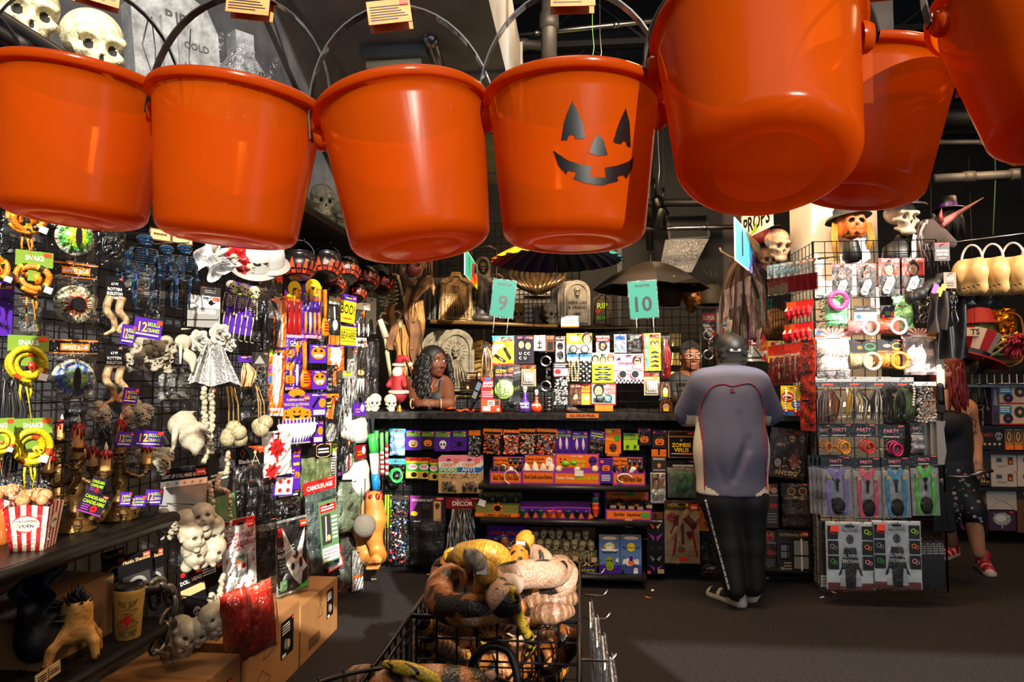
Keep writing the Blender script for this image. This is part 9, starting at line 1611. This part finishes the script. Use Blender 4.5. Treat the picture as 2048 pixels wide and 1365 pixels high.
HB2=Hit(bm,.001);q=MB()
for px in(((1936,838),(1942,826),(1946,838),(1952,842),(1950,858)),((1941,842),(1940,856),(1946,866),(1952,862)),((1938,866),(1946,868),(1954,866)),((1944,846),(1948,852))):
 P=[p for p in(HB2(u,v)for u,v in px)if p is not None]
 if len(P)>1:q.tube(P,.0028,mat('#1c1a22',.6),4)
q.v and q.obj('arm_tattoo',t)
RH=mat('#6a120c',.4,bump=.3,bs=60);q=MB();Ms=Matrix.Translation(hc)@Matrix.Rotation(yaw,4,'Z')@Matrix.Scale(s,4);link('hair_cap',sdf([('e',.05,(0,.1,.14),(.42,.47,.42)),('e',.06,(0,.3,-.2),(.37,.24,.45)),('e',-.04,(0,-.46,-.12),(.28,.32,.42))],.035,[RH]),t,Ms)
for i in range(90):
 a=rnd.uniform(.4,2*pi-.4)-pi/2;x,y=.40*cos(a),.08+.44*sin(a);p0=V(HT(x*.9,y*.9,.3*rnd.random()));out=(V(HT(x,y,0))-V(HT(0,.08,0))).normalized();Ln=rnd.uniform(.2,.34);q.tube([p0+out*(.03*k/6)+V((.006*sin(k+i),.006*cos(k+i),-Ln*k/6))for k in range(7)],[.011]*6+[.002],RH,5)
q.obj('red_hair',t,kind='stuff');MB().tube([V(nk)+V((.062*cos(a),.062*sin(a),.005))for a in[i*pi/8 for i in range(17)]],.006,BLACK,5).obj('choker',t)
RSH=mat('#8a1228',.5);g1,g2=onZ(1966,1138,0),onZ(1906,1112,0);shoe(g1,g1+V((-.07,-.22,0)),'',RSH,SHW,mat('#d89aa0',.5),1.1);shoe(g2,g2+V((-.16,-.16,0)),'',RSH,SHW,mat('#d89aa0',.5),1.1)
t2=thing('toy_gun','small grey toy gun with pale blade held in the walking woman\'s hand','toy',Matrix.Translation(wr_+V((.0,-.07,-.06))));MB().tube([(.06,0,.01),(-.04,0,-.01),(-.10,0,-.03)],[.012,.014,.01],STEEL,8).tube([(.02,0,0),(.03,0,-.06)],.01,STEEL,6).obj('grip',t2);MB().tube([(-.09,0,-.03),(-.16,0,-.035),(-.24,0,-.03)],[.01,.022,.004],mat('#a8988c',.4),8,flat=.3).obj('blade',t2)
# wire bin of plush snakes
ZR=.80;XL,XR,YN,YF_=-.46,-.005,1.32,2.40
t=thing('wire_bin','long black wire bin full of plush snakes in the middle of the aisle','bin',Matrix.Translation((0,0,0)));W_=mat('#121113',.35,.4)
for nm,P0,A in(('far_panel',(XL,YF_,.3),(XR-XL,0,0)),('divider_panel',(XL+.02,1.84,.3),(XR-XL-.02,0,0)),('left_panel',(XL,YN,.3),(0,YF_-YN,0)),('side_panel',(XR,YN,.3),(0,YF_-YN,0)),('near_panel',(XL,YN,.3),(XR-XL,0,0))):
 A=V(A);wires(P0,A,(0,0,ZR-.3),round(A.length/.055),9,.0032,W_,nm,t)
wires((XL,YN,.3),(XR-XL,0,0),(0,YF_-YN,0),8,18,.003,W_,'bottom_panel',t)
for a,b in(((XL,YN,ZR),(XL,YF_,ZR)),((XR,YN,ZR),(XR,YF_,ZR)),((XL,YF_,ZR),(XR,YF_,ZR)),((XL,1.84,ZR),(XR,1.84,ZR)),((XL,YN,ZR-.03),(XL,YF_,ZR-.03))):MB().tube([a,b],.006,W_,6).obj('rail',t)
for x in(XL,XR):
 for y in(YN,1.84,YF_):MB().tube([(x,y,0),(x,y,ZR+.004)],.008,W_,6).obj('leg',t)
for i,(u,v,y)in enumerate(((1165,1147,2.34),(1166,1190,2.1),(1168,1236,1.92),(1170,1320,1.6))):P=onY(u,v,y);MB().tube([(XR,P.y,P.z),(XR+.07,P.y,P.z-.002),(XR+.085,P.y,P.z+.015)],.003,CHROME,6).obj('peg_hook',t)
PY1=band_mat([(0,'#1c140e'),(.42,'#1c140e'),(.46,'#8a4a18'),(.56,'#b0682c'),(.72,'#d8b08a')],14,'python_brown',1);PY2=band_mat([(0,'#1a1716'),(.43,'#1a1716'),(.46,'#b08468'),(.6,'#c8a48c')],10,'python_pink',1)
PY3=band_mat([(0,'#c8942a'),(.55,'#d8a840'),(.62,'#c88a24'),(.9,'#e0bc60')],90,'python_yellow',0,.6);PY4=band_mat([(0,'#120e0a'),(.44,'#120e0a'),(.47,'#c8761a'),(.8,'#d88a24')],16,'python_orange',1);PY5=band_mat([(0,'#8a6248'),(.5,'#b89078'),(.75,'#a07a5e')],60,'python_belly',0,.6);PY6=band_mat([(0,'#14100c'),(.5,'#b8862a'),(.9,'#14100c')],16,'python_banded',0,.8);PY7=band_mat([(0,'#17120a'),(.42,'#17120a'),(.45,'#d8b02a'),(.8,'#e0c040')],16,'python_lemon',1)
def plush(px,r,m,label,head=None,k=8):
 P=[onZ(u,v,z)for u,v,z in px];o=P[0];t=thing('plush_snake',label,'toy snake',Matrix.Translation(o),'plush snakes in the wire bin');L=loft([p-o for p in P],k);n=len(L);MB().tube(L,[r*(.6+.4*min(1,i/6))*(1 if i<n*.8 else max(.25,1-(i/n-.8)*3))for i in range(n)],m,12,uv=True).obj('body',t)
 if head:
  d=(L[0]-L[2]).normalized();H=MB();H.tube([L[0]-d*.01,L[0]+d*r*.7,L[0]+d*r*1.6,L[0]+d*r*2.3],[r*.66,r*1.0,r*.8,r*.25],head,10,flat=.8);H.obj('head',t);q=MB()
  for s in(-1,1):q.ball(tuple(L[0]+d*r*1.2+d.cross(V((0,0,1)))*s*r*.7+V((0,0,r*.4))),r*.16,pc('K',.1),8,6)
  q.obj('eye',t);H=MB().box(tuple(L[0]+d*r*-.6+V((0,-r,r*.4))),(.025,.002,.03),pc('W'));H.obj('paper_tag',t)
HDW=mat('#a89878',.6,var=.75,vs=55)
plush([(995,1185,.86),(975,1150,.88),(930,1145,.88),(888,1165,.88),(878,1195,.86),(900,1218,.85),(950,1222,.86),(1000,1214,.86),(1045,1228,.82),(1080,1240,.74)],.040,PY1,'brown plush python in a big ring at the left of the pile',None)
plush([(1018,1180,.93),(1010,1205,.92),(1000,1190,.92),(1004,1160,.93),(1045,1150,.95),(1100,1148,.94),(1128,1145,.92),(1126,1168,.9),(1080,1180,.88),(1040,1190,.86),(1020,1215,.84)],.036,PY2,'pinkish plush python with black patches looped on top of the pile',mat('#c8b0a0',.6))
plush([(912,1112,.92),(935,1108,.95),(970,1105,.97),(998,1118,.95),(1002,1150,.9),(990,1185,.85)],.034,PY3,'yellow ribbed plush snake arching over the back of the pile',mat('#c89a2a',.6))
plush([(960,1132,.99),(972,1150,.96),(968,1175,.9),(964,1200,.84)],.030,PY3,'yellow plush snake with a pale head raised in the middle',HDW)
plush([(1046,1090,.95),(1038,1112,.93),(1032,1140,.9),(1028,1160,.85),(1000,1170,.8)],.030,PY4,'orange and black plush snake sticking straight up at the back',mat('#c8801c',.6))
plush([(1052,1125,.85),(1065,1112,.88),(1082,1120,.88),(1088,1140,.85),(1100,1160,.8)],.036,PY2,'tan plush snake humped behind the pink one',None)
plush([(1026,1178,.96),(1030,1205,.92),(1038,1235,.85),(1050,1262,.78),(1062,1288,.72),(1052,1310,.68)],.014,PY7,'thin lemon snake with black spots dangling down the middle',None)
plush([(1150,1196,.86),(1110,1202,.86),(1068,1206,.85),(1060,1222,.82),(1100,1228,.84),(1145,1222,.84)],.028,PY5,'ribbed tan plush snake folded at the right side of the bin',None)
plush([(1148,1176,.84),(1110,1182,.82),(1088,1180,.8),(1080,1172,.78)],.024,PY5,'ribbed brown plush snake under the folded tan one',None)
plush([(900,1118,.84),(880,1140,.8),(885,1160,.78),(940,1130,.82),(980,1120,.8)],.030,PY1,'brown plush python at the far left corner of the bin',None);plush([(1000,1112,.86),(1020,1118,.84),(1010,1140,.82)],.034,PY4,'orange patterned plush snake behind the yellow ribbed one',None);plush([(1140,1160,.80),(1130,1130,.82),(1110,1128,.84),(1090,1150,.82)],.026,PY5,'ribbed grey-brown plush snake at the far right corner',None)
for i,(px,r,m,lb)in enumerate((([(870,1245,.72),(920,1250,.70),(980,1242,.72),(1030,1255,.7)],.036,PY5,'ribbed tan plush snake just behind the wire divider'),([(1140,1255,.72),(1120,1300,.66),(1060,1330,.6),(1000,1340,.58),(960,1325,.6)],.044,PY1,'orange-brown plush python curving low at the right'),([(838,1235,.74),(855,1265,.68),(850,1300,.62),(880,1320,.58),(940,1310,.58)],.030,PY6,'black and tan banded plush snake at the left of the divider'),([(920,1262,.68),(950,1255,.7),(990,1262,.68),(960,1290,.64)],.028,PY6,'second banded plush snake in the middle of the bin'),([(1000,1290,.64),(1050,1275,.66),(1100,1280,.64),(1090,1305,.6),(1030,1312,.6)],.022,PY5,'thin ribbed plush snake coiled low in the middle'),([(830,1295,.62),(860,1288,.64),(890,1296,.62),(930,1330,.56)],.026,PY5,'pale-tailed ribbed plush snake low at the left'),([(1100,1250,.7),(1060,1248,.72),(1010,1270,.7)],.020,PY2,'thin pinkish plush snake behind the lemon one'),([(860,1335,.5),(950,1350,.48),(1060,1352,.48),(1130,1330,.5)],.045,PY4,'thick orange plush snake at the bottom of the bin'),([(880,1280,.55),(960,1285,.52),(1060,1300,.52),(1130,1280,.55)],.05,PY1,'thick brown plush python lying deep in the bin'))):plush(px,r,m,lb)
for px,r,m,lb in(([(740,1400,.80),(790,1385,.83),(860,1378,.84),(930,1384,.83),(985,1400,.80)],.045,PY1,'brown plush python at the very front of the picture'),([(690,1368,.74),(720,1358,.76),(745,1362,.76),(770,1385,.74)],.03,PY5,'ribbed plush snake at the front left of the near compartment'),([(770,1330,.88),(810,1338,.89),(850,1350,.88),(880,1372,.86)],.013,PY7,'thin yellow patterned snake across the nearest python'),([(985,1350,.86),(975,1362,.84),(990,1380,.82)],.014,PY2,'small tan tail poking up at the front right')):plush(px,r,m,lb)
P=onZ(990,1345,.74);t=thing('wire_hoop','black hoop handle standing against the wire divider','hoop',Matrix.Translation(P));L=[onY(u,v,1.72)-P for u,v in((935,1372),(945,1325),(965,1300),(992,1293),(1018,1306),(1032,1340),(1036,1372))];MB().tube(loft(L,6),.010,BLACK,8).obj('hoop',t)
P=onZ(880,1325,.86);t=thing('round_basket','round black wire basket rim at the bottom of the picture','basket',Matrix.Translation(P))
for dz in(0,-.06,-.12):MB().tube([(-.02+.23*cos(a),-.19+.19*sin(a),dz-.01)for a in[i*pi/24 for i in range(49)]],.0045,W_,6).obj('rim_wire',t)
for i in range(24):a=i*pi/12;MB().tube([(-.02+.23*cos(a),-.19+.19*sin(a),0),(-.02+.2*cos(a),-.19+.16*sin(a),-.3)],.003,W_,4).obj('upright_wire',t)
for i in range(4):P=onY(1168+8*i,1290+12*i,1.95-.13*i);t=thing('side_pack','%s white-edged pack hanging edge-on from the bin hooks'%['farthest','second','third','nearest'][i],'pack',Matrix.Translation((XR+.03+.014*i,P.y,.66)));MB().box((0,0,0),(.004,.17,.26),pc('S')).obj('card',t);MB().grid(lambda u,v:(.006+.012*sin(u*pi)*sin(v*pi)+.003*sin(u*30+v*19),(u-.5)*.18,(v-.5)*.28),8,10,FILM,False).obj('plastic_bag',t)
for i,(u,v)in enumerate(((746,1160),(1305,1182),(1296,1196),(1645,1196),(1668,1186),(860,1150),(1535,1158))):
 P=onZ(u,v,.003);q=MB();q.add([(.03*cos(a)*(1+.3*sin(a*3+i)),.012*sin(a),.006*abs(sin(a*2)))for a in[k*pi/4 for k in range(8)]],[tuple(range(8))],pc(['T','W','O','S','W','T','S'][i]));o=q.obj('paper_scrap',M=TR(P,i*1.3,.8));tag(o,['curled paper scrap on the floor left of the bin','pale paper scrap left of the customer feet','tiny orange scrap left of the customer feet','grey scrap right of the customer feet','white scrap under the rack corner','tan scrap below the fringe curtain','scrap by the counter base behind the customer'][i],'litter')
# peg hooks that carry the hanging goods
def hooks():
 for s,P in HOOKS:
  if s in'LF':t,A=GL,V((XG,P.y+.02,P.z+.01))
  elif s=='C':t,A=CW,V((P.x,YC,P.z+.01))
  elif s=='G':t,A=GU,V((P.x,5.10,P.z+.01))
  elif s=='R':t,A=GR,V((P.x,4.74,P.z+.01))
  elif s=='S':t,A=GS,V((1.63,P.y,P.z+.01))
  else:continue
  q=(P-A);n=q.normalized();o=t.matrix_world.translation if t.matrix_world.translation.length else t.location
  B=P+n*.03
  MB().tube([A-o,P-o,B-o,B+V((0,0,.012))-o],.0022,STEEL,4,smooth=False).obj('peg_hook',t)
hooks()
